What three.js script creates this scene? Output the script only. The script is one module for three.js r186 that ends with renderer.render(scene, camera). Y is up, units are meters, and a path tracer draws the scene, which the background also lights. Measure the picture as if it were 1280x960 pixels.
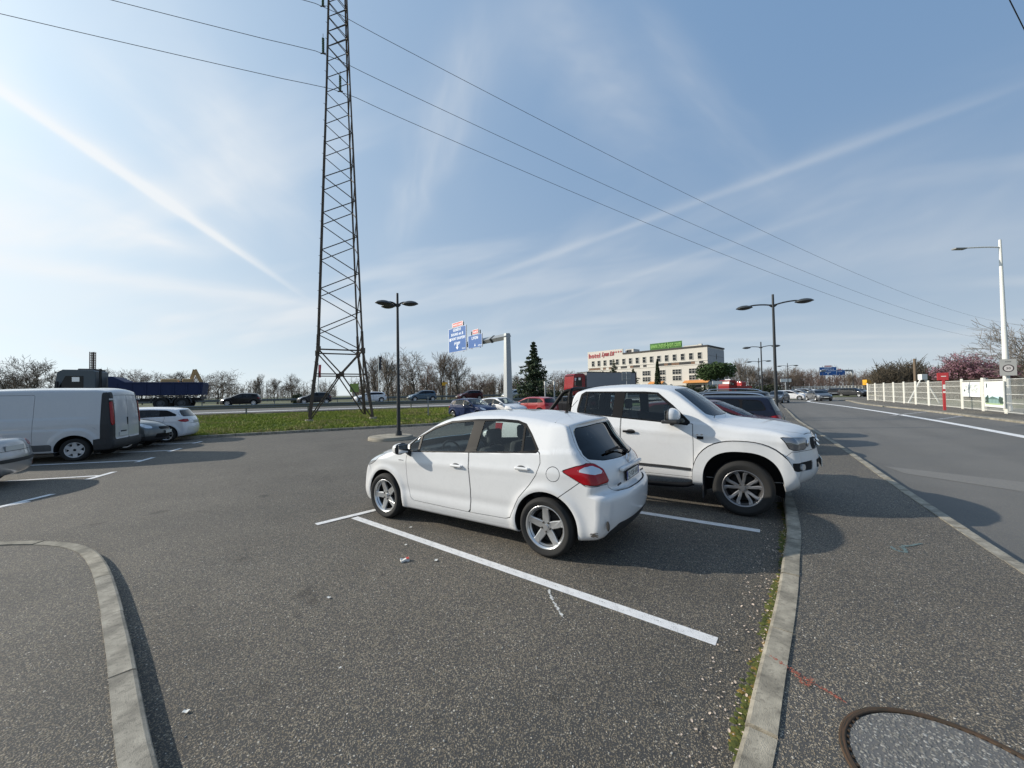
import * as THREE from 'three';
import { mergeGeometries } from 'three/addons/utils/BufferGeometryUtils.js';
import { RoundedBoxGeometry } from 'three/addons/geometries/RoundedBoxGeometry.js';

// ---------------------------------------------------------------- camera, sky, sun, exposure
const EYE = 1.764, FOC = 477.9, PITCH = 0.0237, ROLL = 0.017;
const scene = new THREE.Scene();
const camera = new THREE.PerspectiveCamera(2 * Math.atan(480 / FOC) * 180 / Math.PI, 1280 / 960, 0.05, 4000);
camera.position.set(0, EYE, 0);
camera.rotation.set(PITCH, 0, -ROLL, 'YXZ');
const renderer = new THREE.WebGLRenderer({ antialias: true });
renderer.setSize(1024, 768);
renderer.toneMapping = THREE.LinearToneMapping;
renderer.toneMappingExposure = 1.06;
renderer.shadowMap.enabled = true;
renderer.shadowMap.type = THREE.PCFSoftShadowMap;

const SUN_EL = 25.2 * Math.PI / 180, SUN_DIR = new THREE.Vector3(-0.957 * Math.cos(SUN_EL), Math.sin(SUN_EL), -0.290 * Math.cos(SUN_EL)).normalize();
const sun = new THREE.DirectionalLight(new THREE.Color(1.0, 0.92, 0.79), 4.6);
sun.position.copy(SUN_DIR).multiplyScalar(120); sun.target.position.set(0, 0, -20);
sun.castShadow = true; sun.shadow.mapSize.set(4096, 4096); sun.shadow.radius = 1.2;
Object.assign(sun.shadow.camera, { left: -90, right: 90, top: 60, bottom: -60, near: 1, far: 320 });
scene.add(sun, sun.target);

// a pixel of the photograph (1280 x 960) gives a direction
function ray(px, py) {
  const u = px - 640, v = 480 - py, c = Math.cos(ROLL), s = Math.sin(ROLL);
  const a = (u * c + v * s) / FOC, b = (-u * s + v * c) / FOC, cp = Math.cos(PITCH), sp = Math.sin(PITCH);
  return new THREE.Vector3(a, b * cp + sp, -(cp - b * sp));
}
// where that direction meets the level y, and where it reaches a given depth
function G(px, py, y = 0) { const d = ray(px, py), t = (y - EYE) / d.y; return new THREE.Vector3(d.x * t, y, d.z * t); }
function atDepth(px, py, depth) { const d = ray(px, py), t = depth / -d.z; return new THREE.Vector3(d.x * t, EYE + d.y * t, -depth); }

// ---- seeded random numbers and noise
function rng(seed) { let s = seed >>> 0; return () => { s = (s + 0x6d2b79f5) | 0; let t = Math.imul(s ^ (s >>> 15), 1 | s); t = (t + Math.imul(t ^ (t >>> 7), 61 | t)) ^ t; return ((t ^ (t >>> 14)) >>> 0) / 4294967296; }; }
function h2(x, y) { let n = Math.imul(x | 0, 374761393) + Math.imul(y | 0, 668265263); n = Math.imul(n ^ (n >>> 13), 1274126177); return ((n ^ (n >>> 16)) >>> 0) / 4294967296; }
function vn(x, y) { const i = Math.floor(x), j = Math.floor(y), f = x - i, g = y - j, u = f * f * (3 - 2 * f), v = g * g * (3 - 2 * g); return (h2(i, j) * (1 - u) + h2(i + 1, j) * u) * (1 - v) + (h2(i, j + 1) * (1 - u) + h2(i + 1, j + 1) * u) * v; }
function fbm(x, y, o = 4) { let s = 0, a = 0.5, n = 0; for (let k = 0; k < o; k++) { s += a * vn(x, y); n += a; a *= 0.5; x = x * 2.03 + 17.1; y = y * 2.03 + 5.7; } return s / n; }
const clamp = (x, a, b) => Math.min(b, Math.max(a, x)), mix = (a, b, t) => a + (b - a) * t;
const sstep = (a, b, x) => { const t = clamp((x - a) / (b - a), 0, 1); return t * t * (3 - 2 * t); };
function table(tab, x) { if (x <= tab[0][0]) return tab[0][1]; for (let i = 1; i < tab.length; i++) if (x <= tab[i][0]) { const t = (x - tab[i - 1][0]) / (tab[i][0] - tab[i - 1][0]); return mix(tab[i - 1][1], tab[i][1], t * t * (3 - 2 * t)); } return tab[tab.length - 1][1]; }

// ---- the sky: blue air that pales towards the horizon and the sun, with old contrails and cirrus
{
  const W = 2048, H = 1024, data = new Float32Array(W * H * 4);
  const sv = SUN_DIR;
  const trail = (x0, y0, x1, y1, w0, w1, str, fade0 = 0, fade1 = 0, rough = 0.5, soft = 0) => {
    const a = ray(x0, y0).normalize(), b = ray(x1, y1).normalize(), n = new THREE.Vector3().crossVectors(a, b).normalize(), e = new THREE.Vector3().crossVectors(n, a).normalize();
    return { a, n, e, len: Math.atan2(b.dot(e), b.dot(a)), w0: w0 / FOC, w1: w1 / FOC, str, fade0, fade1, rough, soft };
  };
  const trails = [
    trail(-160, 8, 400, 385, 4.4, 1.9, 0.80, 0.1, 0.35, 0.4, 0.9), trail(-150, 4, 390, 374, 16, 7, 0.26, 0.2, 0.5, 0.7, 0.3),
    trail(470, 398, 1460, 40, 3.5, 5, 0.20, 0.25, 0.2, 0.5, 0.4), trail(560, 372, 1330, 122, 16, 22, 0.10, 0.35, 0.3, 0.8, 0),
    trail(620, 402, 1190, 214, 2.5, 4, 0.10, 0.3, 0.3, 0.6, 0), trail(560, 415, 900, 330, 22, 26, 0.10, 0.4, 0.5, 0.8, 0),
    trail(-250, 250, 330, 318, 20, 9, 0.46, 0.1, 0.4, 0.8, 0), trail(-200, 300, 430, 386, 9, 5, 0.46, 0.1, 0.35, 0.5, 0), trail(-200, 350, 520, 402, 34, 18, 0.25, 0.1, 0.4, 0.8, 0),
    trail(120, -60, 420, 350, 46, 18, 0.20, 0.3, 0.4, 0.9, 0), trail(650, -60, 470, 345, 22, 18, 0.20, 0.4, 0.3, 0.9, 0), trail(620, -40, 900, 250, 36, 26, 0.17, 0.3, 0.5, 0.9, 0),
    trail(250, 60, 320, 330, 16, 24, 0.16, 0.4, 0.4, 0.9, 0), trail(900, 300, 1500, 250, 30, 44, 0.12, 0.4, 0.3, 0.9, 0), trail(760, -50, 1010, 300, 10, 16, 0.10, 0.3, 0.4, 0.9, 0), trail(-120, 150, 300, 345, 14, 8, 0.24, 0.2, 0.4, 0.8, 0.3), trail(850, 350, 1420, 285, 12, 18, 0.10, 0.3, 0.3, 0.8, 0), trail(60, 20, 330, 300, 10, 16, 0.20, 0.3, 0.3, 0.9, 0),
  ];
  const v = new THREE.Vector3();
  for (let j = 0; j < H; j++) {
    const el = ((j + 0.5) / H - 0.5) * Math.PI;
    for (let i = 0; i < W; i++) {
      const ph = ((i + 0.5) / W - 0.5) * 2 * Math.PI;
      v.set(Math.cos(el) * Math.cos(ph), Math.sin(el), Math.cos(el) * Math.sin(ph));
      const se = Math.max(v.y, 0), cs = v.dot(sv), ang = Math.acos(clamp(cs, -1, 1));
      // air
      const hz = Math.exp(-se * 3.5), hz2 = Math.exp(-se * 11);
      let r = mix(0.100, 0.47, hz), g = mix(0.222, 0.575, hz), b = mix(0.430, 0.665, hz);
      r = mix(r, 0.66, hz2 * 0.55); g = mix(g, 0.70, hz2 * 0.55); b = mix(b, 0.70, hz2 * 0.55);
      // brighter round the sun: a hazy aureole
      const glow = 1.02 * Math.exp(-ang * 1.95) + 0.4 * Math.exp(-ang * 6.5);
      r += glow * 0.87; g += glow * 0.93; b += glow * 0.86;
      // thin cirrus on a layer high above
      const q = 1 / (se + 0.12), cx = v.x * q, cz = v.z * q;
      const st = fbm(cx * 0.9 + cz * 0.35 + 3.1, cz * 3.1 - cx * 1.2 + 9, 5), bl = fbm(cx * 0.5 + 40, cz * 0.5 + 11, 4), st2 = fbm(cx * 2.6 - cz * 1.1 + 7, cz * 0.8 + cx * 0.3 + 2, 5);
      let c = sstep(0.40, 0.80, st) * 0.36 * sstep(0.3, 0.62, bl) + sstep(0.45, 0.85, st2) * 0.26 * sstep(0.66, 0.35, bl);
      c *= 0.55 + 1.0 * Math.exp(-ang * 0.9);
      for (const t of trails) {
        const dx = v.dot(t.a), dy = v.dot(t.e), s = Math.atan2(dy, dx) / t.len;
        if (s < -0.02 || s > 1.02) continue;
        const dn = v.dot(t.n), w = mix(t.w0, t.w1, s) * (0.75 + 0.5 * vn(s * 14 + t.len * 99, 3.3)), k = dn / w;
        if (Math.abs(k) > 4) continue;
        // a sharper lower edge and a feathered upper edge, as the wind spreads it
        const kk = k > 0 ? k * (1 + t.soft) : k / (1 + t.soft * 0.7);
        const fib = 1 - t.rough + t.rough * 2 * fbm(s * 9 + k * 0.6 + t.len * 31, k * 1.5 + s * 3 + 8, 4);
        c += t.str * Math.exp(-kk * kk) * fib * sstep(0, t.fade0 + 0.001, s) * sstep(1, 1 - t.fade1 - 0.001, s);
      }
      c = clamp(c, 0, 0.92);
      const cw = 0.70 + 0.32 * Math.exp(-ang * 1.3);
      r = mix(r, cw * 0.965, c); g = mix(g, cw * 1.0, c); b = mix(b, cw * 1.03, c);
      if (el < 0) { const f = sstep(0, -0.05, el); r = mix(r, 0.11, f); g = mix(g, 0.115, f); b = mix(b, 0.11, f); }
      const o = (j * W + i) * 4; data[o] = r; data[o + 1] = g; data[o + 2] = b; data[o + 3] = 1;
    }
  }
  const t = new THREE.DataTexture(data, W, H, THREE.RGBAFormat, THREE.FloatType);
  t.mapping = THREE.EquirectangularReflectionMapping; t.magFilter = t.minFilter = THREE.LinearFilter; t.wrapS = THREE.RepeatWrapping; t.needsUpdate = true;
  scene.background = t; scene.environment = t;
}

// ---- names and descriptions
const taken = {};
function numbered(n) { const k = taken[n] = (taken[n] ?? -1) + 1; return k ? n + '_' + String(k).padStart(3, '0') : n; }
function shade(o) { o.traverse((m) => { if (m.isMesh) { m.castShadow = true; m.receiveShadow = true; } }); return o; }
function tag(o, label, category, group, kind) { if (label) o.userData.label = label; if (category) o.userData.category = category; if (group) o.userData.group = group; if (kind) o.userData.kind = kind; return o; }
function thing(name, label, category, pos = [0, 0, 0], turn = 0, group) { const g = new THREE.Group(); g.name = numbered(name); g.position.set(...pos); g.rotation.y = turn; scene.add(g); return tag(g, label, category, group); }
function part(name, geo, mat, parent, label) { const m = new THREE.Mesh(Array.isArray(geo) ? merge(geo) : geo, mat); m.name = name; m.castShadow = m.receiveShadow = true; if (label) m.userData.label = label; parent.add(m); return m; }
function single(name, geo, mat, label, category, group) { const m = part(numbered(name), geo, mat, scene); return tag(m, label, category, group); }
function struct(name, geo, mat, label, category = 'ground') { const m = part(numbered(name), geo, mat, scene); return tag(m, label, category, null, 'structure'); }
function copyOf(o, pos, turn = 0, label) { const c = o.clone(); c.name = numbered(o.name.replace(/_\d\d\d$/, '')); c.position.set(...pos); c.rotation.y = turn; if (label) c.userData.label = label; scene.add(c); return c; }

// ---- geometry helpers
function plain(g) { if (g.index) g = g.toNonIndexed(); for (const k of Object.keys(g.attributes)) if (!['position', 'normal', 'uv'].includes(k)) g.deleteAttribute(k); if (!g.attributes.uv) g.setAttribute('uv', new THREE.BufferAttribute(new Float32Array(g.attributes.position.count * 2), 2)); return g; }
function merge(list) { return list.length === 1 ? list[0] : mergeGeometries(list.map(plain)); }
const UP = new THREE.Vector3(0, 1, 0);
function box(w, h, d, x = 0, y = 0, z = 0, r = 0) { const g = r ? new RoundedBoxGeometry(w, h, d, 2, r) : new THREE.BoxGeometry(w, h, d); return g.translate(x, y, z); }
function V(x, y, z) { return new THREE.Vector3(x, y, z); }
function bar(a, b, w, h = w) { const d = b.clone().sub(a), L = d.length(), g = new THREE.BoxGeometry(w, L, h); g.applyQuaternion(new THREE.Quaternion().setFromUnitVectors(UP, d.normalize())); return g.translate((a.x + b.x) / 2, (a.y + b.y) / 2, (a.z + b.z) / 2); }
function rod(a, b, r0, r1 = r0, n = 8) { const d = b.clone().sub(a), L = d.length(), g = new THREE.CylinderGeometry(r1, r0, L, n, 1); g.applyQuaternion(new THREE.Quaternion().setFromUnitVectors(UP, d.normalize())); return g.translate((a.x + b.x) / 2, (a.y + b.y) / 2, (a.z + b.z) / 2); }
function tube(pts, r, n = 6, seg) { return new THREE.TubeGeometry(new THREE.CatmullRomCurve3(pts), seg ?? pts.length * 4, r, n, false); }
// a flat sheet from an outline on the ground, cut into cells so that colours may vary over it
function sheet(outline, y, cell, tile = 1) {
  const sh = new THREE.Shape(outline.map((p) => new THREE.Vector2(p.x, -p.z))), g = new THREE.ShapeGeometry(sh);
  return gridify(g, y, cell, tile);
}
function gridify(g, y, cell, tile) {
  let tris = []; const P = g.attributes.position, I = g.index.array;
  for (let i = 0; i < I.length; i += 3) tris.push([0, 1, 2].map((k) => [P.getX(I[i + k]), P.getY(I[i + k])]));
  if (cell) for (let ax = 0; ax < 2; ax++) {
    const out = [];
    for (const t of tris) {
      let lo = Math.floor(Math.min(t[0][ax], t[1][ax], t[2][ax]) / cell), hi = Math.ceil(Math.max(t[0][ax], t[1][ax], t[2][ax]) / cell);
      let poly = t;
      for (let k = lo + 1; k <= hi; k++) {
        const c = k * cell, A = [], B = [];
        for (let i = 0; i < poly.length; i++) { const p = poly[i], q = poly[(i + 1) % poly.length]; if (p[ax] <= c) A.push(p); if (p[ax] >= c) B.push(p); if ((p[ax] < c && q[ax] > c) || (p[ax] > c && q[ax] < c)) { const f = (c - p[ax]) / (q[ax] - p[ax]), m = [mix(p[0], q[0], f), mix(p[1], q[1], f)]; m[ax] = c; A.push(m); B.push(m); } }
        for (let i = 2; i < A.length; i++) out.push([A[0], A[i - 1], A[i]]);
        poly = B; if (poly.length < 3) break;
      }
      for (let i = 2; i < poly.length; i++) out.push([poly[0], poly[i - 1], poly[i]]);
    }
    tris = out;
  }
  const pos = [], uv = [], nor = [], fy = typeof y === 'function' ? y : () => y;
  for (const t of tris) { const ar = (t[1][0] - t[0][0]) * (t[2][1] - t[0][1]) - (t[2][0] - t[0][0]) * (t[1][1] - t[0][1]); if (Math.abs(ar) < 1e-7) continue; for (const p of ar > 0 ? t : [t[0], t[2], t[1]]) { pos.push(p[0], fy(p[0], -p[1]), -p[1]); uv.push(p[0] / tile, p[1] / tile); nor.push(0, 1, 0); } }
  const o = new THREE.BufferGeometry(); o.setAttribute('position', new THREE.Float32BufferAttribute(pos, 3)); o.setAttribute('normal', new THREE.Float32BufferAttribute(nor, 3)); o.setAttribute('uv', new THREE.Float32BufferAttribute(uv, 2));
  if (typeof y === 'function') o.computeVertexNormals();
  return o;
}
function tint(g, fn) { const P = g.attributes.position, c = new Float32Array(P.count * 3); for (let i = 0; i < P.count; i++) { const v = fn(P.getX(i), P.getZ(i), P.getY(i)); if (typeof v === 'number') c[i * 3] = c[i * 3 + 1] = c[i * 3 + 2] = v; else { c[i * 3] = v[0]; c[i * 3 + 1] = v[1]; c[i * 3 + 2] = v[2]; } } g.setAttribute('color', new THREE.BufferAttribute(c, 3)); return g; }
// cut the triangles that pass the test into four, a few times over
function refine(g, test, levels) {
  const P = g.attributes.position, U = g.attributes.uv, pos = [], uv = [];
  const rec = (t, l) => { if (l && test((t[0][0] + t[1][0] + t[2][0]) / 3, (t[0][2] + t[1][2] + t[2][2]) / 3)) { const m = (a, b) => a.map((v, k) => (v + b[k]) / 2), ab = m(t[0], t[1]), bc = m(t[1], t[2]), ca = m(t[2], t[0]); for (const q of [[t[0], ab, ca], [ab, t[1], bc], [ca, bc, t[2]], [ab, bc, ca]]) rec(q, l - 1); } else for (const v of t) { pos.push(v[0], v[1], v[2]); uv.push(v[3], v[4]); } };
  for (let i = 0; i < P.count; i += 3) rec([0, 1, 2].map((k) => [P.getX(i + k), P.getY(i + k), P.getZ(i + k), U.getX(i + k), U.getY(i + k)]), levels);
  const o = new THREE.BufferGeometry(); o.setAttribute('position', new THREE.Float32BufferAttribute(pos, 3)); o.setAttribute('uv', new THREE.Float32BufferAttribute(uv, 2)); o.computeVertexNormals(); return o;
}
function spline(pts, n) { return new THREE.CatmullRomCurve3(pts, false, 'centripetal').getSpacedPoints(n); }
// offset of a path on the ground, to its right seen along it
function offsetPath(pts, d) { return pts.map((p, i) => { const a = pts[Math.max(0, i - 1)], b = pts[Math.min(pts.length - 1, i + 1)], tx = b.x - a.x, tz = b.z - a.z, l = Math.hypot(tx, tz) || 1; return V(p.x - tz / l * d, p.y, p.z + tx / l * d); }); }
function ribbon(pts, w, y) { // a strip of width w centred on a path
  const A = offsetPath(pts, -w / 2), B = offsetPath(pts, w / 2), pos = [], uv = []; let s = 0;
  for (let i = 0; i + 1 < pts.length; i++) { const l = pts[i].distanceTo(pts[i + 1]), q = [A[i], B[i], B[i + 1], A[i], B[i + 1], A[i + 1]], us = [[0, s], [w, s], [w, s + l], [0, s], [w, s + l], [0, s + l]]; q.forEach((p, k) => { pos.push(p.x, typeof y === 'function' ? y(p.x, p.z) : y, p.z); uv.push(...us[k]); }); s += l; }
  const g = new THREE.BufferGeometry(); g.setAttribute('position', new THREE.Float32BufferAttribute(pos, 3)); g.setAttribute('uv', new THREE.Float32BufferAttribute(uv, 2)); g.computeVertexNormals();
  if (g.attributes.normal.getY(0) < 0) { const p = g.attributes.position.array, u = g.attributes.uv.array; for (let i = 0; i < p.length / 9; i++) { for (let k = 0; k < 3; k++) [p[i * 9 + 3 + k], p[i * 9 + 6 + k]] = [p[i * 9 + 6 + k], p[i * 9 + 3 + k]]; for (let k = 0; k < 2; k++) [u[i * 6 + 2 + k], u[i * 6 + 4 + k]] = [u[i * 6 + 4 + k], u[i * 6 + 2 + k]]; } g.computeVertexNormals(); }
  return g;
}

// ---- textures
function tex(n, m, fn, srgb, rep) { // fn(i, j) gives linear grey or [r, g, b] in 0..1
  const d = new Uint8Array(n * m * 4), enc = srgb ? (x) => 255 * (x <= 0.0031308 ? 12.92 * x : 1.055 * Math.pow(x, 1 / 2.4) - 0.055) : (x) => 255 * x;
  for (let j = 0; j < m; j++) for (let i = 0; i < n; i++) { const v = fn(i, j), o = (j * n + i) * 4; if (typeof v === 'number') d[o] = d[o + 1] = d[o + 2] = enc(clamp(v, 0, 1)); else { d[o] = enc(clamp(v[0], 0, 1)); d[o + 1] = enc(clamp(v[1], 0, 1)); d[o + 2] = enc(clamp(v[2], 0, 1)); } d[o + 3] = 255; }
  const t = new THREE.DataTexture(d, n, m, THREE.RGBAFormat); t.wrapS = t.wrapT = THREE.RepeatWrapping; t.magFilter = THREE.LinearFilter; t.minFilter = THREE.LinearMipmapLinearFilter; t.generateMipmaps = true; if (srgb) t.colorSpace = THREE.SRGBColorSpace; if (rep) t.repeat.set(...rep); t.needsUpdate = true; return t;
}
// stone chips rolled into tar: albedo and relief of a tile
function chips(n, metres, seed, sizeMin, sizeMax, dens, tar, tones) {
  const R = rng(seed), col = new Float32Array(n * n * 3), hei = new Float32Array(n * n), px = n / metres;
  for (let i = 0; i < n * n; i++) { const k = tar * (0.8 + 0.4 * R()); col[i * 3] = k * 1.02; col[i * 3 + 1] = k; col[i * 3 + 2] = k * 0.97; hei[i] = R() * 0.12; }
  const cnt = Math.floor(dens * metres * metres);
  for (let c = 0; c < cnt; c++) {
    const x = R() * n, y = R() * n, a = mix(sizeMin, sizeMax, R() * R()) * px * 0.5, b = a * (0.55 + 0.4 * R()), th = R() * Math.PI, ct = Math.cos(th), sn = Math.sin(th), hh = 0.35 + 0.6 * R();
    let t = R(), tone = tones[tones.length - 1]; for (const q of tones) { if (t < q[0]) { tone = q; break; } t -= q[0]; }
    const k = tone[1] * (0.75 + 0.5 * R()), tx = (R() - 0.5) * 0.5, ty = (R() - 0.5) * 0.5, rr = Math.ceil(a);
    for (let dy = -rr; dy <= rr; dy++) for (let dx = -rr; dx <= rr; dx++) {
      const u = (dx * ct + dy * sn) / a, w = (-dx * sn + dy * ct) / b, m = Math.max(u * u + w * w, Math.pow(Math.abs(u) + Math.abs(w) * 0.9, 2) * 0.62); if (m > 1) continue;
      const o = ((Math.floor(y + dy) + n) % n) * n + ((Math.floor(x + dx) + n) % n), h = hh * (1 - m * m * 0.55) + (u * tx + w * ty) * 0.4;
      if (h > hei[o]) { hei[o] = h; col[o * 3] = k * tone[2]; col[o * 3 + 1] = k * tone[3]; col[o * 3 + 2] = k * tone[4]; }
    }
  }
  const at = (i, j) => j * n + i;
  return { map: tex(n, n, (i, j) => { const o = at(i, j) * 3; return [col[o], col[o + 1], col[o + 2]]; }, true), bump: tex(n, n, (i, j) => hei[at(i, j)] * 0.85, false) };
}
function std(r, g, b, rough = 0.8, metal = 0, extra = {}) { const m = new THREE.MeshStandardMaterial({ roughness: rough, metalness: metal, ...extra }); m.color.setRGB(r, g, b); return m; }
function phys(r, g, b, o) { const m = new THREE.MeshPhysicalMaterial(o); m.color.setRGB(r, g, b); return m; }
function canvasTex(w, h, draw) { const c = document.createElement('canvas'); c.width = w; c.height = h; const x = c.getContext('2d'); draw(x, w, h); const t = new THREE.CanvasTexture(c); t.colorSpace = THREE.SRGBColorSpace; return t; }
// ---------------------------------------------------------------- the ground: car park, footway, road, verge, motorway, fields
const DX = 0.88, DF = 0.475;                       // the motorway runs along (DX, DF) in (right, forward)
const OX = -31.9, OF = 44.7;
const qOf = (x, z) => (x - OX) * -DF + (-z - OF) * DX, sOf = (x, z) => (x - OX) * DX + (-z - OF) * DF;
const SQ = (s, q, y = 0) => V(OX + s * DX - q * DF, y, -(OF + s * DF + q * DX));
const AX = Math.atan2(DF, DX);                     // turn of things that lie along the motorway
const rise = (q) => table([[-33, 0.10], [-28.5, 0.26], [-21, 0.50], [-18.5, 0.76], [-5, 0.83], [7, 0.83], [16, 0.45], [60, 0.35], [400, 0.5]], q);

const vt0 = G(553, 530.5), sTurn = sOf(vt0.x, vt0.z); // where the verge ends and the car park reaches the motorway
const riseAt = (x, z) => { const q = qOf(x, z), s = sOf(x, z), k = sstep(sTurn - 1, sTurn + 4, s); return mix(rise(q), q < -21.6 ? 0 : rise(q) * sstep(-21.6, -19, q), k); };
const MAP = {};
MAP.lot = chips(2048, 2.6, 11, 0.005, 0.013, 16500, 0.068, [[0.49, 0.170, 1.18, 1, 0.74], [0.35, 0.255, 1.17, 1, 0.75], [0.11, 0.34, 1.13, 1, 0.78], [0.025, 0.66, 1.06, 1, 0.88], [0.025, 0.18, 1.26, 1, 0.66]]);
MAP.road = chips(1024, 1.6, 23, 0.004, 0.009, 22000, 0.13, [[0.7, 0.160, 1.13, 1, 0.78], [0.25, 0.22, 1.13, 1, 0.78], [0.05, 0.30, 1.10, 1, 0.8]]);
const noiseTex = tex(512, 512, (i, j) => { const w = (a, b) => { const f = (x, y) => fbm(x, y, 5), u = i / 512, v = j / 512; return mix(mix(f(a + u * 12, b + v * 12), f(a + (u - 1) * 12, b + v * 12), u), mix(f(a + u * 12, b + (v - 1) * 12), f(a + (u - 1) * 12, b + (v - 1) * 12), u), v); }; return w(20, 50); }, false);

const M = {};
M.lot = new THREE.MeshStandardMaterial({ map: MAP.lot.map, bumpMap: MAP.lot.bump, bumpScale: 0.005, roughness: 0.82, vertexColors: true });
M.walk = new THREE.MeshStandardMaterial({ map: MAP.lot.map, bumpMap: MAP.lot.bump, bumpScale: 0.005, roughness: 0.80, vertexColors: true });
M.road = new THREE.MeshStandardMaterial({ map: MAP.road.map, bumpMap: MAP.road.bump, bumpScale: 0.002, roughness: 0.78, vertexColors: true });
M.far = std(0.14, 0.14, 0.138, 0.9);
{
  const R = rng(5), n = 512, d = new Float32Array(n * n); for (let i = 0; i < n * n; i++) d[i] = 0.5 + 0.5 * R();
  const conc = (i, j) => { const g = d[j * n + i], s = h2(i * 3, j * 7) < 0.012 ? 0.55 : 1; return (0.25 + 0.15 * (fbm(i / 40, j / 40, 5) - 0.5) * 2) * (0.72 + 0.42 * g) * s * (fbm(i / 9 + 31, j / 9, 3) > 0.66 ? 0.78 : 1); };
  M.kerb = new THREE.MeshStandardMaterial({ map: tex(n, n, (i, j) => { const k = conc(i, j); return [k * 1.09, k * 1.0, k * 0.82]; }, true), bumpMap: tex(n, n, (i, j) => d[j * n + i] * 0.8, false), bumpScale: 0.005, roughness: 0.93 });
  M.kerb2 = M.kerb.clone(); M.kerb2.color.setRGB(0.86, 0.86, 0.84); M.kerb3 = M.kerb.clone(); M.kerb3.color.setRGB(1.08, 1.06, 1.02);
  M.concrete = M.kerb.clone(); M.concrete.color.setRGB(1.1, 1.08, 1.05);
  // thermoplastic paint with chips of stone worn through it
  M.paint = new THREE.MeshStandardMaterial({ map: tex(n, n, (i, j) => { const w = fbm(i / 5, j / 5, 3), e = fbm(i / 60 + 7, j / 60, 3); return w + e * 0.35 > 0.92 ? 0.20 : 0.76 + 0.08 * d[j * n + i] - 0.10 * e; }, true, [2.2, 2.2]), bumpMap: MAP.lot.bump, bumpScale: 0.003, roughness: 0.75 });
  M.paintOld = new THREE.MeshStandardMaterial({ map: tex(n, n, (i, j) => { const w = fbm(i / 6, j / 6, 4), e = fbm(i / 70 + 7, j / 70, 3); return w + e * 0.5 > 0.74 ? 0.13 : 0.44 + 0.12 * d[j * n + i]; }, true, [1.2, 1.2]), roughness: 0.85 });
}

// -- base sheet reaching the horizon
{
  const xs = [], zs = [];
  const g = new THREE.PlaneGeometry(1, 1, 120, 120), P = g.attributes.position;
  const f = (t) => { const u = t * 2; return Math.sign(u) * (Math.abs(u) < 0.5 ? Math.abs(u) * 240 : 120 + Math.pow((Math.abs(u) - 0.5) * 2, 2.4) * 1900); };
  const uv = g.attributes.uv;
  for (let i = 0; i < P.count; i++) { const x = f(P.getX(i)), z = f(P.getY(i)), q = qOf(x, z); P.setXYZ(i, x, q > -33 && q < 600 ? riseAt(x, z) - 0.14 : -0.14, z); uv.setXY(i, x / 3, z / 3); }
  const I = g.index.array; for (let i = 0; i < I.length; i += 3) [I[i + 1], I[i + 2]] = [I[i + 2], I[i + 1]];
  g.computeVertexNormals();
  tint(g, (x, z) => { const n = fbm(x / 60, z / 60, 3), m = fbm(x / 9 + 4, z / 9, 4), k = 0.7 + 0.6 * m; return n > 0.52 ? [0.085 * k, 0.095 * k, 0.045 * k] : [0.062 * k, 0.088 * k, 0.030 * k]; });
  M.field = new THREE.MeshStandardMaterial({ roughness: 0.97, vertexColors: true });
  struct('ground', g, M.field, 'flat green and brown fields reaching the horizon');
}

// -- kerb lines (right edge = the face towards traffic)
const DIRR = V(0.552, 0, -0.834);
const lotKerbPix = [[914, 958], [929.7, 907], [940.6, 860], [951.6, 816], [962.5, 775.6], [973.4, 727], [978, 694], [983.8, 660]];
const KH = 0.115, KI = 0.09;
const lotKerbNear = lotKerbPix.map(([x, y]) => G(x, y, KH));
const lk0 = lotKerbNear[0].clone(), lk1 = lotKerbNear[1], lkN = lotKerbNear[lotKerbNear.length - 1];
const back = lk0.clone().sub(lk1).normalize();
const lotKerb = [lk0.clone().addScaledVector(back, 9), lk0.clone().addScaledVector(back, 4), lk0.clone().addScaledVector(back, 1.2), ...lotKerbNear];
for (const s of [2, 5, 10, 20, 35, 55]) lotKerb.push(V(lkN.x, KH, lkN.z).addScaledVector(DIRR, s));
const roadKerbNear = [[1280, 703], [1190, 646.5], [1120, 601], [1058, 560], [998, 524]].map(([x, y]) => G(x, y, KH));
const rkd = roadKerbNear[0].clone().sub(roadKerbNear[2]).normalize();
const roadKerb = [roadKerbNear[0].clone().addScaledVector(rkd, 12), roadKerbNear[0].clone().addScaledVector(rkd, 5), ...roadKerbNear];
{ const e = roadKerbNear[4]; for (const s of [6, 14, 24, 40]) roadKerb.push(V(e.x, KH, e.z).addScaledVector(DIRR, s)); }
const islandPix = [[201.7, 958], [190, 917], [178, 862], [167, 807], [158, 772], [150, 743], [141, 716], [133, 700], [117, 684.5], [93, 677.5], [50, 675], [0, 676.5]];
const islNear = islandPix.map(([x, y]) => G(x, y, KI));
const ib = islNear[0].clone().sub(islNear[2]).normalize(), ie = islNear[11].clone().sub(islNear[9]).normalize();
const island = [islNear[0].clone().addScaledVector(ib, 6), islNear[0].clone().addScaledVector(ib, 2.5), ...islNear, islNear[11].clone().addScaledVector(ie, 2), islNear[11].clone().addScaledVector(ie, 5)];
const farKerb = [[1280, 527], [1215, 519.4], [1150, 512], [1100, 506.8], [1072, 503.2], [1060, 500.5]].map(([x, y]) => G(x, y, 0.10));
{ const d = farKerb[0].clone().sub(farKerb[2]).normalize(); farKerb.unshift(farKerb[0].clone().addScaledVector(d, 22)); const e = farKerb[farKerb.length - 1]; farKerb.push(V(e.x + 3, 0.1, e.z - 5), V(e.x + 10, 0.1, e.z - 9), V(e.x + 24, 0.1, e.z - 13)); }

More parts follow.
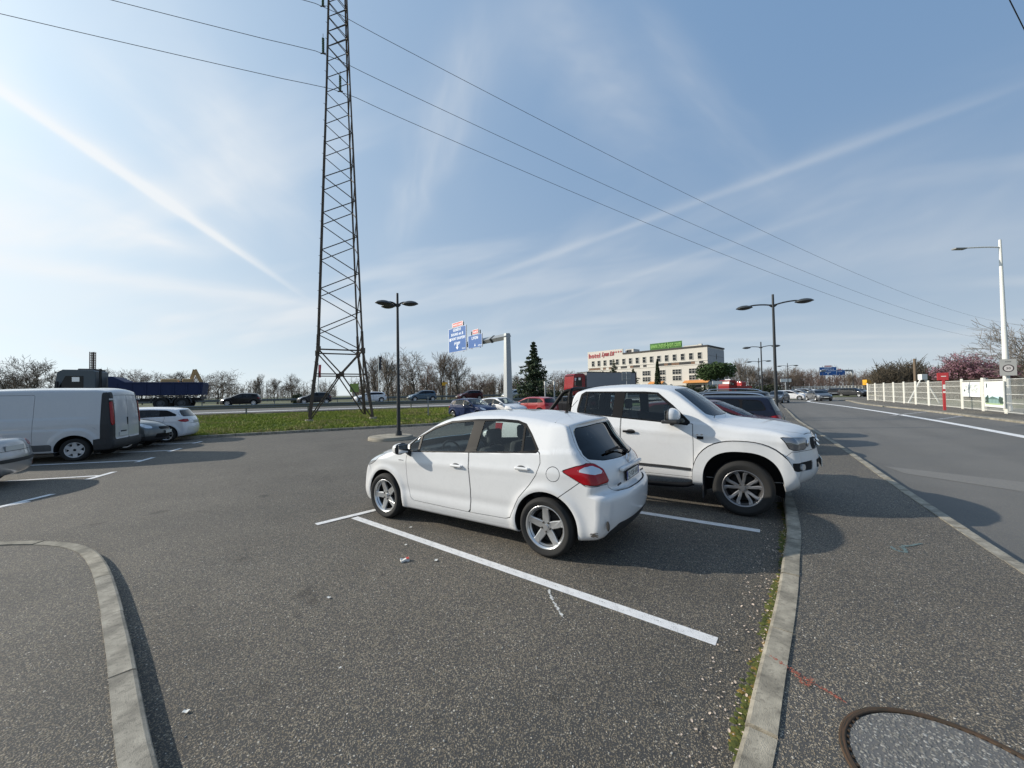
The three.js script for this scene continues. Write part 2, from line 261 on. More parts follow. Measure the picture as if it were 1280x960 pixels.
// a row of kerb stones along a path: face = +1 when the exposed face is on the right of the path
function kerbRow(path, face, width, height, stone, label, from = 0, to = 1e9, maxStones = 300) {
  const g = new THREE.Group(); g.name = numbered('kerb'); scene.add(g); tag(g, label, 'kerb', null, 'structure');
  const N = 600, P = spline(path, N), L = [0]; for (let i = 1; i <= N; i++) L.push(L[i - 1] + P[i].distanceTo(P[i - 1]));
  const at = (s) => { let lo = 0, hi = N; while (hi - lo > 1) { const m = (lo + hi) >> 1; if (L[m] <= s) lo = m; else hi = m; } const t = (s - L[lo]) / (L[hi] - L[lo] || 1), p = P[lo].clone().lerp(P[hi], clamp(t, 0, 1)), d = P[Math.min(N, hi + 1)].clone().sub(P[Math.max(0, lo - 1)]).setY(0).normalize(); return { p, d }; };
  const R = rng(path.length * 77 + Math.round(width * 1000)), mats = [M.kerb, M.kerb2, M.kerb3, M.kerb];
  const prof = [[0, -0.05], [0, height - 0.022], [0.006, height - 0.008], [0.022, height], [width, height], [width, -0.05]];
  let cnt = 0;
  for (let s = from; s < Math.min(to, L[N]) - 0.2 && cnt < maxStones; s += stone, cnt++) {
    const e = Math.min(s + stone, L[N]) - 0.017, k = 5, pos = [], uv = [], dy = (R() - 0.5) * 0.006, off = (R() - 0.5) * 0.006, tilt = (R() - 0.5) * 0.008, u0 = R() * 3;
    const rings = []; for (let i = 0; i < k; i++) { const a = at(mix(s, e, i / (k - 1))), nx = -a.d.z * face, nz = a.d.x * face; rings.push(prof.map(([w, y]) => V(a.p.x - nx * (w + off), y + dy + (i / (k - 1) - 0.5) * tilt, a.p.z - nz * (w + off)))); }
    const quad = (a, b, c, d, ua, ub, va, vb) => { const t = face > 0 ? [a, b, c, a, c, d] : [a, c, b, a, d, c], q = face > 0 ? [[ua, va], [ua, vb], [ub, vb], [ua, va], [ub, vb], [ub, va]] : [[ua, va], [ub, vb], [ua, vb], [ua, va], [ub, va], [ub, vb]]; t.forEach((p) => pos.push(p.x, p.y, p.z)); q.forEach((p) => uv.push(...p)); };
    let vv = 0;
    for (let j = 0; j + 1 < prof.length; j++) { const dl = Math.hypot(prof[j + 1][0] - prof[j][0], prof[j + 1][1] - prof[j][1]); for (let i = 0; i + 1 < k; i++) quad(rings[i][j], rings[i][j + 1], rings[i + 1][j + 1], rings[i + 1][j], u0 + i / (k - 1) * stone, u0 + (i + 1) / (k - 1) * stone, vv, vv + dl); vv += dl; }
    for (const [r, f] of [[rings[0], 1], [rings[k - 1], 0]]) for (let j = 1; j + 1 < prof.length; j++) { const t = f ? [r[0], r[j + 1], r[j]] : [r[0], r[j], r[j + 1]]; (face > 0 ? t : [t[0], t[2], t[1]]).forEach((p) => { pos.push(p.x, p.y, p.z); uv.push(p.x * 2, p.y * 2); }); }
    const geo = new THREE.BufferGeometry(); geo.setAttribute('position', new THREE.Float32BufferAttribute(pos, 3)); geo.setAttribute('uv', new THREE.Float32BufferAttribute(uv, 2)); geo.computeVertexNormals();
    part('kerb_stone', geo, mats[Math.floor(R() * 4)], g);
  }
  return P;
}
const lotP = kerbRow(lotKerb, -1, 0.135, KH, 1.0, 'pale concrete kerb between the parking bays and the footway', 4.3);
const roadP = kerbRow(roadKerb, 1, 0.13, KH, 1.0, 'concrete kerb along the road side of the footway', 5, 46);
const islP = kerbRow(island, 1, 0.125, KI, 1.0, 'rounded concrete kerb of the raised island', 2);
const farP = kerbRow(farKerb, -1, 0.35, 0.10, 1.0, 'low beige kerb below the fence across the road', 4, 75);

// -- car park asphalt
const vergeTurn = [[553, 530.5]].map(([x, y]) => G(x, y))[0];
const kq = -33;
const stain = (x, z) => { let k = 0.86 + 0.34 * (fbm(x * 0.5 + 3, z * 0.5, 4) - 0.5) + 0.22 * (fbm(x * 2.3, z * 2.3 + 8, 3) - 0.5) + 0.10 * (fbm(x * 9, z * 9, 2) - 0.5); return k; };
// dark oil drips where engines stand
const oilR = rng(88), oil = [[842, 646, 0.07], [866, 653, 0.11], [856, 640, 0.05], [880, 662, 0.06], [835, 655, 0.03], [380, 742, 0.12], [392, 752, 0.07], [760, 690, 0.07], [300, 700, 0.09], [560, 860, 0.05], [640, 900, 0.03], [330, 860, 0.04], [240, 760, 0.06], [450, 720, 0.05], [700, 860, 0.035], [820, 880, 0.05], [200, 640, 0.14], [330, 620, 0.12], [120, 655, 0.10]].map(([a, b, r]) => { const p = G(a, b); return [p.x, p.z, r]; });
for (let k = 0; k < 46; k++) { const c = oil[Math.floor(oilR() * 19)], a = oilR() * 6.28, d = 0.1 + 0.5 * oilR(); oil.push([c[0] + Math.cos(a) * d, c[1] + Math.sin(a) * d, 0.012 + 0.03 * oilR()]); }
const lotShade = (x, z) => { let k = stain(x, z); for (const [ox, oz, r] of oil) { if (Math.abs(x - ox) > r * 2 || Math.abs(z - oz) > r * 2) continue; const d = Math.hypot(x - ox, z - oz) + r * 0.9 * (fbm(x * 14, z * 14, 3) - 0.5); if (d < r) k *= 0.58 + 0.42 * sstep(r * 0.45, r, d); } return [k * 1.02, k, k * 0.97]; };
{
  const near = [V(-14, 0, 9)]; // close part: fine cells
  const inner = lotP.map((p) => V(p.x, 0, p.z)).filter((p, i) => i % 4 === 0);
  const O = [V(-60, 0, 30), V(-12, 0, 30), ...inner.filter((p) => p.z < 9).map((p) => V(p.x + 0.05, 0, p.z))];
  const last = inner[inner.length - 1]; O.push(V(last.x + 30, 0, last.z - 28), SQ(150, -21.6).setY(0), SQ(sTurn + 13, -21.6).setY(0), SQ(sTurn + 5.5, -24), SQ(sTurn + 2.2, -29), SQ(sTurn + 0.8, -32), SQ(sTurn - 0.4, kq), SQ(-70, kq));
  const g = refine(sheet(O, 0, 0.5, 2.6), (x, z) => z > -9 && z < -0.8 && Math.abs(x) < 8, 3);
  struct('parking_lot', tint(g, lotShade), M.lot, 'worn grey asphalt of the car park');
}
// -- footway between the two kerbs
{
  const a = lotP.filter((p, i) => i % 4 === 0 && p.z < 6).map((p) => V(p.x, 0, p.z)), b = roadP.filter((p, i) => i % 4 === 0 && p.z < 6).map((p) => V(p.x, 0, p.z));
  const A = offsetPath(a, 0.132), B = offsetPath(b, -0.127).reverse();
  const g = sheet([...A, ...B], 0.106, 0.35, 2.6);
  struct('footway', tint(g, (x, z) => { const k = stain(x + 50, z) * 1.12; return [k * 1.03, k, k * 0.96]; }), M.walk, 'grey stone chip footway between car park and road', 'pavement');
}
// -- island on the left
{
  const a = offsetPath(islP.filter((p, i) => i % 5 === 0), -0.122), e = a[a.length - 1], s = a[0];
  const g = sheet([...a.map((p) => V(p.x, 0, p.z)), V(-9, 0, e.z), V(-9, 0, s.z)], 0.080, 0.35, 2.6);
  struct('island', tint(g, (x, z) => { const k = stain(x + 20, z + 30) * 0.95; return [k * 1.01, k, k * 0.98]; }), M.walk, 'raised asphalt island inside a rounded kerb', 'pavement');
}
// -- the road
{
  const a = roadP.filter((p, i) => i % 5 === 0).map((p) => V(p.x - 0.02, 0, p.z)), b = farP.filter((p, i) => i % 5 === 0).map((p) => V(p.x + 0.1, 0, p.z)).reverse();
  const e = a[a.length - 1];
  const g = sheet([...a, V(e.x + 12, 0, e.z - 22), V(150, 0, -124), V(150, 0, -95), V(b[0].x + 30, 0, b[0].z - 10), ...b], 0.006, 1.2, 1.6);
  struct('road', tint(refine(g, (x, z) => z > -30, 2), (x, z) => { const lat = (x - roadKerbNear[2].x) * 0.834 + (z - roadKerbNear[2].z) * 0.552, alo = (x - roadKerbNear[2].x) * 0.552 - (z - roadKerbNear[2].z) * 0.834; let k = 0.95 + 0.30 * (fbm(alo * 0.12, lat * 0.8, 4) - 0.5) + 0.14 * (fbm(x * 1.5, z * 1.5, 3) - 0.5); for (const t of [1.3, 3.0, 4.9]) k *= 1 - 0.10 * Math.exp(-Math.pow((lat - t - 0.1 * fbm(alo * 0.1, t, 2)) / 0.28, 2)); if (lat < 0.5) k *= 0.86 + 0.2 * fbm(alo * 2, lat * 4, 3); return [k, k, k]; }), M.road, 'smooth grey asphalt road curving past the car park', 'road');
  // a strip of newer asphalt with a seam
  const p = [[1105, 583], [1290, 604.5], [1290, 617], [1132, 592.5]].map(([x, y]) => G(x, y));
  struct('road_patch', tint(sheet(p, 0.010, 0.6, 1.6), () => 1.22), M.road, 'paler strip of patched asphalt in the road', 'road');
}
// pavement beyond the road, below the fence
{
  const a = farP.filter((p, i) => i % 5 === 0), A = offsetPath(a, 0.34).map((p) => V(p.x, 0, p.z)), B = offsetPath(a, 3.4).map((p) => V(p.x, 0, p.z)).reverse();
  struct('pavement', tint(sheet([...A, ...B], 0.092, 1.0, 2.6), (x, z) => { const k = stain(x, z) * 1.25; return [k * 1.04, k, k * 0.94]; }), M.walk, 'narrow pavement in front of the white fence', 'pavement');
}

{ const g = sheet([V(24, 0, -43), V(45, 0, -46), V(150, 0, -80), V(150, 0, -130), V(95, 0, -100), V(40, 0, -76)], -0.02, 3, 1.6); struct('forecourt', tint(g, (x, z) => 0.9 + 0.2 * fbm(x / 5, z / 5, 3)), M.road, 'asphalt under the queue of cars beyond the crossing', 'road'); }
// -- painted markings
function line(px, w, mat, label, y = 0.004, name = 'painted_line') { const P = px.map(([x, yy]) => G(x, yy)); const pts = P.length > 2 ? spline(P, 40) : spline(P, 12); return struct(name, ribbon(pts, w, y), mat, label, 'road marking'); }
line([[443, 647], [896, 802.5]], 0.105, M.paint, 'long white bay line beside the white hatchback');
line([[395, 656], [473, 637]], 0.105, M.paint, 'short white cross bar at the head of the hatchback bay', 0.008);
line([[790, 639], [950, 664]], 0.12, M.paint, 'white bay line between the hatchback and the pickup');
line([[7, 601.6], [126, 594.6]], 0.12, M.paint, 'white bay line in the empty bay beside the van');
line([[109.7, 599.6], [143, 590]], 0.12, M.paint, 'white cross bar at the end of the empty bay by the van', 0.008);
line([[32.5, 582], [181, 575.4]], 0.12, M.paint, 'white bay line running under the white van');
line([[170.6, 578], [192, 572]], 0.12, M.paint, 'white cross bar behind the white van', 0.008);
line([[150, 565.8], [219, 562.8]], 0.12, M.paint, 'white bay line between van and dark grey car');
line([[211, 564.7], [226.5, 560.6]], 0.12, M.paint, 'white cross bar in front of the dark grey car', 0.008);
line([[187, 556.3], [247, 553.2]], 0.12, M.paint, 'white bay line beside the white hatchback near the verge');
line([[241.7, 554.3], [252, 552]], 0.12, M.paint, 'white cross bar next to the grass verge kerb', 0.008);
line([[-30, 640], [36, 627]], 0.12, M.paint, 'white bay line beside the silver car');
line([[0, 634], [66, 618]], 0.12, M.paint, 'white cross bar between island and silver car', 0.008);
line([[1330, 556], [1280, 546.3], [1160, 524.3], [1060, 508.6], [1022, 503.8], [1011, 502.2], [1012, 500.8], [1024, 499.2], [1046, 497.3]], 0.34, M.paint, 'continuous white edge line curving along the road', 0.012);
line([[1115, 519.6], [1163, 514.2]], 0.22, M.paintOld, 'faded bar marking a bay beside the far kerb', 0.012);
line([[1172, 524.5], [1228, 516.8]], 0.22, M.paintOld, 'faded bar marking the bay below the information boards', 0.012);
for (const [i, x] of [1003, 1011.5, 1020, 1028.5, 1037, 1045.5, 1054, 1062.5, 1071].entries()) line([[x - 3.4, 496.6 - i * 0.42], [x + 3.4, 495.6 - i * 0.42]], 0.55, M.paint, 'white stripe of the zebra crossing by the queue of cars', 0.012, 'crossing_stripe').userData.group = 'zebra crossing stripes';
// thin scratches of chalk and spray paint left on the ground
function spatter(name, pix, y, width, n, seed, mat, label, jitter = 0.5) {
  const R = rng(seed), P = spline(pix.map(([a, b]) => G(a, b, y)), n), list = [];
  for (let i = 0; i < n; i++) { const w = width * (0.3 + 0.9 * R()), r = w * (0.4 + 0.6 * R()), s = new THREE.Shape(), k = 7; for (let j = 0; j < k; j++) { const a = j / k * 6.283, q = r * (0.55 + 0.6 * R()); s[j ? 'lineTo' : 'moveTo'](Math.cos(a) * q, Math.sin(a) * q); } const g = new THREE.ShapeGeometry(s); g.rotateX(-Math.PI / 2); g.translate(P[i].x + (R() - 0.5) * width * 2 * jitter, y + 0.004 + R() * 0.003, P[i].z + (R() - 0.5) * width * 2 * jitter); list.push(g); }
  const m = struct(name, list, mat, label, 'road marking'); return m;
}
M.chalk = std(0.62, 0.62, 0.60, 0.95); M.spray = std(0.34, 0.105, 0.065, 0.95); M.teal = std(0.14, 0.20, 0.20, 0.95);
spatter('chalk_mark', [[686, 738], [689, 748], [693, 754], [698, 763], [704, 773]], 0, 0.013, 70, 3, M.chalk, 'thin white chalk scratch by the bay line');
spatter('spray_mark', [[963, 821], [975, 829], [990, 838], [1003, 846], [1012, 853], [1030, 862], [1057, 879]], 0.112, 0.0075, 170, 4, M.spray, 'orange spray paint streak leading to the manhole', 1.3);
spatter('spray_mark', [[990, 838], [998, 848], [1008, 857], [1015, 849]], 0.112, 0.007, 90, 6, M.spray, 'blotchy orange spray paint on the footway by the kerb', 2.2);
spatter('spray_mark', [[1113, 683], [1122, 689], [1133, 691], [1128, 684], [1142, 682], [1152, 680]], 0.106, 0.020, 90, 8, M.teal, 'faint teal paint scribble on the footway', 0.6);

// -- motorway: two carriageways, slightly above the car park
const strip = (s0, s1, q0, q1, dy, cell, tile) => { const P = [SQ(s0, q0), SQ(s1, q0), SQ(s1, q1), SQ(s0, q1)]; return sheet(P, (x, z) => rise(qOf(x, z)) + dy, cell, tile); };
struct('motorway', tint(strip(-160, 330, -20, -8.5, 0.01, 4, 1.6), (x, z) => 0.72 + 0.2 * (fbm(x / 6, z / 6, 3) - 0.5)), M.road, 'grey motorway carriageway beyond the verge', 'road');
struct('motorway', tint(strip(-160, 330, -5, 6.5, 0.01, 4, 1.6), (x, z) => 1.05 + 0.2 * (fbm(x / 6, z / 6, 3) - 0.5)), M.road, 'far motorway carriageway carrying the traffic', 'road');
for (const q of [-19.4, -9.1, -4.4, 5.9]) struct('motorway_line', ribbon([SQ(-160, q), SQ(330, q)], 0.2, (x, z) => rise(qOf(x, z)) + 0.018), M.paint, 'white edge line of the motorway', 'road marking').userData.group = 'motorway edge lines';
// verge grass
{
  const P = [SQ(-80, kq), SQ(sTurn - 0.5, kq), SQ(sTurn + 0.75, -32), SQ(sTurn + 2.15, -29), SQ(sTurn + 5.45, -24), SQ(sTurn + 13, -21.5), SQ(sTurn + 13, -20.2), SQ(-80, -20.2)];
  const g = sheet(P, (x, z) => rise(qOf(x, z)) + 0.05 * (fbm(x * 0.7, z * 0.7, 3) - 0.5), 0.5, 2);
  tint(g, (x, z) => { const m = fbm(x * 1.1, z * 1.1, 4), k = 0.75 + 0.5 * m; return m > 0.56 ? [0.12 * k, 0.115 * k, 0.04 * k] : [0.075 * k, 0.11 * k, 0.025 * k]; });
  struct('verge', g, M.field, 'grass verge between car park and motorway', 'grass');
  kerbRow([SQ(-70, kq - 0.02), SQ(-20, kq - 0.02), SQ(sTurn - 4, kq - 0.02), SQ(sTurn - 0.6, kq - 0.02), SQ(sTurn + 0.6, -32.2), SQ(sTurn + 2.0, -29.1), SQ(sTurn + 5.2, -24.2)], 1, 0.12, 0.12, 1.0, 'dark kerb along the grass verge', 25, 140);
}
// rough ground behind the fence on the right
{
  const a = farP.filter((p, i) => i % 5 === 0), A = offsetPath(a, 3.38).map((p) => V(p.x, 0, p.z)), B = offsetPath(a, 60).map((p) => V(p.x, 0, p.z)).reverse();
  const g = sheet([...A, V(190, 0, -70), V(140, 0, 20)], 0.05, 2, 3);
  tint(g, (x, z) => { const m = fbm(x * 0.35 + z * 0.2, z * 0.12, 4), k = 0.8 + 0.4 * fbm(x, z, 3); return m > 0.52 ? [0.22 * k, 0.20 * k, 0.15 * k] : [0.09 * k, 0.10 * k, 0.045 * k]; });
  struct('yard', g, M.field, 'rough grass and gravel yard behind the white fence', 'ground');
}
// ---------------------------------------------------------------- a kit for vehicles
// A body is a skin over two outlines: the one seen on the centre line (c0) and the one where roof, bonnet and bumpers turn into the flanks (c1).
// x forward, y up, z to the right side; only the right half is made, cut into panels, then mirrored.
function sdPoly(P, x, y) { // signed distance to a polygon, negative inside
  let d = 1e9, s = 1; const n = P.length;
  for (let i = 0, j = n - 1; i < n; j = i++) {
    const ax = P[i][0], ay = P[i][1], ex = P[j][0] - ax, ey = P[j][1] - ay, wx = x - ax, wy = y - ay, t = clamp((wx * ex + wy * ey) / (ex * ex + ey * ey), 0, 1), bx = wx - ex * t, by = wy - ey * t;
    d = Math.min(d, bx * bx + by * by);
    const a = y >= ay, b = y < P[j][1], c = ex * wy > ey * wx; if ((a && b && c) || (!a && !b && !c)) s = -s;
  }
  return s * Math.sqrt(d);
}
function skin(spec, N, Ns, Nf, Nd) {
  const C = spec.outline, n = C.length, p0 = C.map((c) => V(c[0], c[1], 0)), p1 = C.map((c) => V(c[2], c[3], 0));
  const k0 = new THREE.CatmullRomCurve3(p0, true, 'centripetal'), k1 = new THREE.CatmullRomCurve3(p1, true, 'centripetal');
  // sample by parameter, spacing evened out over both outlines
  const F = 2400, acc = [0], a0 = k0.getPoints(F), a1 = k1.getPoints(F);
  for (let i = 1; i <= F; i++) acc.push(acc[i - 1] + Math.max(a0[i].distanceTo(a0[i - 1]), a1[i].distanceTo(a1[i - 1])));
  const T = []; for (let i = 0, j = 0; i < N; i++) { const s = acc[F] * i / N; while (acc[j + 1] < s) j++; T.push((j + (s - acc[j]) / (acc[j + 1] - acc[j])) / F); }
  const K = Ns + Nf + Nd + 1, pos = new Float32Array(N * K * 3), W = spec.width, e0 = V(0, 0, 0), e1 = V(0, 0, 0), pw = spec.crownPower ?? 2.2;
  for (let i = 0; i < N; i++) {
    k0.getPoint(T[i], e0); k1.getPoint(T[i], e1);
    const ci = T[i] * n, r = mix(C[Math.floor(ci) % n][4] ?? 0.08, C[Math.ceil(ci) % n][4] ?? 0.08, ci % 1);
    const sx = e1.x * 0.80, sy = spec.spineY ?? 0.62, dx = sx - e1.x, dy = sy - e1.y, dl = Math.hypot(dx, dy) || 1, ux = dx / dl, uy = dy / dl;
    const we = W(e1.x, e1.y) - r;
    for (let j = 0; j < K; j++) {
      let x, y, z;
      if (j <= Ns) { const f = j / Ns, g = Math.pow(f, pw); x = mix(e0.x, e1.x, g); y = mix(e0.y, e1.y, g); z = f * we; }
      else if (j <= Ns + Nf) { const a = (j - Ns) / Nf * Math.PI / 2, q = r * (1 - Math.cos(a)); x = e1.x + ux * q; y = e1.y + uy * q; z = mix(we, W(x, y), Math.sin(a)) ; }
      else { const f = (j - Ns - Nf) / Nd, q = mix(r, dl, f); x = e1.x + ux * q; y = e1.y + uy * q; z = W(x, y); }
      const o = (i * K + j) * 3; pos[o] = x; pos[o + 1] = y; pos[o + 2] = z;
    }
  }
  let flipSign = 1; const nor = new Float32Array(N * K * 3), at = (i, j, k) => pos[(((i + N) % N) * K + j) * 3 + k];
  { let f = 0; const j = Ns + Nf + 2; for (let i = 0; i < N; i++) f += (at(i, j + 1, 0) - at(i, j - 1, 0)) * (at(i + 1, j, 1) - at(i - 1, j, 1)) - (at(i, j + 1, 1) - at(i, j - 1, 1)) * (at(i + 1, j, 0) - at(i - 1, j, 0)); flipSign = f < 0 ? -1 : 1; }
  for (let i = 0; i < N; i++) for (let j = 0; j < K; j++) {
    const ax = at(i + 1, j, 0) - at(i - 1, j, 0), ay = at(i + 1, j, 1) - at(i - 1, j, 1), az = at(i + 1, j, 2) - at(i - 1, j, 2);
    const j0 = Math.max(0, j - 1), j1 = Math.min(K - 1, j + 1); let bx = at(i, j1, 0) - at(i, j0, 0), by = at(i, j1, 1) - at(i, j0, 1), bz = at(i, j1, 2) - at(i, j0, 2); if (j === 0) { bx = by = 0; bz = 1; }
    let nx = by * az - bz * ay, ny = bz * ax - bx * az, nz = bx * ay - by * ax, l = Math.hypot(nx, ny, nz); const o = (i * K + j) * 3;
    if (j > Ns + Nf) { const x = pos[o], y = pos[o + 1], h = 0.006, s = flipSign; nx = -(W(x + h, y) - W(x - h, y)) / (2 * h) * s; ny = -(W(x, y + h) - W(x, y - h)) / (2 * h) * s; nz = s; l = Math.hypot(nx, ny, nz); }
    if (l < 1e-9) { nx = 0; ny = 0; nz = 1; l = 1; } nor[o] = nx / l; nor[o + 1] = ny / l; nor[o + 2] = nz / l;
  }
  // outline runs front-bottom, over the top, to the rear and back below: make normals point outwards
  let flip = 0; for (let i = 0; i < N; i++) { const o = (i * K + K - 2) * 3 + 2; flip += nor[o]; } if (flip < 0) for (let i = 0; i < nor.length; i++) nor[i] = -nor[i];
  const idx = []; for (let i = 0; i < N; i++) for (let j = 0; j + 1 < K; j++) { const a = i * K + j, b = ((i + 1) % N) * K + j, c = b + 1, d = a + 1; if (flip < 0) idx.push(a, b, c, a, c, d); else idx.push(a, c, b, a, d, c); }
  return { pos: Array.from(pos), nor: Array.from(nor), idx };
}
// split a mesh where f changes sign: [inside, outside]; f is called with (x, y, z, nx, ny, nz)
function split(m, f, gap = 0, keepIn = true, keepOut = true) {
  const n = m.pos.length / 3, d = new Float32Array(n);
  for (let i = 0; i < n; i++) d[i] = f(m.pos[i * 3], m.pos[i * 3 + 1], m.pos[i * 3 + 2], m.nor[i * 3], m.nor[i * 3 + 1], m.nor[i * 3 + 2]);
  const cut = (level, sign) => {
    const pos = [], nor = [], idx = [], mapV = new Map(), mapE = new Map();
    const vert = (i) => { let k = mapV.get(i); if (k === undefined) { k = pos.length / 3; pos.push(m.pos[i * 3], m.pos[i * 3 + 1], m.pos[i * 3 + 2]); nor.push(m.nor[i * 3], m.nor[i * 3 + 1], m.nor[i * 3 + 2]); mapV.set(i, k); } return k; };
    const edge = (i, j) => { const key = i < j ? i * 16777216 + j : j * 16777216 + i; let k = mapE.get(key); if (k === undefined) { const t = (level - d[i]) / (d[j] - d[i]); k = pos.length / 3; let nx, ny, nz; pos.push(mix(m.pos[i * 3], m.pos[j * 3], t), mix(m.pos[i * 3 + 1], m.pos[j * 3 + 1], t), mix(m.pos[i * 3 + 2], m.pos[j * 3 + 2], t)); nx = mix(m.nor[i * 3], m.nor[j * 3], t); ny = mix(m.nor[i * 3 + 1], m.nor[j * 3 + 1], t); nz = mix(m.nor[i * 3 + 2], m.nor[j * 3 + 2], t); const l = Math.hypot(nx, ny, nz) || 1; nor.push(nx / l, ny / l, nz / l); mapE.set(key, k); } return k; };
    for (let q = 0; q < m.idx.length; q += 3) {
      const t = [m.idx[q], m.idx[q + 1], m.idx[q + 2]], ins = t.map((i) => sign * (d[i] - level) < 0), c = ins[0] + ins[1] + ins[2];
      if (c === 3) idx.push(vert(t[0]), vert(t[1]), vert(t[2]));
      else if (c === 1) { const k = ins.indexOf(true), a = t[k], b = t[(k + 1) % 3], e = t[(k + 2) % 3]; idx.push(vert(a), edge(a, b), edge(a, e)); }
      else if (c === 2) { const k = ins.indexOf(false), a = t[k], b = t[(k + 1) % 3], e = t[(k + 2) % 3], p = edge(a, b), r = edge(a, e); idx.push(p, vert(b), vert(e), p, vert(e), r); }
    }
    return { pos, nor, idx };
  };
  return [keepIn ? cut(-gap / 2, 1) : null, keepOut ? cut(gap / 2, -1) : null];
}
// move along the normals; close the rim with a skirt of the given depth
function panel(m, lift = 0, depth = 0) {
  const n = m.pos.length / 3, pos = m.pos.slice(), nor = m.nor.slice(), idx = m.idx.slice();
  for (let i = 0; i < n * 3; i++) pos[i] += m.nor[i] * lift;
  if (depth) {
    const ed = new Map(); for (let q = 0; q < m.idx.length; q += 3) for (let k = 0; k < 3; k++) { const a = m.idx[q + k], b = m.idx[q + (k + 1) % 3], key = a < b ? a * 16777216 + b : b * 16777216 + a; if (ed.has(key)) ed.get(key)[2]++; else ed.set(key, [a, b, 1]); }
    for (const [a, b, c] of ed.values()) if (c === 1) {
      if (Math.abs(m.pos[a * 3 + 2]) < 1e-4 && Math.abs(m.pos[b * 3 + 2]) < 1e-4) continue;
      const A = [0, 1, 2].map((k) => pos[a * 3 + k]), B = [0, 1, 2].map((k) => pos[b * 3 + k]), A2 = A.map((v, k) => v - m.nor[a * 3 + k] * depth), B2 = B.map((v, k) => v - m.nor[b * 3 + k] * depth);
      const e = B.map((v, k) => v - A[k]), w = [0, 1, 2].map((k) => m.nor[a * 3 + k]), nn = [e[1] * w[2] - e[2] * w[1], e[2] * w[0] - e[0] * w[2], e[0] * w[1] - e[1] * w[0]], l = Math.hypot(...nn) || 1, s = pos.length / 3;
      for (const v of [A, B, B2, A2]) { pos.push(...v); nor.push(nn[0] / l, nn[1] / l, nn[2] / l); } idx.push(s, s + 3, s + 2, s, s + 2, s + 1);
    }
  }
  return { pos, nor, idx };
}
function toGeo(m, side = 1) { // side -1 mirrors, 0 gives both halves
  if (side === 0) return merge([toGeo(m, 1), toGeo(m, -1)]);
  const g = new THREE.BufferGeometry(), p = new Float32Array(m.pos), n = new Float32Array(m.nor), u = new Float32Array(p.length / 3 * 2), I = m.idx.slice();
  for (let i = 0; i < p.length / 3; i++) { if (side < 0) { p[i * 3 + 2] *= -1; n[i * 3 + 2] *= -1; } u[i * 2] = p[i * 3] + p[i * 3 + 2] * 0.3; u[i * 2 + 1] = p[i * 3 + 1]; }
  if (side < 0) for (let i = 0; i < I.length; i += 3) [I[i + 1], I[i + 2]] = [I[i + 2], I[i + 1]];
  g.setAttribute('position', new THREE.BufferAttribute(p, 3)); g.setAttribute('normal', new THREE.BufferAttribute(n, 3)); g.setAttribute('uv', new THREE.BufferAttribute(u, 2)); g.setIndex(I); return g;
}
const empty = (m) => !m || !m.idx.length;

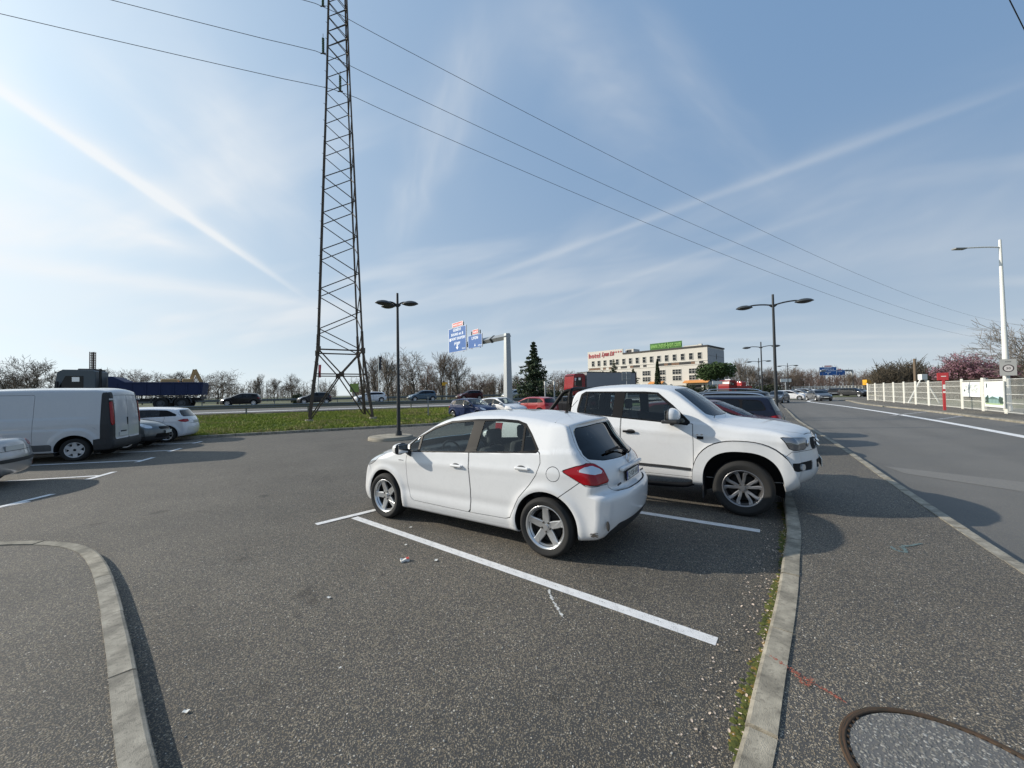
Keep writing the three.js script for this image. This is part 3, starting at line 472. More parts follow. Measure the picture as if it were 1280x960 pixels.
// ---- materials of vehicles
const dirtTex = tex(256, 256, (i, j) => { const u = i / 256 * 6.283, v = j / 256 * 6.283; const n = fbm(Math.cos(u) * 3 + 9, Math.sin(u) * 3 + Math.cos(v) * 3 + 20, 4) * 0.5 + fbm(i / 6 + 1, j / 6, 3) * 0.5; return 0.972 + 0.028 * sstep(0.3, 0.6, n); }, true);
function paintMat(r, g, b, metal = 0, coat = 0.9) { return phys(r, g, b, { roughness: metal ? 0.38 : 0.42, metalness: metal, specularIntensity: coat < 0.9 ? 0.4 : 1, clearcoat: coat, clearcoatRoughness: 0.06, map: dirtTex }); }
const MC = {
  white: paintMat(0.70, 0.705, 0.71), white2: paintMat(0.68, 0.69, 0.71), vanWhite: paintMat(0.50, 0.515, 0.53), tealGrey: paintMat(0.10, 0.12, 0.13, 0.4), black: paintMat(0.006, 0.006, 0.007, 0, 0.4), blue: paintMat(0.007, 0.020, 0.075, 0, 0.5), navy: paintMat(0.004, 0.007, 0.022, 0, 0.45),
  red: paintMat(0.36, 0.012, 0.016), maroon: paintMat(0.055, 0.005, 0.009, 0, 0.6), silver: paintMat(0.42, 0.43, 0.44, 0.6), grey: paintMat(0.12, 0.125, 0.135, 0.5), dark: paintMat(0.020, 0.022, 0.026, 0, 0.5), pale: paintMat(0.50, 0.54, 0.56, 0.5), beige: paintMat(0.34, 0.31, 0.26, 0.4), petrol: paintMat(0.04, 0.085, 0.13, 0.4),
  glass: phys(0.74, 0.80, 0.78, { roughness: 0.02, transmission: 1, thickness: 0, ior: 1.5, metalness: 0 }), tint: phys(0.10, 0.11, 0.115, { roughness: 0.02, transmission: 1, thickness: 0, ior: 1.5 }),
  darkGlass: phys(0.008, 0.010, 0.011, { roughness: 0.04, metalness: 0, specularIntensity: 0.55 }),
  trim: phys(0.011, 0.011, 0.012, { roughness: 0.45, specularIntensity: 0.22 }), plastic: std(0.022, 0.023, 0.025, 0.62), inner: std(0.010, 0.010, 0.011, 0.9), cloth: std(0.055, 0.057, 0.062, 0.9), greyPlastic: std(0.07, 0.075, 0.08, 0.6),
  rubber: std(0.016, 0.016, 0.016, 0.85), alloy: std(0.62, 0.63, 0.64, 0.28, 0.85), darkAlloy: std(0.05, 0.05, 0.055, 0.4, 0.6), satin: std(0.27, 0.27, 0.28, 0.35, 0.8), hub: std(0.5, 0.51, 0.52, 0.45, 0.3), chrome: std(0.75, 0.76, 0.78, 0.12, 1), steel: std(0.06, 0.055, 0.05, 0.7, 0.3),
  redLens: phys(0.30, 0.004, 0.010, { roughness: 0.22, clearcoat: 0.35, clearcoatRoughness: 0.04, specularIntensity: 0.5 }), clearLens: phys(0.62, 0.64, 0.66, { roughness: 0.10, metalness: 0.55, clearcoat: 1, clearcoatRoughness: 0.03 }), orange: phys(0.6, 0.20, 0.02, { roughness: 0.2, clearcoat: 1 }),
  lampDark: phys(0.20, 0.21, 0.23, { roughness: 0.12, metalness: 0.7, clearcoat: 1, clearcoatRoughness: 0.03 }), lampGlass: phys(0.92, 0.94, 0.95, { roughness: 0.02, transmission: 1, thickness: 0, ior: 1.45 }), plate: std(0.62, 0.62, 0.58, 0.5),
};
function plateTex(text) { return std(1, 1, 1, 0.45, 0, { map: canvasTex(512, 112, (x, w, h) => { x.fillStyle = '#dcdcd6'; x.fillRect(0, 0, w, h); x.fillStyle = '#24408e'; x.fillRect(0, 0, 44, h); x.fillRect(w - 44, 0, 44, h); x.fillStyle = '#f0f0f0'; x.font = 'bold 26px sans-serif'; x.textAlign = 'center'; x.fillText('F', 22, h - 16); x.fillStyle = '#141414'; x.font = 'bold 92px sans-serif'; x.fillText(text, w / 2, 88, w - 110); x.strokeStyle = '#333'; x.lineWidth = 4; x.strokeRect(2, 2, w - 4, h - 4); }) }); }
const plates = {};
function plateMat(text) { return plates[text] ??= plateTex(text); }

// ---- wheels (axis along z, outer face towards +z); r tyre radius, rr rim radius
const tyreCache = {};
function tyreGeo(r, rr, w, n) { const key = [r, rr, w, n].join(); if (tyreCache[key]) return tyreCache[key]; const h = w / 2, L = [[rr - 0.012, -h * 0.78], [rr + 0.006, -h * 0.9], [(r + rr) / 2, -h * 1.04], [r - 0.022, -h * 0.93], [r - 0.006, -h * 0.80], [r, -h * 0.6]]; if (n > 24) for (const c of [-0.33, 0, 0.33]) L.push([r, h * c - 0.006], [r - 0.008, h * c - 0.004], [r - 0.008, h * c + 0.004], [r, h * c + 0.006]); L.push([r, h * 0.6], [r - 0.006, h * 0.80], [r - 0.022, h * 0.93], [(r + rr) / 2 + 0.02, h * 1.03], [(r + rr) / 2, h * 1.045], [rr + 0.006, h * 0.9], [rr - 0.012, h * 0.78]); return tyreCache[key] = new THREE.LatheGeometry(L.map(([a, b]) => new THREE.Vector2(a, b)), n).rotateX(Math.PI / 2); }
const rimCache = {};
function rimGeo(kind, rr, w, n) {
  const key = [kind, rr, w, n].join(); if (rimCache[key]) return rimCache[key];
  const h = w / 2, out = { bright: [], dark: [], bolt: [] }, lip = [[rr - 0.035, h * 0.45], [rr - 0.018, h * 0.72], [rr - 0.006, h * 0.86], [rr + 0.006, h * 0.90], [rr + 0.004, h * 0.80]];
  out.bright.push(new THREE.LatheGeometry(lip.map(([a, b]) => new THREE.Vector2(a, b)), n).rotateX(Math.PI / 2));
  out.dark.push(new THREE.LatheGeometry([[rr - 0.012, -h * 0.8], [rr - 0.05, -h * 0.3], [rr - 0.045, h * 0.2], [rr - 0.02, h * 0.7]].map(([a, b]) => new THREE.Vector2(a, b)), n).rotateX(Math.PI / 2));
  out.dark.push(new THREE.CylinderGeometry(rr * 0.72, rr * 0.72, 0.012, 28).rotateX(Math.PI / 2).translate(0, 0, h * 0.05), new THREE.CylinderGeometry(rr - 0.03, rr - 0.03, 0.006, 28).rotateX(Math.PI / 2).translate(0, 0, -h * 0.3));
  const spoke = (shape, ang, d = 0.022, z = h * 0.5) => { const g = new THREE.ExtrudeGeometry(shape, { depth: d, bevelEnabled: true, bevelThickness: 0.006, bevelSize: 0.006, bevelSegments: 2, curveSegments: 4 }); const P = g.attributes.position; for (let i = 0; i < P.count; i++) { const q = Math.hypot(P.getX(i), P.getY(i)) / rr; P.setZ(i, P.getZ(i) + h * 0.22 * q * q - 0.004); } g.computeVertexNormals(); return g.rotateZ(ang).translate(0, 0, z - d); };
  const S = (pts) => { const s = new THREE.Shape(); pts.forEach(([a, b], i) => i ? s.lineTo(a, b) : s.moveTo(a, b)); s.closePath(); return s; };
  if (kind === 'five') for (let k = 0; k < 5; k++) { const a = k * 1.2566 + 0.30; out.bright.push(spoke(S([[0.05 * rr / 0.228, -0.034], [rr * 0.45, -0.036], [rr * 0.80, -0.030], [rr - 0.012, -0.040], [rr - 0.010, 0.040], [rr * 0.80, 0.030], [rr * 0.45, 0.036], [0.05 * rr / 0.228, 0.034]]), a)); }
  else if (kind === 'twin') for (let k = 0; k < 5; k++) for (const sg of [-1, 1]) { const a = k * 1.2566 + Math.PI / 2 + 0.6283; const p = [[rr * 0.20, sg * 0.012], [rr * 0.45, sg * 0.030], [rr * 0.72, sg * 0.058], [rr - 0.012, sg * 0.052], [rr - 0.010, sg * 0.098], [rr * 0.70, sg * 0.092], [rr * 0.42, sg * 0.058], [rr * 0.20, sg * 0.040]]; out.bright.push(spoke(S(sg > 0 ? p : p.reverse()), a, 0.02)); }
  else if (kind === 'cap') { out.bright.push(new THREE.CylinderGeometry(rr * 0.55, rr * 0.60, 0.03, 32).rotateX(Math.PI / 2).translate(0, 0, h * 0.62)); for (let k = 0; k < 6; k++) out.bright.push(spoke(S([[rr * 0.3, -0.052], [rr - 0.008, -0.040], [rr - 0.008, 0.040], [rr * 0.3, 0.052]]), k * 1.0472, 0.02, h * 0.6)); out.dark.push(new THREE.CylinderGeometry(rr * 0.16, rr * 0.16, 0.02, 20).rotateX(Math.PI / 2).translate(0, 0, h * 0.70)); }
  else for (let k = 0; k < 7; k++) out.bright.push(spoke(S([[rr * 0.15, -0.026], [rr - 0.01, -0.024], [rr - 0.01, 0.024], [rr * 0.15, 0.026]]), k * 0.8976, 0.02));
  const hubR = rr * 0.24; if (kind !== 'cap') { out.bright.push(new THREE.CylinderGeometry(hubR, hubR * 1.05, 0.03, 24).rotateX(Math.PI / 2).translate(0, 0, h * 0.42)); out.bright.push(new THREE.CylinderGeometry(0.028, 0.03, 0.02, 20).rotateX(Math.PI / 2).translate(0, 0, h * 0.42 + 0.018)); for (let k = 0; k < 5; k++) out.bolt.push(new THREE.CylinderGeometry(0.011, 0.011, 0.014, 8).rotateX(Math.PI / 2).translate(Math.cos(k * 1.2566 + 0.93) * 0.052, Math.sin(k * 1.2566 + 0.93) * 0.052, h * 0.42 + 0.016)); }
  return rimCache[key] = { bright: merge(out.bright), dark: merge(out.dark), bolt: out.bolt };
}
function wheel(parent, x, y, z, o, steer = 0) {
  const g = new THREE.Group(); g.name = 'wheel'; g.position.set(x, y, z); g.rotation.set(0, (z < 0 ? Math.PI : 0) + steer, 0); if (o.spin) g.rotateZ(o.spin); parent.add(g);
  const n = o.seg ?? 40; part('tyre', tyreGeo(o.r, o.rr, o.w, n), MC.rubber, g);
  const q = rimGeo(o.kind ?? 'seven', o.rr, o.w, n); part('rim', q.bright, o.mat ?? MC.alloy, g); part('brake', q.dark, o.darkMat ?? MC.inner, g); if (n >= 48) for (const b of q.bolt) part('bolt', b, MC.steel, g);
  return g;
}

// ---- the general vehicle
// spec: outline, width(x, y), arches [[x, y, r]], cuts: [{ name, view, poly, mat, side, gap, lift, depth, parent, where }]
function vehicle(root, spec, res = 1) {
  const N = Math.round((spec.N ?? 360) * res), Ns = Math.max(6, Math.round(22 * res)), Nf = Math.max(2, Math.round(6 * res)), Nd = Math.max(6, Math.round(26 * res));
  let m = skin(spec, N, Ns, Nf, Nd);
  const parts = {};
  // wheel openings first
  const pn = spec.archPower ?? 2, arch = (x, y, z) => { let d = 1e9; for (const [ax, ay, ar, flat] of spec.arches) { const dy = y - ay, e = Math.pow(Math.pow(Math.abs(x - ax), pn) + Math.pow(Math.abs(dy > 0 ? dy : dy * (flat ?? 0.9)), pn), 1 / pn) - ar; d = Math.min(d, e); } return z > (spec.archDepth ?? 0.5) ? d : Math.max(d, ((spec.archDepth ?? 0.5) - z)); };
  [, m] = split(m, arch, 0, false, true);
  let liner = { pos: m.pos.slice(), nor: m.nor, idx: m.idx };
  const out = [];
  for (const c of spec.cuts) {
    const P = c.poly, u = c.view === 'front' ? (x, y, z) => sdPoly(P, z, y) : c.view === 'top' ? (x, y, z) => sdPoly(P, x, z) : c.view === 'slant' ? (x, y, z) => sdPoly(P, z * Math.cos(c.phi) - x * Math.sin(c.phi), y) : (x, y) => sdPoly(P, x, y);
    const w = c.where, f = w ? (x, y, z, a, b, n) => { const k = w(x, y, z, a, b, n); return k > 0 ? u(x, y, z) : Math.max(u(x, y, z), -k * (c.whereScale ?? 1)); } : u;
    const [a, b] = split(m, f, c.gap ?? 0);
    m = b; if (!empty(a)) out.push([c, a]);
    if (c.open || c.hole) { const [, l] = split(liner, f, 0, false, true); liner = l; }
  }
  for (const [c, a] of out) {
    if (c.hole) continue;
    const p = panel(a, c.lift ?? 0, c.depth ?? (c.gap ? 0.012 : 0)), mat = typeof c.mat === 'string' ? MC[c.mat] : c.mat ?? spec.paint;
    const holder = (k) => (c.parent && parts[c.parent + k]) || (c.parent && parts[c.parent]) || root;
    if (c.side === 'both') for (const s of [1, -1]) parts[(c.id ?? c.name) + s] = part(c.name, toGeo(p, s), mat, holder(s), c.label);
    else parts[c.id ?? c.name] = part(c.name, toGeo(p, 0), mat, holder(''), c.label);
  }
  parts.body = part('body', toGeo(panel(m, 0, spec.rim ?? 0.012), 0), spec.paint, root);
  // a dark shell just inside closes the joints and lines the cabin
  for (let i = 0; i < liner.pos.length; i++) liner.pos[i] -= liner.nor[i] * 0.014;
  parts.lining = part('lining', toGeo(liner, 0), spec.lining ?? MC.inner, root);
  // wheel houses
  for (const [ax, ay, ar, flat] of spec.arches) for (const s of [-1, 1]) {
    const n = Math.max(8, Math.round(26 * res)), zi = (spec.archDepth ?? 0.5) - 0.02, pos = [], pts = [];
    for (let k = 0; k <= n; k++) { const th = -0.35 + (Math.PI + 0.7) * k / n, q = Math.pow(Math.pow(Math.abs(Math.cos(th)), pn) + Math.pow(Math.abs(Math.sin(th)), pn), -1 / pn), x = ax + Math.cos(th) * q * (ar + 0.012), y = ay + Math.sin(th) * q * (ar + 0.012) * (Math.sin(th) < 0 ? 1 / (flat ?? 0.9) : 1), zo = Math.max(zi + 0.05, spec.width(x, Math.max(y, 0.2)) - 0.02); pts.push([x, y, zo]); }
    for (let k = 0; k < n; k++) { const [x0, y0, z0] = pts[k], [x1, y1, z1] = pts[k + 1], a = [x0, y0, z0 * s], b = [x1, y1, z1 * s], c = [x1, y1, zi * s], d = [x0, y0, zi * s]; pos.push(...a, ...b, ...c, ...a, ...c, ...d); pos.push(...d, ...c, ax, ay, zi * s); }
    const g = new THREE.BufferGeometry(); g.setAttribute('position', new THREE.Float32BufferAttribute(pos, 3)); g.computeVertexNormals(); part('wheel_house', g, MC.inner, root);
  }
  return parts;
}
// seats, dashboard and steering wheel seen through the glass
function seatGeo(w = 0.5) { return [box(0.50, 0.14, w, 0.02, 0.07, 0, 0.05), box(0.13, 0.62, w * 0.94, -0.26, 0.40, 0, 0.05).rotateZ(0.16), box(0.09, 0.19, 0.27, -0.40, 0.80, 0, 0.04), rod(V(-0.35, 0.62, 0.06), V(-0.38, 0.75, 0.06), 0.007), rod(V(-0.35, 0.62, -0.06), V(-0.38, 0.75, -0.06), 0.007)]; }
function cabin(root, o) {
  const rows = o.rows ?? [0.05, -0.85], y = o.y ?? 0.42, zs = o.z ?? 0.37;
  rows.forEach((x, i) => { const n = i && o.bench ? [-0.45, 0, 0.45] : [-zs, zs]; for (const z of n) part(i ? 'rear_seat' : 'front_seat', merge(seatGeo(i && o.bench ? 0.42 : 0.5)).translate(x, y, z), o.mat ?? MC.cloth, root); });
  if (o.dash) { const [dx, dy, dw] = o.dash; part('dashboard', [box(0.55, 0.24, dw, dx, dy, 0, 0.09), box(0.22, 0.09, 0.42, dx - 0.12, dy + 0.10, -zs, 0.04)], MC.plastic, root); const st = new THREE.TorusGeometry(0.185, 0.015, 8, 32).rotateY(Math.PI / 2); part('steering_wheel', [st, box(0.02, 0.03, 0.36), box(0.03, 0.11, 0.12, 0.01), rod(V(0.02, 0, 0), V(0.30, -0.12, 0), 0.025)].map((g) => g.rotateZ(-0.40).translate(dx - 0.42, dy + 0.06, -zs)), MC.plastic, root); }
  if (o.mirror) part('inside_mirror', [box(0.03, 0.07, 0.24, o.mirror[0], o.mirror[1], 0, 0.012), rod(V(o.mirror[0], o.mirror[1], 0), V(o.mirror[0] + 0.08, o.mirror[1] + 0.06, 0), 0.008)], MC.plastic, root);
}
// door mirror: a shell with a dark foot
function doorMirror(root, x, y, z, o = {}) {
  const s = Math.sign(z), sc = o.scale ?? 1, g = new THREE.Group(); g.name = 'door_mirror'; g.position.set(x, y, z); root.add(g);
  const half = (front) => { const sh = new THREE.SphereGeometry(front ? 1 : 1.03, 28, 18), P = sh.attributes.position; for (let i = 0; i < P.count; i++) { const a = P.getX(i), b = P.getY(i), c = P.getZ(i), px = front ? Math.max(a, -0.05) : Math.min(a, 0.03) * 0.38, f = (v) => Math.sign(v) * Math.pow(Math.abs(v), 0.72); P.setXYZ(i, px * 0.115 * sc, f(b) * (b < 0 && o.flat ? 0.45 : 1) * (o.h ?? 0.078) * sc + (c * s < 0 ? 0 : -0.006), f(c) * (o.w ?? 0.118) * sc); } sh.computeVertexNormals(); return sh; };
  part('mirror_shell', half(true), o.mat ?? MC.white, g); part('mirror_housing', half(false), MC.plastic, g); part('mirror_glass', box(0.006, (o.h ?? 0.078) * (o.flat ? 1.1 : 1.55) * sc, (o.w ?? 0.118) * 1.6 * sc, -0.046 * sc, o.flat ? 0.02 : 0, 0, 0.002), MC.chrome, g); if (o.flat) part('mirror_base', box(0.20 * sc, 0.045 * sc, (o.w ?? 0.118) * 2.0 * sc, 0.01, -(o.h ?? 0.078) * 0.52 * sc, 0, 0.018), MC.plastic, g);
  part('mirror_foot', bar(V(-0.01, -0.03, -s * 0.08 * sc), V(-0.02, -0.10 * sc, -s * (o.reach ?? 0.17)), 0.05 * sc, 0.06 * sc), o.foot ?? MC.plastic, g);
  return g;
}
// ---------------------------------------------------------------- the white hatchback in the foreground
const HATCH = [-0.2969, 0, -5.5645], HATCH_TURN = 2.5678;
{
  const beltY = (x) => 1.035 - 0.055 * x;
  const wp = [[-2.1, 0.80], [-1.85, 0.832], [-1.3, 0.872], [-0.6, 0.878], [0.3, 0.880], [0.9, 0.876], [1.3, 0.868], [1.7, 0.83], [2.0, 0.77], [2.2, 0.72]];
  const width = (x, y) => {
    let w = table(wp, x); const b = beltY(x);
    w -= 0.22 * Math.max(0, 0.40 - y) * sstep(0.42, 0.16, y) + 0.045 * Math.pow(Math.max(0, (y - 0.74)) / 0.3, 2) * (y < b ? 1 : 0) * 0.6;
    if (y > b) { const e = y - b; w -= 0.045 * Math.pow((b - 0.74) / 0.3, 2) * 0.6 + 0.018 * sstep(0, 0.03, e) + 0.40 * e + 0.10 * e * e; }
    // lips round the wheels and a soft crease along the doors
    for (const ax of [-1.3, 1.3]) { const d = Math.hypot(x - ax, y - 0.325); w += 0.014 * Math.exp(-Math.pow((d - 0.40) / 0.05, 2)); }
    w += 0.006 * Math.exp(-Math.pow((y - 0.86 - 0.03 * -x) / 0.05, 2)) - 0.010 * Math.exp(-Math.pow((y - 0.47) / 0.06, 2)) * sstep(1.1, 0.8, Math.abs(x));
    return w;
  };
  const outline = [
    [2.13, 0.20, 1.80, 0.20, 0.04], [2.18, 0.30, 1.84, 0.31, 0.05], [2.19, 0.48, 1.84, 0.48, 0.06], [2.16, 0.64, 1.81, 0.62, 0.06], [2.09, 0.745, 1.76, 0.72, 0.06], [1.97, 0.825, 1.68, 0.795, 0.06],
    [1.76, 0.905, 1.54, 0.87, 0.08], [1.50, 0.975, 1.31, 0.93, 0.09], [1.27, 1.025, 1.10, 0.985, 0.07], [1.13, 1.065, 0.97, 1.03, 0.05], [0.80, 1.255, 0.65, 1.235, 0.04], [0.44, 1.425, 0.33, 1.40, 0.04], [0.14, 1.505, 0.06, 1.462, 0.05],
    [-0.22, 1.533, -0.25, 1.487, 0.07], [-0.70, 1.533, -0.70, 1.49, 0.08], [-1.12, 1.508, -1.05, 1.466, 0.08], [-1.38, 1.472, -1.28, 1.432, 0.07], [-1.56, 1.442, -1.45, 1.402, 0.03], [-1.605, 1.425, -1.485, 1.386, 0.02], [-1.575, 1.390, -1.510, 1.362, 0.03],
    [-1.70, 1.235, -1.60, 1.20, 0.06], [-1.885, 1.045, -1.735, 1.02, 0.07], [-1.955, 0.965, -1.82, 0.94, 0.09], [-1.985, 0.84, -1.875, 0.83, 0.11], [-1.998, 0.738, -1.888, 0.733, 0.12], [-2.065, 0.708, -1.955, 0.705, 0.11], [-2.092, 0.675, -1.985, 0.672, 0.12], [-2.098, 0.56, -1.99, 0.56, 0.13], [-2.075, 0.40, -1.965, 0.40, 0.12], [-2.00, 0.27, -1.88, 0.27, 0.08],
    [-1.75, 0.22, -1.62, 0.22, 0.04], [-0.9, 0.185, -0.9, 0.195, 0.04], [0.0, 0.185, 0.0, 0.195, 0.04], [0.9, 0.185, 0.9, 0.195, 0.04], [1.70, 0.185, 1.55, 0.19, 0.04],
  ];
  const rear = (x) => -x - 1.45, front = (x) => x - 0.0;
  const S45 = -Math.PI / 4;
  const dlo = [[0.80, 0.985], [0.845, 1.075], [0.735, 1.165], [0.60, 1.232], [0.43, 1.325], [0.17, 1.405], [-0.25, 1.440], [-0.63, 1.450], [-0.86, 1.440], [-0.99, 1.405], [-1.09, 1.295], [-1.215, 1.128], [-1.195, 1.100], [-0.99, 1.088], [-0.23, 1.040], [0.55, 0.995]];
  const spec = {
    outline, width, N: 460, crownPower: 2.7, paint: MC.white, arches: [[-1.3, 0.328, 0.372], [1.3, 0.328, 0.368]], archDepth: 0.52,
    cuts: [
      { name: 'window', id: 'wq', view: 'side', poly: [[0.79, 0.998], [0.825, 1.072], [0.735, 1.148], [0.655, 1.192], [0.650, 1.002]], mat: 'glass', side: 'both', lift: -0.006, open: true },
      { name: 'window', id: 'wf', view: 'side', poly: [[0.615, 1.006], [0.625, 1.205], [0.43, 1.303], [0.17, 1.382], [-0.215, 1.414], [-0.185, 1.052]], mat: 'glass', side: 'both', lift: -0.006, open: true },
      { name: 'window', id: 'wr', view: 'side', poly: [[-0.345, 1.062], [-0.375, 1.420], [-0.63, 1.428], [-0.86, 1.416], [-0.962, 1.385], [-0.985, 1.102]], mat: 'glass', side: 'both', lift: -0.006, open: true },
      { name: 'window', id: 'wc', view: 'side', poly: [[-1.012, 1.105], [-0.990, 1.372], [-1.072, 1.284], [-1.180, 1.128]], mat: 'tint', side: 'both', lift: -0.006, open: true },
      { name: 'window_trim', view: 'side', poly: dlo, mat: 'trim', side: 'both', gap: 0.004, depth: 0.02, open: true },
      { name: 'windscreen', view: 'front', poly: [[-0.2, 1.075], [0.55, 1.07], [0.665, 1.085], [0.62, 1.20], [0.535, 1.42], [0.45, 1.452], [-0.2, 1.472]], mat: 'glass', where: (x) => x - 0.05, gap: 0.006, lift: -0.004, open: true },
      { name: 'rear_window', view: 'front', poly: [[-0.2, 1.378], [0.54, 1.362], [0.615, 1.335], [0.705, 1.10], [0.69, 1.055], [0.52, 1.025], [-0.2, 1.008]], mat: 'tint', where: (x) => -x - 1.50, gap: 0.008, lift: -0.006, open: true },
      { name: 'tail_lamp_lens', id: 'tlc', view: 'slant', phi: S45, poly: [[-0.58, 0.944], [-0.66, 0.985], [-0.76, 0.990], [-0.84, 0.958], [-0.888, 0.915], [-0.76, 0.910]], mat: 'clearLens', side: 'both', where: (x) => -x - 1.3, lift: 0.006 },
      { name: 'tail_lamp', view: 'slant', phi: S45, poly: [[-0.455, 0.935], [-0.59, 0.995], [-0.70, 1.020], [-0.80, 1.008], [-0.89, 0.95], [-0.945, 0.83], [-0.93, 0.815], [-0.78, 0.808], [-0.64, 0.815], [-0.60, 0.838]], mat: 'redLens', side: 'both', where: (x) => -x - 1.3, gap: 0.008, lift: 0.006, depth: 0.03 },
      { name: 'head_lamp', view: 'slant', phi: -S45, poly: [[-0.36, 0.905], [-0.47, 0.925], [-0.78, 0.865], [-0.93, 0.79], [-0.90, 0.735], [-0.72, 0.70], [-0.58, 0.735], [-0.47, 0.80]], mat: 'clearLens', side: 'both', where: (x) => x - 1.3, gap: 0.006, lift: 0.003, depth: 0.02 },
      { name: 'fuel_flap', view: 'side', poly: [...Array(20).keys()].map((k) => [-1.405 + 0.078 * Math.cos(k * 0.314), 0.895 + 0.078 * Math.sin(k * 0.314)]), gap: 0.007, side: 'both', depth: 0.01 },
      { name: 'front_door', view: 'side', poly: [[0.815, 0.990], [0.838, 0.90], [0.832, 0.70], [0.80, 0.50], [0.755, 0.375], [0.70, 0.338], [-0.255, 0.325], [-0.283, 0.36], [-0.290, 0.60], [-0.262, 0.86], [-0.250, 1.05]], gap: 0.009, side: 'both', depth: 0.014 },
      { name: 'rear_door', view: 'side', poly: [[-0.258, 1.05], [-0.270, 0.86], [-0.298, 0.60], [-0.291, 0.36], [-0.265, 0.325], [-0.80, 0.335], [-0.865, 0.36], [-0.90, 0.44], [-0.985, 0.60], [-1.115, 0.745], [-1.205, 0.87], [-1.250, 1.00], [-1.235, 1.105], [-1.20, 1.12]], gap: 0.009, side: 'both', depth: 0.014 },
      { name: 'diffuser', view: 'front', poly: [[-0.2, 0.40], [0.56, 0.40], [0.70, 0.33], [0.74, 0.10], [-0.2, 0.1]], mat: 'plastic', where: (x) => -x - 1.78, gap: 0.004 },
      { name: 'tailgate', view: 'front', poly: [[-0.2, 1.60], [0.60, 1.60], [0.645, 1.36], [0.73, 1.10], [0.715, 1.045], [0.66, 0.98], [0.63, 0.84], [0.60, 0.76], [0.54, 0.722], [0.3, 0.712], [-0.2, 0.708]], where: (x) => -x - 1.33, gap: 0.008, depth: 0.014 },
      { name: 'rear_bumper', view: 'side', poly: [[-1.452, 0.10], [-1.462, 0.655], [-1.70, 0.835], [-1.76, 0.80], [-2.4, 0.80], [-2.4, 0.1]], gap: 0.008, depth: 0.012 },
      { name: 'grille', view: 'front', poly: [[-0.2, 0.46], [0.44, 0.45], [0.55, 0.30], [-0.2, 0.27]], mat: 'trim', where: (x) => x - 1.6, gap: 0.006, lift: -0.02 },
      { name: 'front_bumper', view: 'side', poly: [[1.56, 0.1], [1.635, 0.56], [1.66, 0.70], [1.72, 0.73], [2.4, 0.72], [2.4, 0.1]], gap: 0.007, depth: 0.012 },
      { name: 'bonnet', view: 'top', poly: [[1.03, -0.2], [1.03, 0.66], [1.25, 0.70], [1.55, 0.69], [1.80, 0.58], [1.99, 0.35], [2.06, -0.2]], where: (x, y) => y - 0.70, gap: 0.007, depth: 0.012 },
      { name: 'sill', view: 'side', poly: [[-0.95, 0.1], [-0.93, 0.272], [-0.6, 0.262], [0.7, 0.262], [0.90, 0.275], [0.93, 0.1]], gap: 0.003, side: 'both' },
    ],
  };
  const car = thing('white_hatchback', 'white five door hatchback with a scraped rear bumper parked beside the pickup', 'car', HATCH, HATCH_TURN);
  const p = vehicle(car, spec, 1);
  cabin(car, { rows: [0.10, -0.78], y: 0.40, z: 0.37, bench: true, dash: [0.86, 0.86, 1.28], mirror: [0.42, 1.32] });
  const wz = 0.775; for (const [x, z, spin] of [[-1.3, wz, 0.4], [-1.3, -wz, 0.03], [1.3, wz, 0.7], [1.3, -wz, 0.35]]) wheel(car, x, 0.317, z, { r: 0.317, rr: 0.226, w: 0.215, kind: 'five', spin, seg: 56 }, x > 0 ? 0.0 : 0);
  // handles, mirrors, badge, plate, wiper, aerial
  for (const s of [-1, 1]) for (const [x, y, id] of [[-0.085, 0.872, 'front_door'], [-1.035, 0.925, 'rear_door']]) {
    const z = width(x, y) * s; part('door_handle', [new THREE.CapsuleGeometry(0.017, 0.15, 6, 12).rotateZ(Math.PI / 2).scale(1, 1, 0.8).translate(x, y, z + s * 0.024), box(0.03, 0.022, 0.03, x - 0.075, y, z + s * 0.008, 0.006), box(0.03, 0.022, 0.03, x + 0.075, y, z + s * 0.008, 0.006)], MC.white, p[id + s] ?? car);
    part('handle_recess', new THREE.SphereGeometry(0.05, 20, 10).scale(1.15, 0.62, 0.10).translate(x + 0.02, y, z - s * 0.0005), MC.greyPlastic, p[id + s] ?? car);
  }
  for (const s of [-1, 1]) { doorMirror(car, 0.79, 1.045, s * 1.005, { mat: MC.white, h: 0.072, w: 0.10, reach: 0.16 }); }
  const xr = -2.0;
  part('plate_garnish', [box(0.05, 0.042, 0.74, xr + 0.008, 0.912, 0, 0.016)], MC.white, car);
  part('number_plate', box(0.012, 0.11, 0.52, xr - 0.004, 0.825, 0, 0.003), [MC.trim, plateMat('CJ·126·VM'), MC.trim, MC.trim, MC.trim, MC.trim][0], car);
  part('number_plate_face', new THREE.PlaneGeometry(0.50, 0.10).rotateY(-Math.PI / 2).translate(xr - 0.0115, 0.825, 0), plateMat('CJ·126·VM'), car);
  // badge: three ovals
  const ov = (a, b, r) => new THREE.TubeGeometry(new THREE.CatmullRomCurve3([...Array(24).keys()].map((k) => V(0, b * Math.sin(k / 24 * 6.283), a * Math.cos(k / 24 * 6.283))), true), 48, r, 6, true);
  part('badge', [ov(0.068, 0.047, 0.0055), ov(0.026, 0.045, 0.005), ov(0.045, 0.017, 0.0045).translate(0, 0.021, 0)].map((g) => g.rotateZ(-0.25).translate(-1.958, 0.985, 0)), MC.chrome, car);
  part('model_badge', [0, 1, 2, 3, 4].map((k) => box(0.006, 0.020, 0.018, -1.990, 0.775, -0.50 + k * 0.024)), MC.greyPlastic, car);
  part('model_badge', [0, 1, 2, 3, 4, 5].map((k) => box(0.006, 0.018, 0.016, -1.990, 0.775, 0.40 + k * 0.021)), MC.greyPlastic, car);
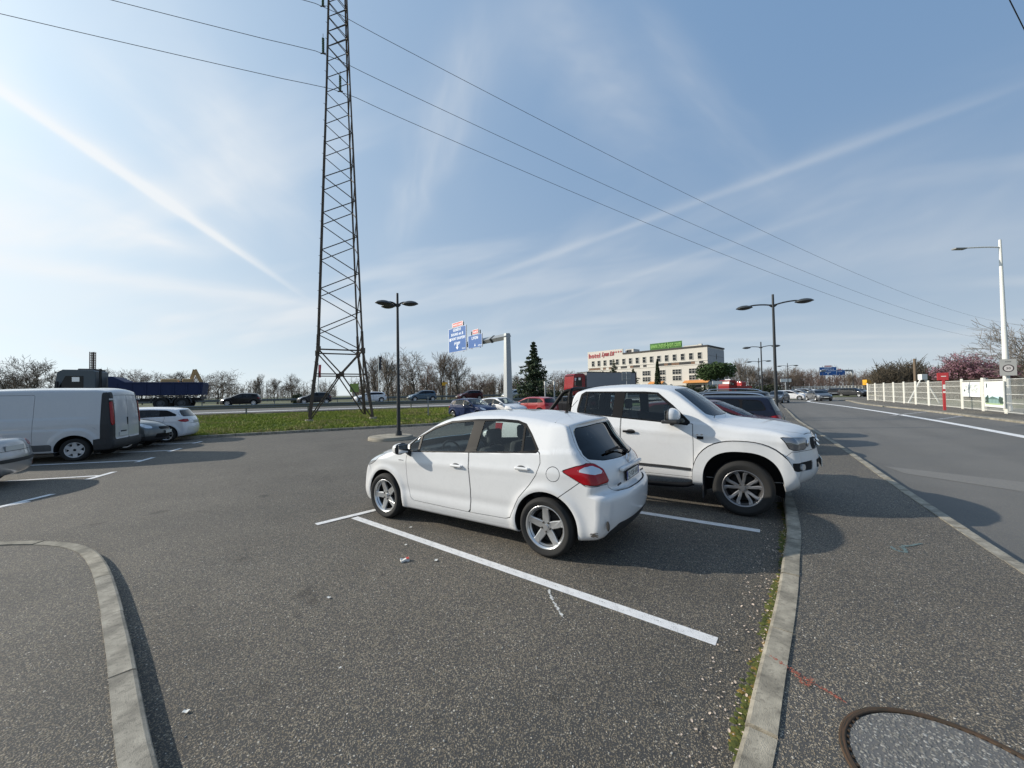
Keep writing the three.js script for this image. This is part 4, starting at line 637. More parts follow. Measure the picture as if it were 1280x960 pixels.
  const wpv = [V(-1.915, 1.045, 0.10), V(-1.88, 1.09, -0.02), V(-1.865, 1.105, -0.17), V(-1.855, 1.10, -0.34)];
  part('rear_wiper', [tube(wpv, 0.010, 6, 16), bar(V(-1.865, 1.115, -0.08), V(-1.835, 1.10, -0.42), 0.014, 0.024), new THREE.CylinderGeometry(0.03, 0.035, 0.03, 16).rotateZ(Math.PI / 2 + 0.5).translate(-1.905, 1.04, 0.10)], MC.trim, car);
  part('aerial', [rod(V(-1.18, 1.50, 0), V(-1.34, 1.66, 0), 0.0045, 0.003), new THREE.CylinderGeometry(0.018, 0.03, 0.03, 12).translate(-1.18, 1.505, 0)], MC.trim, car);
  // the torn left end of the bumper: a hole where a reflector broke out, and scuffs
  const bz = -0.795, bx = -1.985;
  part('broken_reflector', [new THREE.SphereGeometry(0.05, 16, 10).scale(0.25, 1, 0.62).rotateY(0.75).translate(bx + 0.012, 0.425, bz)], MC.inner, car, 'dark oval hole where the bumper reflector broke out');
  const R = rng(12), sc = []; for (let k = 0; k < 10; k++) { const x = -1.80 - R() * 0.09; sc.push(box(0.03 + R() * 0.04, 0.004 + R() * 0.006, 0.004, x, 0.30 + R() * 0.05, -width(x, 0.33) + 0.001)); } part('scuff', sc, MC.steel, car, 'dark scrapes along the lower bumper corner');
  
  part('hybrid_badge', [0, 1, 2, 3, 4, 5].map((k) => box(0.012, 0.012, 0.004, 0.98 - k * 0.016, 0.862, -width(0.95, 0.862) - 0.002)), MC.chrome, car);
}
// ---------------------------------------------------------------- the white pickup
const PICKUP = [2.3972, 0, -6.9601], PICKUP_TURN = -0.592;
{
  const beltY = (x) => 1.325 - 0.07 * x, ac = [1.54, 0.415];
  const wp = [[-2.8, 0.88], [-1.2, 0.915], [0, 0.93], [0.9, 0.93], [1.5, 0.925], [2.0, 0.90], [2.25, 0.86], [2.5, 0.80]];
  const width = (x, y) => {
    let w = table(wp, x); const b = beltY(x);
    w -= 0.16 * Math.max(0, 0.60 - y) * sstep(0.62, 0.40, y) + 0.05 * Math.pow(Math.max(0, y - 0.95) / 0.38, 2) * (y < b ? 1 : 0);
    if (y > b) { const e = y - b; w -= 0.05 * Math.pow((b - 0.95) / 0.38, 2) + 0.012 * sstep(0, 0.03, e) + 0.30 * e + 0.12 * e * e; }
    w += 0.008 * Math.exp(-Math.pow((y - 1.15 + 0.05 * x) / 0.05, 2));
    return w;
  };
  const outline = [
    [2.33, 0.47, 2.06, 0.45, 0.06], [2.43, 0.56, 2.18, 0.55, 0.08], [2.46, 0.68, 2.22, 0.67, 0.09], [2.455, 0.82, 2.22, 0.82, 0.09], [2.43, 0.95, 2.20, 0.94, 0.08], [2.42, 1.06, 2.20, 1.02, 0.07], [2.38, 1.14, 2.17, 1.085, 0.06], [2.28, 1.20, 2.09, 1.14, 0.07],
    [2.0, 1.265, 1.88, 1.20, 0.10], [1.65, 1.305, 1.55, 1.24, 0.11], [1.42, 1.335, 1.28, 1.285, 0.09], [1.32, 1.365, 1.17, 1.33, 0.05], [1.03, 1.605, 0.89, 1.555, 0.04], [0.76, 1.790, 0.63, 1.745, 0.04], [0.50, 1.850, 0.42, 1.802, 0.05],
    [0.10, 1.880, 0.08, 1.830, 0.07], [-0.40, 1.885, -0.40, 1.832, 0.08], [-0.85, 1.850, -0.84, 1.800, 0.07], [-1.02, 1.800, -1.00, 1.755, 0.05], [-1.075, 1.70, -1.055, 1.67, 0.05], [-1.10, 1.30, -1.08, 1.30, 0.05], [-1.10, 0.65, -1.08, 0.65, 0.04], [-1.06, 0.48, -1.04, 0.48, 0.04],
    [-0.5, 0.42, -0.5, 0.42, 0.04], [0.2, 0.42, 0.2, 0.42, 0.04], [0.9, 0.42, 0.9, 0.42, 0.04], [1.55, 0.42, 1.5, 0.42, 0.04], [2.05, 0.44, 1.9, 0.43, 0.04],
  ];
  const ring = (r) => [...Array(48).keys()].map((k) => { const a = k / 48 * 6.283, c = Math.cos(a), s = Math.sin(a), q = Math.pow(Math.pow(Math.abs(c), 2.5) + Math.pow(Math.abs(s), 2.5), -1 / 2.5); return [ac[0] + c * r * q, ac[1] + s * (s > 0 ? 1.0 : 1) * r * q]; });
  const cy = (cx, yy, r) => [...Array(18).keys()].map((k) => [cx + r * Math.cos(k * 0.349), yy + r * Math.sin(k * 0.349)]);
  const cuts = [
    { name: 'window', id: 'wf', view: 'side', poly: [[0.80, 1.272], [0.845, 1.295], [0.60, 1.525], [0.385, 1.712], [-0.11, 1.738], [-0.135, 1.340], [0.3, 1.306]], mat: 'glass', side: 'both', lift: -0.006, open: true },
    { name: 'window', id: 'wr', view: 'side', poly: [[-0.30, 1.352], [-0.285, 1.738], [-0.768, 1.748], [-0.795, 1.395]], mat: 'glass', side: 'both', lift: -0.006, open: true },
    { name: 'window', id: 'wc', view: 'side', poly: [[-0.815, 1.398], [-0.792, 1.738], [-0.87, 1.70], [-0.925, 1.43], [-0.91, 1.405]], mat: 'glass', side: 'both', lift: -0.006, open: true },
    { name: 'window_trim', view: 'side', poly: [[0.86, 1.236], [0.905, 1.282], [0.66, 1.525], [0.415, 1.733], [0.2, 1.752], [-0.83, 1.768], [-0.905, 1.72], [-0.958, 1.44], [-0.93, 1.388], [-0.24, 1.330], [0.3, 1.288], [0.62, 1.262]], mat: 'trim', side: 'both', gap: 0.004, depth: 0.02, open: true },
    { name: 'windscreen', view: 'front', poly: [[-0.2, 1.385], [0.66, 1.375], [0.745, 1.40], [0.70, 1.55], [0.60, 1.755], [0.52, 1.785], [-0.2, 1.80]], mat: 'glass', where: (x) => x - 0.4, gap: 0.006, lift: -0.004, open: true },
    { name: 'rear_window', view: 'front', poly: [[-0.2, 1.42], [0.56, 1.42], [0.56, 1.72], [-0.2, 1.73]], mat: 'tint', where: (x) => -x - 1.0, gap: 0.006, lift: -0.004, open: true },
    { name: 'head_lamp', view: 'slant', phi: Math.PI / 4, poly: [[-0.78, 1.115], [-1.15, 1.095], [-1.20, 1.075], [-1.17, 0.965], [-1.12, 0.94], [-0.90, 0.942], [-0.85, 0.965]], mat: 'lampDark', side: 'both', where: (x) => x - 1.7, gap: 0.008, lift: 0.002, depth: 0.03 },
    { name: 'fog_recess', view: 'slant', phi: Math.PI / 4, poly: [[-0.88, 0.775], [-1.27, 0.790], [-1.29, 0.775], [-1.29, 0.665], [-0.92, 0.665], [-0.885, 0.69]], mat: 'trim', side: 'both', where: (x) => x - 1.7, gap: 0.004, lift: -0.02, depth: 0.03 },
    { name: 'grille', view: 'front', poly: [[-0.2, 1.09], [0.50, 1.085], [0.53, 1.02], [0.46, 0.93], [-0.2, 0.93]], mat: 'trim', where: (x) => x - 1.8, gap: 0.004, lift: -0.015 },
    { name: 'lower_grille', view: 'front', poly: [[-0.2, 0.78], [0.40, 0.78], [0.38, 0.66], [-0.2, 0.66]], mat: 'trim', where: (x) => x - 1.8, gap: 0.004, lift: -0.015 },
    { name: 'wheel_arch_flare', view: 'side', poly: ring(0.625), side: 'both', gap: 0.014, lift: 0.06, depth: 0.085, where: (x, y, z) => z - 0.6 },
    { name: 'rubbing_strip', view: 'side', poly: [[0.905, 0.572], [0.905, 0.610], [0.6, 0.622], [-0.12, 0.630], [-0.12, 0.595], [0.6, 0.584]], mat: 'plastic', side: 'both', lift: 0.014, depth: 0.02 },
    { name: 'rubbing_strip', view: 'side', poly: [[-0.16, 0.630], [-0.16, 0.595], [-0.90, 0.60], [-0.90, 0.635]], mat: 'plastic', side: 'both', lift: 0.014, depth: 0.02 },
    { name: 'front_door', view: 'side', poly: [[0.935, 1.262], [0.940, 0.95], [0.930, 0.50], [0.905, 0.475], [-0.11, 0.478], [-0.140, 0.51], [-0.146, 0.85], [-0.140, 1.345], [0.3, 1.302], [0.8, 1.262]], gap: 0.009, side: 'both', depth: 0.014 },
    { name: 'rear_door', view: 'side', poly: [[-0.152, 1.345], [-0.156, 0.85], [-0.150, 0.51], [-0.175, 0.478], [-0.70, 0.485], [-0.80, 0.52], [-0.92, 0.72], [-0.985, 0.90], [-1.00, 1.15], [-0.985, 1.40], [-0.9, 1.40]], gap: 0.009, side: 'both', depth: 0.014 },
    { name: 'bonnet', view: 'top', poly: [[1.22, -0.2], [1.20, 0.72], [1.45, 0.77], [1.80, 0.755], [2.10, 0.70], [2.27, 0.55], [2.36, 0.3], [2.39, -0.2]], where: (x, y) => y - 1.06, gap: 0.008, depth: 0.014 },
    { name: 'front_bumper', view: 'side', poly: [[1.98, 0.2], [2.02, 0.70], [2.05, 0.86], [2.12, 0.925], [2.7, 0.925], [2.7, 0.2]], gap: 0.006, depth: 0.012 },
  ];
  const car = thing('white_pickup', 'white double cab pickup truck with flared wheel arches and black sports bar', 'pickup truck', PICKUP, PICKUP_TURN);
  const p = vehicle(car, { outline, width, N: 440, spineY: 0.85, paint: MC.white, arches: [[1.54, 0.415, 0.485, 0.95]], archPower: 2.5, archDepth: 0.55, cuts }, 1);
  // load bed: its own panels behind the cab
  const bed = [[-1.125, 0.62, -1.125, 0.62, 0.03], [-1.125, 0.9, -1.125, 0.9, 0.03], [-1.125, 1.20, -1.125, 1.20, 0.03], [-1.2, 1.235, -1.2, 1.235, 0.035], [-1.9, 1.245, -1.9, 1.245, 0.035], [-2.70, 1.25, -2.68, 1.25, 0.035], [-2.765, 1.20, -2.735, 1.20, 0.035], [-2.775, 0.95, -2.745, 0.95, 0.04], [-2.76, 0.66, -2.73, 0.66, 0.04], [-2.6, 0.60, -2.58, 0.60, 0.03], [-1.9, 0.60, -1.9, 0.60, 0.03], [-1.3, 0.60, -1.3, 0.60, 0.03]];
  const hold = new THREE.Group(); hold.name = 'load_bed'; car.add(hold);
  const bw = (x, y) => table(wp, x) - 0.012 - 0.05 * Math.pow(Math.max(0, y - 0.95) / 0.38, 2);
  const bcut = [
    { name: 'bed_opening', view: 'top', poly: [[-1.19, -0.2], [-1.19, 0.775], [-2.68, 0.76], [-2.68, -0.2]], where: (x, y) => y - 1.19, hole: true },
    { name: 'tail_lamp', view: 'slant', phi: -Math.PI / 4, poly: [[-1.20, 1.17], [-1.34, 1.17], [-1.36, 0.80], [-1.22, 0.80]], mat: 'redLens', side: 'both', where: (x) => -x - 2.3, gap: 0.006 },
    { name: 'tailgate', view: 'front', poly: [[-0.2, 1.24], [0.70, 1.24], [0.70, 0.68], [-0.2, 0.68]], where: (x) => -x - 2.7, gap: 0.008 },
  ];
  const vb = { outline: bed, width: bw, N: 200, spineY: 0.9, paint: MC.white, arches: [[-1.545, 0.415, 0.478, 0.95]], archDepth: 0.55, cuts: bcut, rim: 0.03, lining: MC.plastic };
  vehicle(hold, vb, 0.8);
  part('bed_floor', [box(1.54, 0.03, 1.56, -1.945, 0.72, 0)], MC.plastic, hold);
  part('rear_bumper', [box(0.16, 0.16, 1.60, -2.80, 0.56, 0, 0.04)], MC.chrome, hold);
  // black sports bar behind the cab
  const bz = 0.70; const bars = [];
  for (const s of [-1, 1]) part('sports_bar_leg', [bar(V(-1.22, 1.22, s * bz), V(-1.16, 1.70, s * bz * 0.93), 0.075, 0.06), tube([V(-1.72, 1.24, s * bz), V(-1.45, 1.55, s * bz * 0.98), V(-1.27, 1.765, s * bz * 0.94), V(-1.13, 1.80, s * bz * 0.92)], 0.036, 10, 24)], MC.trim, car);
  part('sports_bar', tube([V(-1.15, 1.55, -bz), V(-1.15, 1.77, -bz * 0.93), V(-1.15, 1.815, -bz * 0.75), V(-1.15, 1.82, 0), V(-1.15, 1.815, bz * 0.75), V(-1.15, 1.77, bz * 0.93), V(-1.15, 1.55, bz)], 0.038, 10, 60), MC.trim, car);
  part('chassis', [box(4.6, 0.18, 0.14, -0.1, 0.46, 0.42), box(4.6, 0.18, 0.14, -0.1, 0.46, -0.42), box(0.14, 0.14, 1.5, 1.55, 0.38, 0), box(0.14, 0.14, 1.5, -1.545, 0.38, 0), box(1.0, 0.25, 0.7, 1.5, 0.5, 0)], MC.inner, car);
  for (const s of [-1, 1]) part('side_step', tube([V(-0.95, 0.40, s * 0.86), V(-0.85, 0.36, s * 0.92), V(0.85, 0.36, s * 0.92), V(0.95, 0.40, s * 0.86)], 0.035, 10, 30), MC.trim, car);
  for (const s of [-1, 1]) part('mud_flap', box(0.02, 0.34, 0.26, 1.055, 0.36, s * 0.80), MC.plastic, car);
  cabin(car, { rows: [0.0, -0.78], y: 0.72, z: 0.38, bench: true, dash: [0.85, 1.17, 1.45], mirror: [0.52, 1.66] });
  for (const [x, z, spin] of [[1.55, 0.80, 0.08], [1.55, -0.80, 0.6], [-1.545, 0.79, 0.2], [-1.545, -0.79, 0.9]]) wheel(car, x, 0.382, z, { r: 0.382, rr: 0.247, w: 0.25, kind: 'twin', spin, seg: 56, mat: MC.satin, darkMat: MC.inner });
  for (const s of [-1, 1]) for (const [x, y, id] of [[0.0, 1.115, 'front_door'], [-0.84, 1.15, 'rear_door']]) { const z = width(x, y) * s; part('door_handle', new THREE.CapsuleGeometry(0.018, 0.17, 6, 12).rotateZ(Math.PI / 2).scale(1, 1, 0.8).translate(x, y, z + s * 0.026), MC.trim, p[id + s] ?? car); part('handle_recess', new THREE.SphereGeometry(0.06, 20, 10).scale(1.2, 0.6, 0.10).translate(x + 0.02, y, z), MC.greyPlastic, p[id + s] ?? car); }
  for (const s of [-1, 1]) doorMirror(car, 0.66, 1.37, s * 1.045, { mat: MC.white, scale: 1.15, h: 0.115, w: 0.142, reach: 0.16, flat: true });
  // lamp internals, badges
  for (const s of [-1, 1]) { part('lamp_reflector', [new THREE.SphereGeometry(0.055, 16, 12).scale(0.35, 1, 0.9).translate(2.16, 1.02, s * 0.80), new THREE.SphereGeometry(0.05, 16, 12).scale(0.35, 1, 0.9).translate(2.30, 1.02, s * 0.60)], MC.chrome, car); part('fog_lamp', new THREE.CylinderGeometry(0.042, 0.042, 0.05, 20).rotateZ(Math.PI / 2).rotateY(-s * 0.5).translate(2.225, 0.72, s * 0.775), MC.clearLens, car); }
  for (const s of [-1, 1]) { const z = s * (width(1.02, 1.08) + 0.004); part('badge', [box(0.085, 0.042, 0.008, 1.035, 1.065, z)], MC.trim, car); part('badge', [box(0.03, 0.012, 0.008, 1.0, 1.11, z), box(0.03, 0.012, 0.008, 1.06, 1.115, z)], MC.chrome, car); }
  part('front_badge', [new THREE.TorusGeometry(0.075, 0.008, 8, 32).rotateY(Math.PI / 2).translate(2.435, 1.01, 0), ...[[-0.045, 0.06, -0.015, -0.05], [-0.015, -0.05, 0.0, 0.0], [0.0, 0.0, 0.015, -0.05], [0.015, -0.05, 0.045, 0.06]].map(([a, b, c, d]) => bar(V(2.435, 1.01 + b, a), V(2.435, 1.01 + d, c), 0.01))], MC.chrome, car);
  part('grille_bar', [box(0.02, 0.018, 1.0, 2.425, 1.045, 0), box(0.02, 0.018, 1.0, 2.43, 0.985, 0)], MC.chrome, car);
  part('number_plate', box(0.012, 0.11, 0.52, 2.475, 0.72, 0, 0.003), MC.plate, car);
}
// ---------------------------------------------------------------- the other vehicles
const circle = (cx, cy, r, n = 16) => [...Array(n).keys()].map((k) => [cx + r * Math.cos(k / n * 6.2832), cy + r * Math.sin(k / n * 6.2832)]);
// an everyday car from its main measures; style: hatch, estate, suv, saloon
function carSpec(o) {
  const L = o.L ?? 4.2, H = o.H ?? 1.47, wb = o.wb ?? L * 0.615, hw = o.W ?? 0.88, st = o.style ?? 'hatch', f = L / 2 + 0.05, r = -(L / 2 - 0.05), up = o.up ?? 0, hood = (o.hood ?? 0.96) + up, bl = (o.belt ?? 0.98) + up, cowl = f - (o.cowl ?? 1.02), head = cowl - (o.rake ?? 0.88);
  const rr = { hatch: r + 0.42, estate: r + 0.40, suv: r + 0.34, saloon: r + 1.02 }[st], tail = { hatch: [r + 0.13, r + 0.06], estate: [r + 0.12, r + 0.05], suv: [r + 0.12, r + 0.05], saloon: [r + 0.48, r + 0.06] }[st], H2 = H - { hatch: 0.085, estate: 0.05, suv: 0.055, saloon: 0.10 }[st];
  const b = 0.20 + up, k = [];
  k.push([f - 0.06, b, f - 0.40, b, 0.05], [f, b + 0.16, f - 0.34, b + 0.16, 0.07], [f, 0.50 + up * 0.7, f - 0.34, 0.50 + up * 0.7, 0.08], [f - 0.05, 0.66 + up, f - 0.38, 0.64 + up, 0.07], [f - 0.14, hood - 0.20, f - 0.46, hood - 0.22, 0.07], [f - 0.36, hood - 0.09, f - 0.62, hood - 0.12, 0.09], [f - 0.75, hood, f - 0.92, hood - 0.05, 0.09], [cowl, hood + 0.06, cowl - 0.14, hood + 0.015, 0.06]);
  for (const t of [0.33, 0.66]) k.push([mix(cowl, head, t), mix(hood + 0.06, H - 0.055, t) + 0.03 * Math.sin(t * 3.14), mix(cowl - 0.14, head - 0.08, t), mix(hood + 0.015, H - 0.10, t) + 0.03 * Math.sin(t * 3.14), 0.05]);
  k.push([head, H - 0.035, head - 0.08, H - 0.085, 0.05], [head - 0.36, H, head - 0.40, H - 0.05, 0.08], [mix(head - 0.36, rr, 0.5), H - 0.004, mix(head - 0.36, rr, 0.5), H - 0.055, 0.08], [rr + 0.12, H2 + 0.025, rr + 0.16, H2 - 0.02, 0.07], [rr - 0.04, H2 - 0.01, rr + 0.06, H2 - 0.05, 0.04]);
  k.push([mix(rr - 0.04, tail[0], 0.5), mix(H2, bl + 0.02, 0.52), mix(rr + 0.03, tail[0] + 0.13, 0.5), mix(H2 - 0.05, bl, 0.52), 0.06], [tail[0], bl + 0.02, tail[0] + 0.13, bl - 0.01, 0.08]);
  if (st === 'saloon') k.push([r + 0.12, bl - 0.01, r + 0.26, bl - 0.05, 0.08]);
  k.push([tail[1], bl - 0.12, tail[1] + 0.13, bl - 0.14, 0.10], [r + 0.03, 0.72 + up, r + 0.15, 0.71 + up, 0.11], [r, 0.62 + up * 0.8, r + 0.12, 0.61 + up * 0.8, 0.12], [r, 0.46 + up * 0.6, r + 0.12, 0.46 + up * 0.6, 0.12], [r + 0.09, b + 0.06, r + 0.20, b + 0.07, 0.06], [r + 0.4, b, r + 0.5, b, 0.04], [-0.6, b - 0.01, -0.6, b - 0.01, 0.04], [0.6, b - 0.01, 0.6, b - 0.01, 0.04], [f - 0.5, b - 0.01, f - 0.65, b - 0.01, 0.04]);
  const wp = [[r, hw - 0.09], [r + 0.3, hw - 0.04], [-wb / 2, hw - 0.012], [0, hw], [wb / 2, hw - 0.015], [f - 0.4, hw - 0.06], [f, hw - 0.15]], tum = o.tumble ?? 0.40, belt = (x) => bl + 0.02 - 0.03 * x;
  const width = (x, y) => { let w = table(wp, x); const B = belt(x); w -= 0.22 * Math.max(0, 0.40 + up - y) * sstep(0.42 + up, 0.16 + up, y); const c = 0.027 * Math.pow(Math.max(0, Math.min(y, B) - 0.72 - up) / 0.3, 2); w -= c; if (y > B) w -= 0.016 * sstep(0, 0.03, y - B) + tum * (y - B) + 0.1 * (y - B) * (y - B); for (const ax of [-wb / 2, wb / 2]) w += 0.014 * Math.exp(-Math.pow((Math.hypot(x - ax, y - o.wheel * 1.03) - o.wheel - 0.08) / 0.05, 2)); w += 0.006 * Math.exp(-Math.pow((y - 0.84 - up) / 0.05, 2)); return w; };
  // side windows
  const re = { hatch: rr + 0.28, estate: r + 0.62, suv: r + 0.60, saloon: rr + 0.30 }[st], top = H - 0.105, t0 = head - 0.42, fx = cowl - 0.30;
  const dlo = [[fx, belt(fx) + 0.015], [fx + 0.03, belt(fx) + 0.06], [mix(fx, t0, 0.5), mix(belt(fx) + 0.05, top, 0.62)], [mix(fx, t0, 0.8), mix(belt(fx) + 0.05, top, 0.90)], [t0 - 0.05, top], [mix(t0, re, 0.5), top], [re + 0.12, top - 0.03], [re, top - 0.08], [re - (st === 'estate' || st === 'suv' ? 0.12 : 0.26), belt(re) + 0.05], [re - (st === 'estate' || st === 'suv' ? 0.10 : 0.20), belt(re) + 0.012], [mix(fx, re, 0.5), belt(mix(fx, re, 0.5)) + 0.01]];
  const bp = o.bp ?? -0.20 + (o.bpShift ?? 0), gl = o.glass ?? 'tint';
  const inset = (x0, x1) => { const n = 14, U = [], D = []; for (let i = 0; i <= n; i++) { const x = mix(x0, x1, i / n); let lo = 1e9, hi = -1e9; for (let y = 0.8 + up; y < H; y += 0.004) if (sdPoly(dlo, x, y) < -0.016) { lo = Math.min(lo, y); hi = Math.max(hi, y); } if (hi > lo + 0.02) { U.push([x, hi]); D.unshift([x, lo]); } } return [...U, ...D]; };
  const S45 = Math.PI / 4, cuts = [];
  cuts.push({ name: 'window', id: 'wf', view: 'side', poly: inset(fx - 0.01, bp + 0.05), mat: gl, side: 'both', lift: -0.005, open: true }, { name: 'window', id: 'wr', view: 'side', poly: inset(bp - 0.05, re - 0.4 > bp - 0.6 ? re - 0.25 : Math.max(re - 0.25, bp - 0.85)), mat: gl, side: 'both', lift: -0.005, open: true });
  if (st === 'estate' || st === 'suv') cuts.push({ name: 'window', id: 'wc', view: 'side', poly: inset(bp - 0.92, re - 0.15), mat: gl, side: 'both', lift: -0.005, open: true });
  cuts.push({ name: 'window_trim', view: 'side', poly: dlo, mat: o.trim ?? 'trim', side: 'both', gap: 0.004, open: true });
  const zt = hw - 0.02 - tum * (top - bl) - 0.07, zb = hw - 0.14;
  cuts.push({ name: 'windscreen', view: 'front', poly: [[-0.2, hood + 0.075], [zb - 0.1, hood + 0.07], [zb, hood + 0.10], [zt, H - 0.10], [zt - 0.08, H - 0.065], [-0.2, H - 0.055]], mat: gl, where: (x) => x - head + 0.25, gap: 0.006, lift: -0.004, open: true });
  if (st !== 'saloon') cuts.push({ name: 'rear_window', view: 'front', poly: [[-0.2, H2 - 0.045], [zt - 0.06, H2 - 0.06], [zt, H2 - 0.10], [zb, bl + 0.10], [zb - 0.06, bl + 0.05], [-0.2, bl + 0.03]], mat: 'tint', where: (x) => -x + rr + 0.12, gap: 0.008, lift: -0.004, open: true });
  else cuts.push({ name: 'rear_window', view: 'front', poly: [[-0.2, H2 - 0.02], [zt - 0.06, H2 - 0.04], [zt, H2 - 0.08], [zb - 0.02, bl + 0.07], [-0.2, bl + 0.04]], mat: 'tint', where: (x) => -x + rr + 0.1, gap: 0.008, lift: -0.004, open: true });
  const lo = o.lampY ?? 0.0, tl = o.tail ?? 'wrap', ta = (hw - 0.06) * Math.cos(S45) + (r + 0.20) * Math.sin(S45);
  if (tl === 'tall') cuts.push({ name: 'tail_lamp', view: 'slant', phi: -S45, poly: [[ta + 0.10, bl - 0.05], [ta + 0.02, H2 - 0.10], [ta - 0.10, H2 - 0.12], [ta - 0.13, bl - 0.05], [ta - 0.12, bl - 0.22], [ta, bl - 0.22]], mat: 'redLens', side: 'both', where: (x) => -x + r + 0.6, gap: 0.006, lift: 0.004 });
  else cuts.push({ name: 'tail_lamp', view: 'slant', phi: -S45, poly: [[ta + 0.20, bl - 0.10], [ta, bl - 0.045], [ta - 0.20, bl - 0.06], [ta - 0.24, bl - 0.16], [ta - 0.05, bl - 0.185], [ta + 0.10, bl - 0.16]], mat: 'redLens', side: 'both', where: (x) => -x + r + 0.7, gap: 0.006, lift: 0.004 });
  const ha = (hw - 0.10) * Math.cos(S45) - (f - 0.36) * Math.sin(S45);
  cuts.push({ name: 'head_lamp', view: 'slant', phi: S45, poly: [[ha + 0.24, hood - 0.10], [ha + 0.12, hood - 0.10], [ha - 0.16, hood - 0.20], [ha - 0.22, hood - 0.25], [ha - 0.16, hood - 0.31], [ha + 0.02, hood - 0.28], [ha + 0.16, hood - 0.18]], mat: 'clearLens', side: 'both', where: (x) => x - f + 0.8, gap: 0.006, lift: 0.004 });
  const dr = Math.max(bp - 0.98, re - 0.28);
  cuts.push({ name: 'front_door', view: 'side', poly: [[bp + 1.08, belt(0.8) + 0.02], [bp + 1.10, 0.75 + up], [bp + 1.0, 0.42 + up], [bp + 0.92, 0.35 + up], [bp - 0.03, 0.34 + up], [bp - 0.04, 0.7 + up], [bp, belt(bp) + 0.02]], gap: 0.009, side: 'both' });
  cuts.push({ name: 'rear_door', view: 'side', poly: [[bp - 0.01, belt(bp) + 0.02], [bp - 0.05, 0.7 + up], [bp - 0.04, 0.34 + up], [-wb / 2 + o.wheel + 0.14, 0.36 + up], [-wb / 2 + o.wheel + 0.05, 0.52 + up], [dr, 0.74 + up], [dr - 0.06, belt(dr) + 0.02]], gap: 0.009, side: 'both' });
  cuts.push({ name: 'grille', view: 'front', poly: [[-0.2, 0.68 + up], [0.42, 0.68 + up], [0.46, 0.58 + up], [-0.2, 0.58 + up]], mat: 'trim', where: (x) => x - f + 0.5, gap: 0.004, lift: -0.012 }, { name: 'lower_grille', view: 'front', poly: [[-0.2, 0.43 + up], [0.55, 0.43 + up], [0.60, 0.28 + up], [-0.2, 0.27 + up]], mat: 'trim', where: (x) => x - f + 0.5, gap: 0.004, lift: -0.012 });
  cuts.push({ name: 'tailgate', view: 'front', poly: [[-0.2, 3], [zt + 0.04, 3], [zb + 0.03, bl + 0.1], [hw - 0.30, bl - 0.12], [hw - 0.32, 0.74 + up], [-0.2, 0.74 + up]], where: (x) => -x + tail[0] + 0.28, gap: 0.008 });
  cuts.push({ name: 'bonnet', view: 'top', poly: [[cowl - 0.08, -0.2], [cowl - 0.08, hw - 0.2], [f - 0.7, hw - 0.19], [f - 0.3, 0.5], [f - 0.16, -0.2]], where: (x, y) => y - hood + 0.2, gap: 0.007 });
  if (o.clad) cuts.push({ name: 'lower_cladding', view: 'side', poly: [[f + 0.2, 0], [f + 0.2, b + 0.16], [f - 0.6, b + 0.16], [0, b + 0.14], [r + 0.5, b + 0.16], [r - 0.2, b + 0.24], [r - 0.2, 0]], mat: 'plastic', gap: 0.002 });
  if (o.strip) cuts.unshift({ name: 'bumper_reflector', view: 'slant', phi: -S45, poly: [[ta + 0.02, 0.42], [ta - 0.10, 0.43], [ta - 0.11, 0.37], [ta + 0.02, 0.37]], mat: 'redLens', side: 'both', where: (x) => -x + r + 0.5, lift: 0.004 }, { name: 'bumper_strip', view: 'side', poly: [[r - 0.3, 0.50], [r - 0.3, 0.575], [r + 0.52, 0.585], [r + 0.52, 0.515]], mat: 'plastic', lift: 0.012, depth: 0.02 });
  return { outline: k, width, N: 300, paint: o.paint, arches: [[-wb / 2, o.wheel * 1.03, o.wheel + 0.055], [wb / 2, o.wheel * 1.03, o.wheel + 0.052]], archDepth: 0.5, cuts, meta: { f, r, wb, hw, H, bl, up, cowl, head, bp, belt, tail, rr } };
}
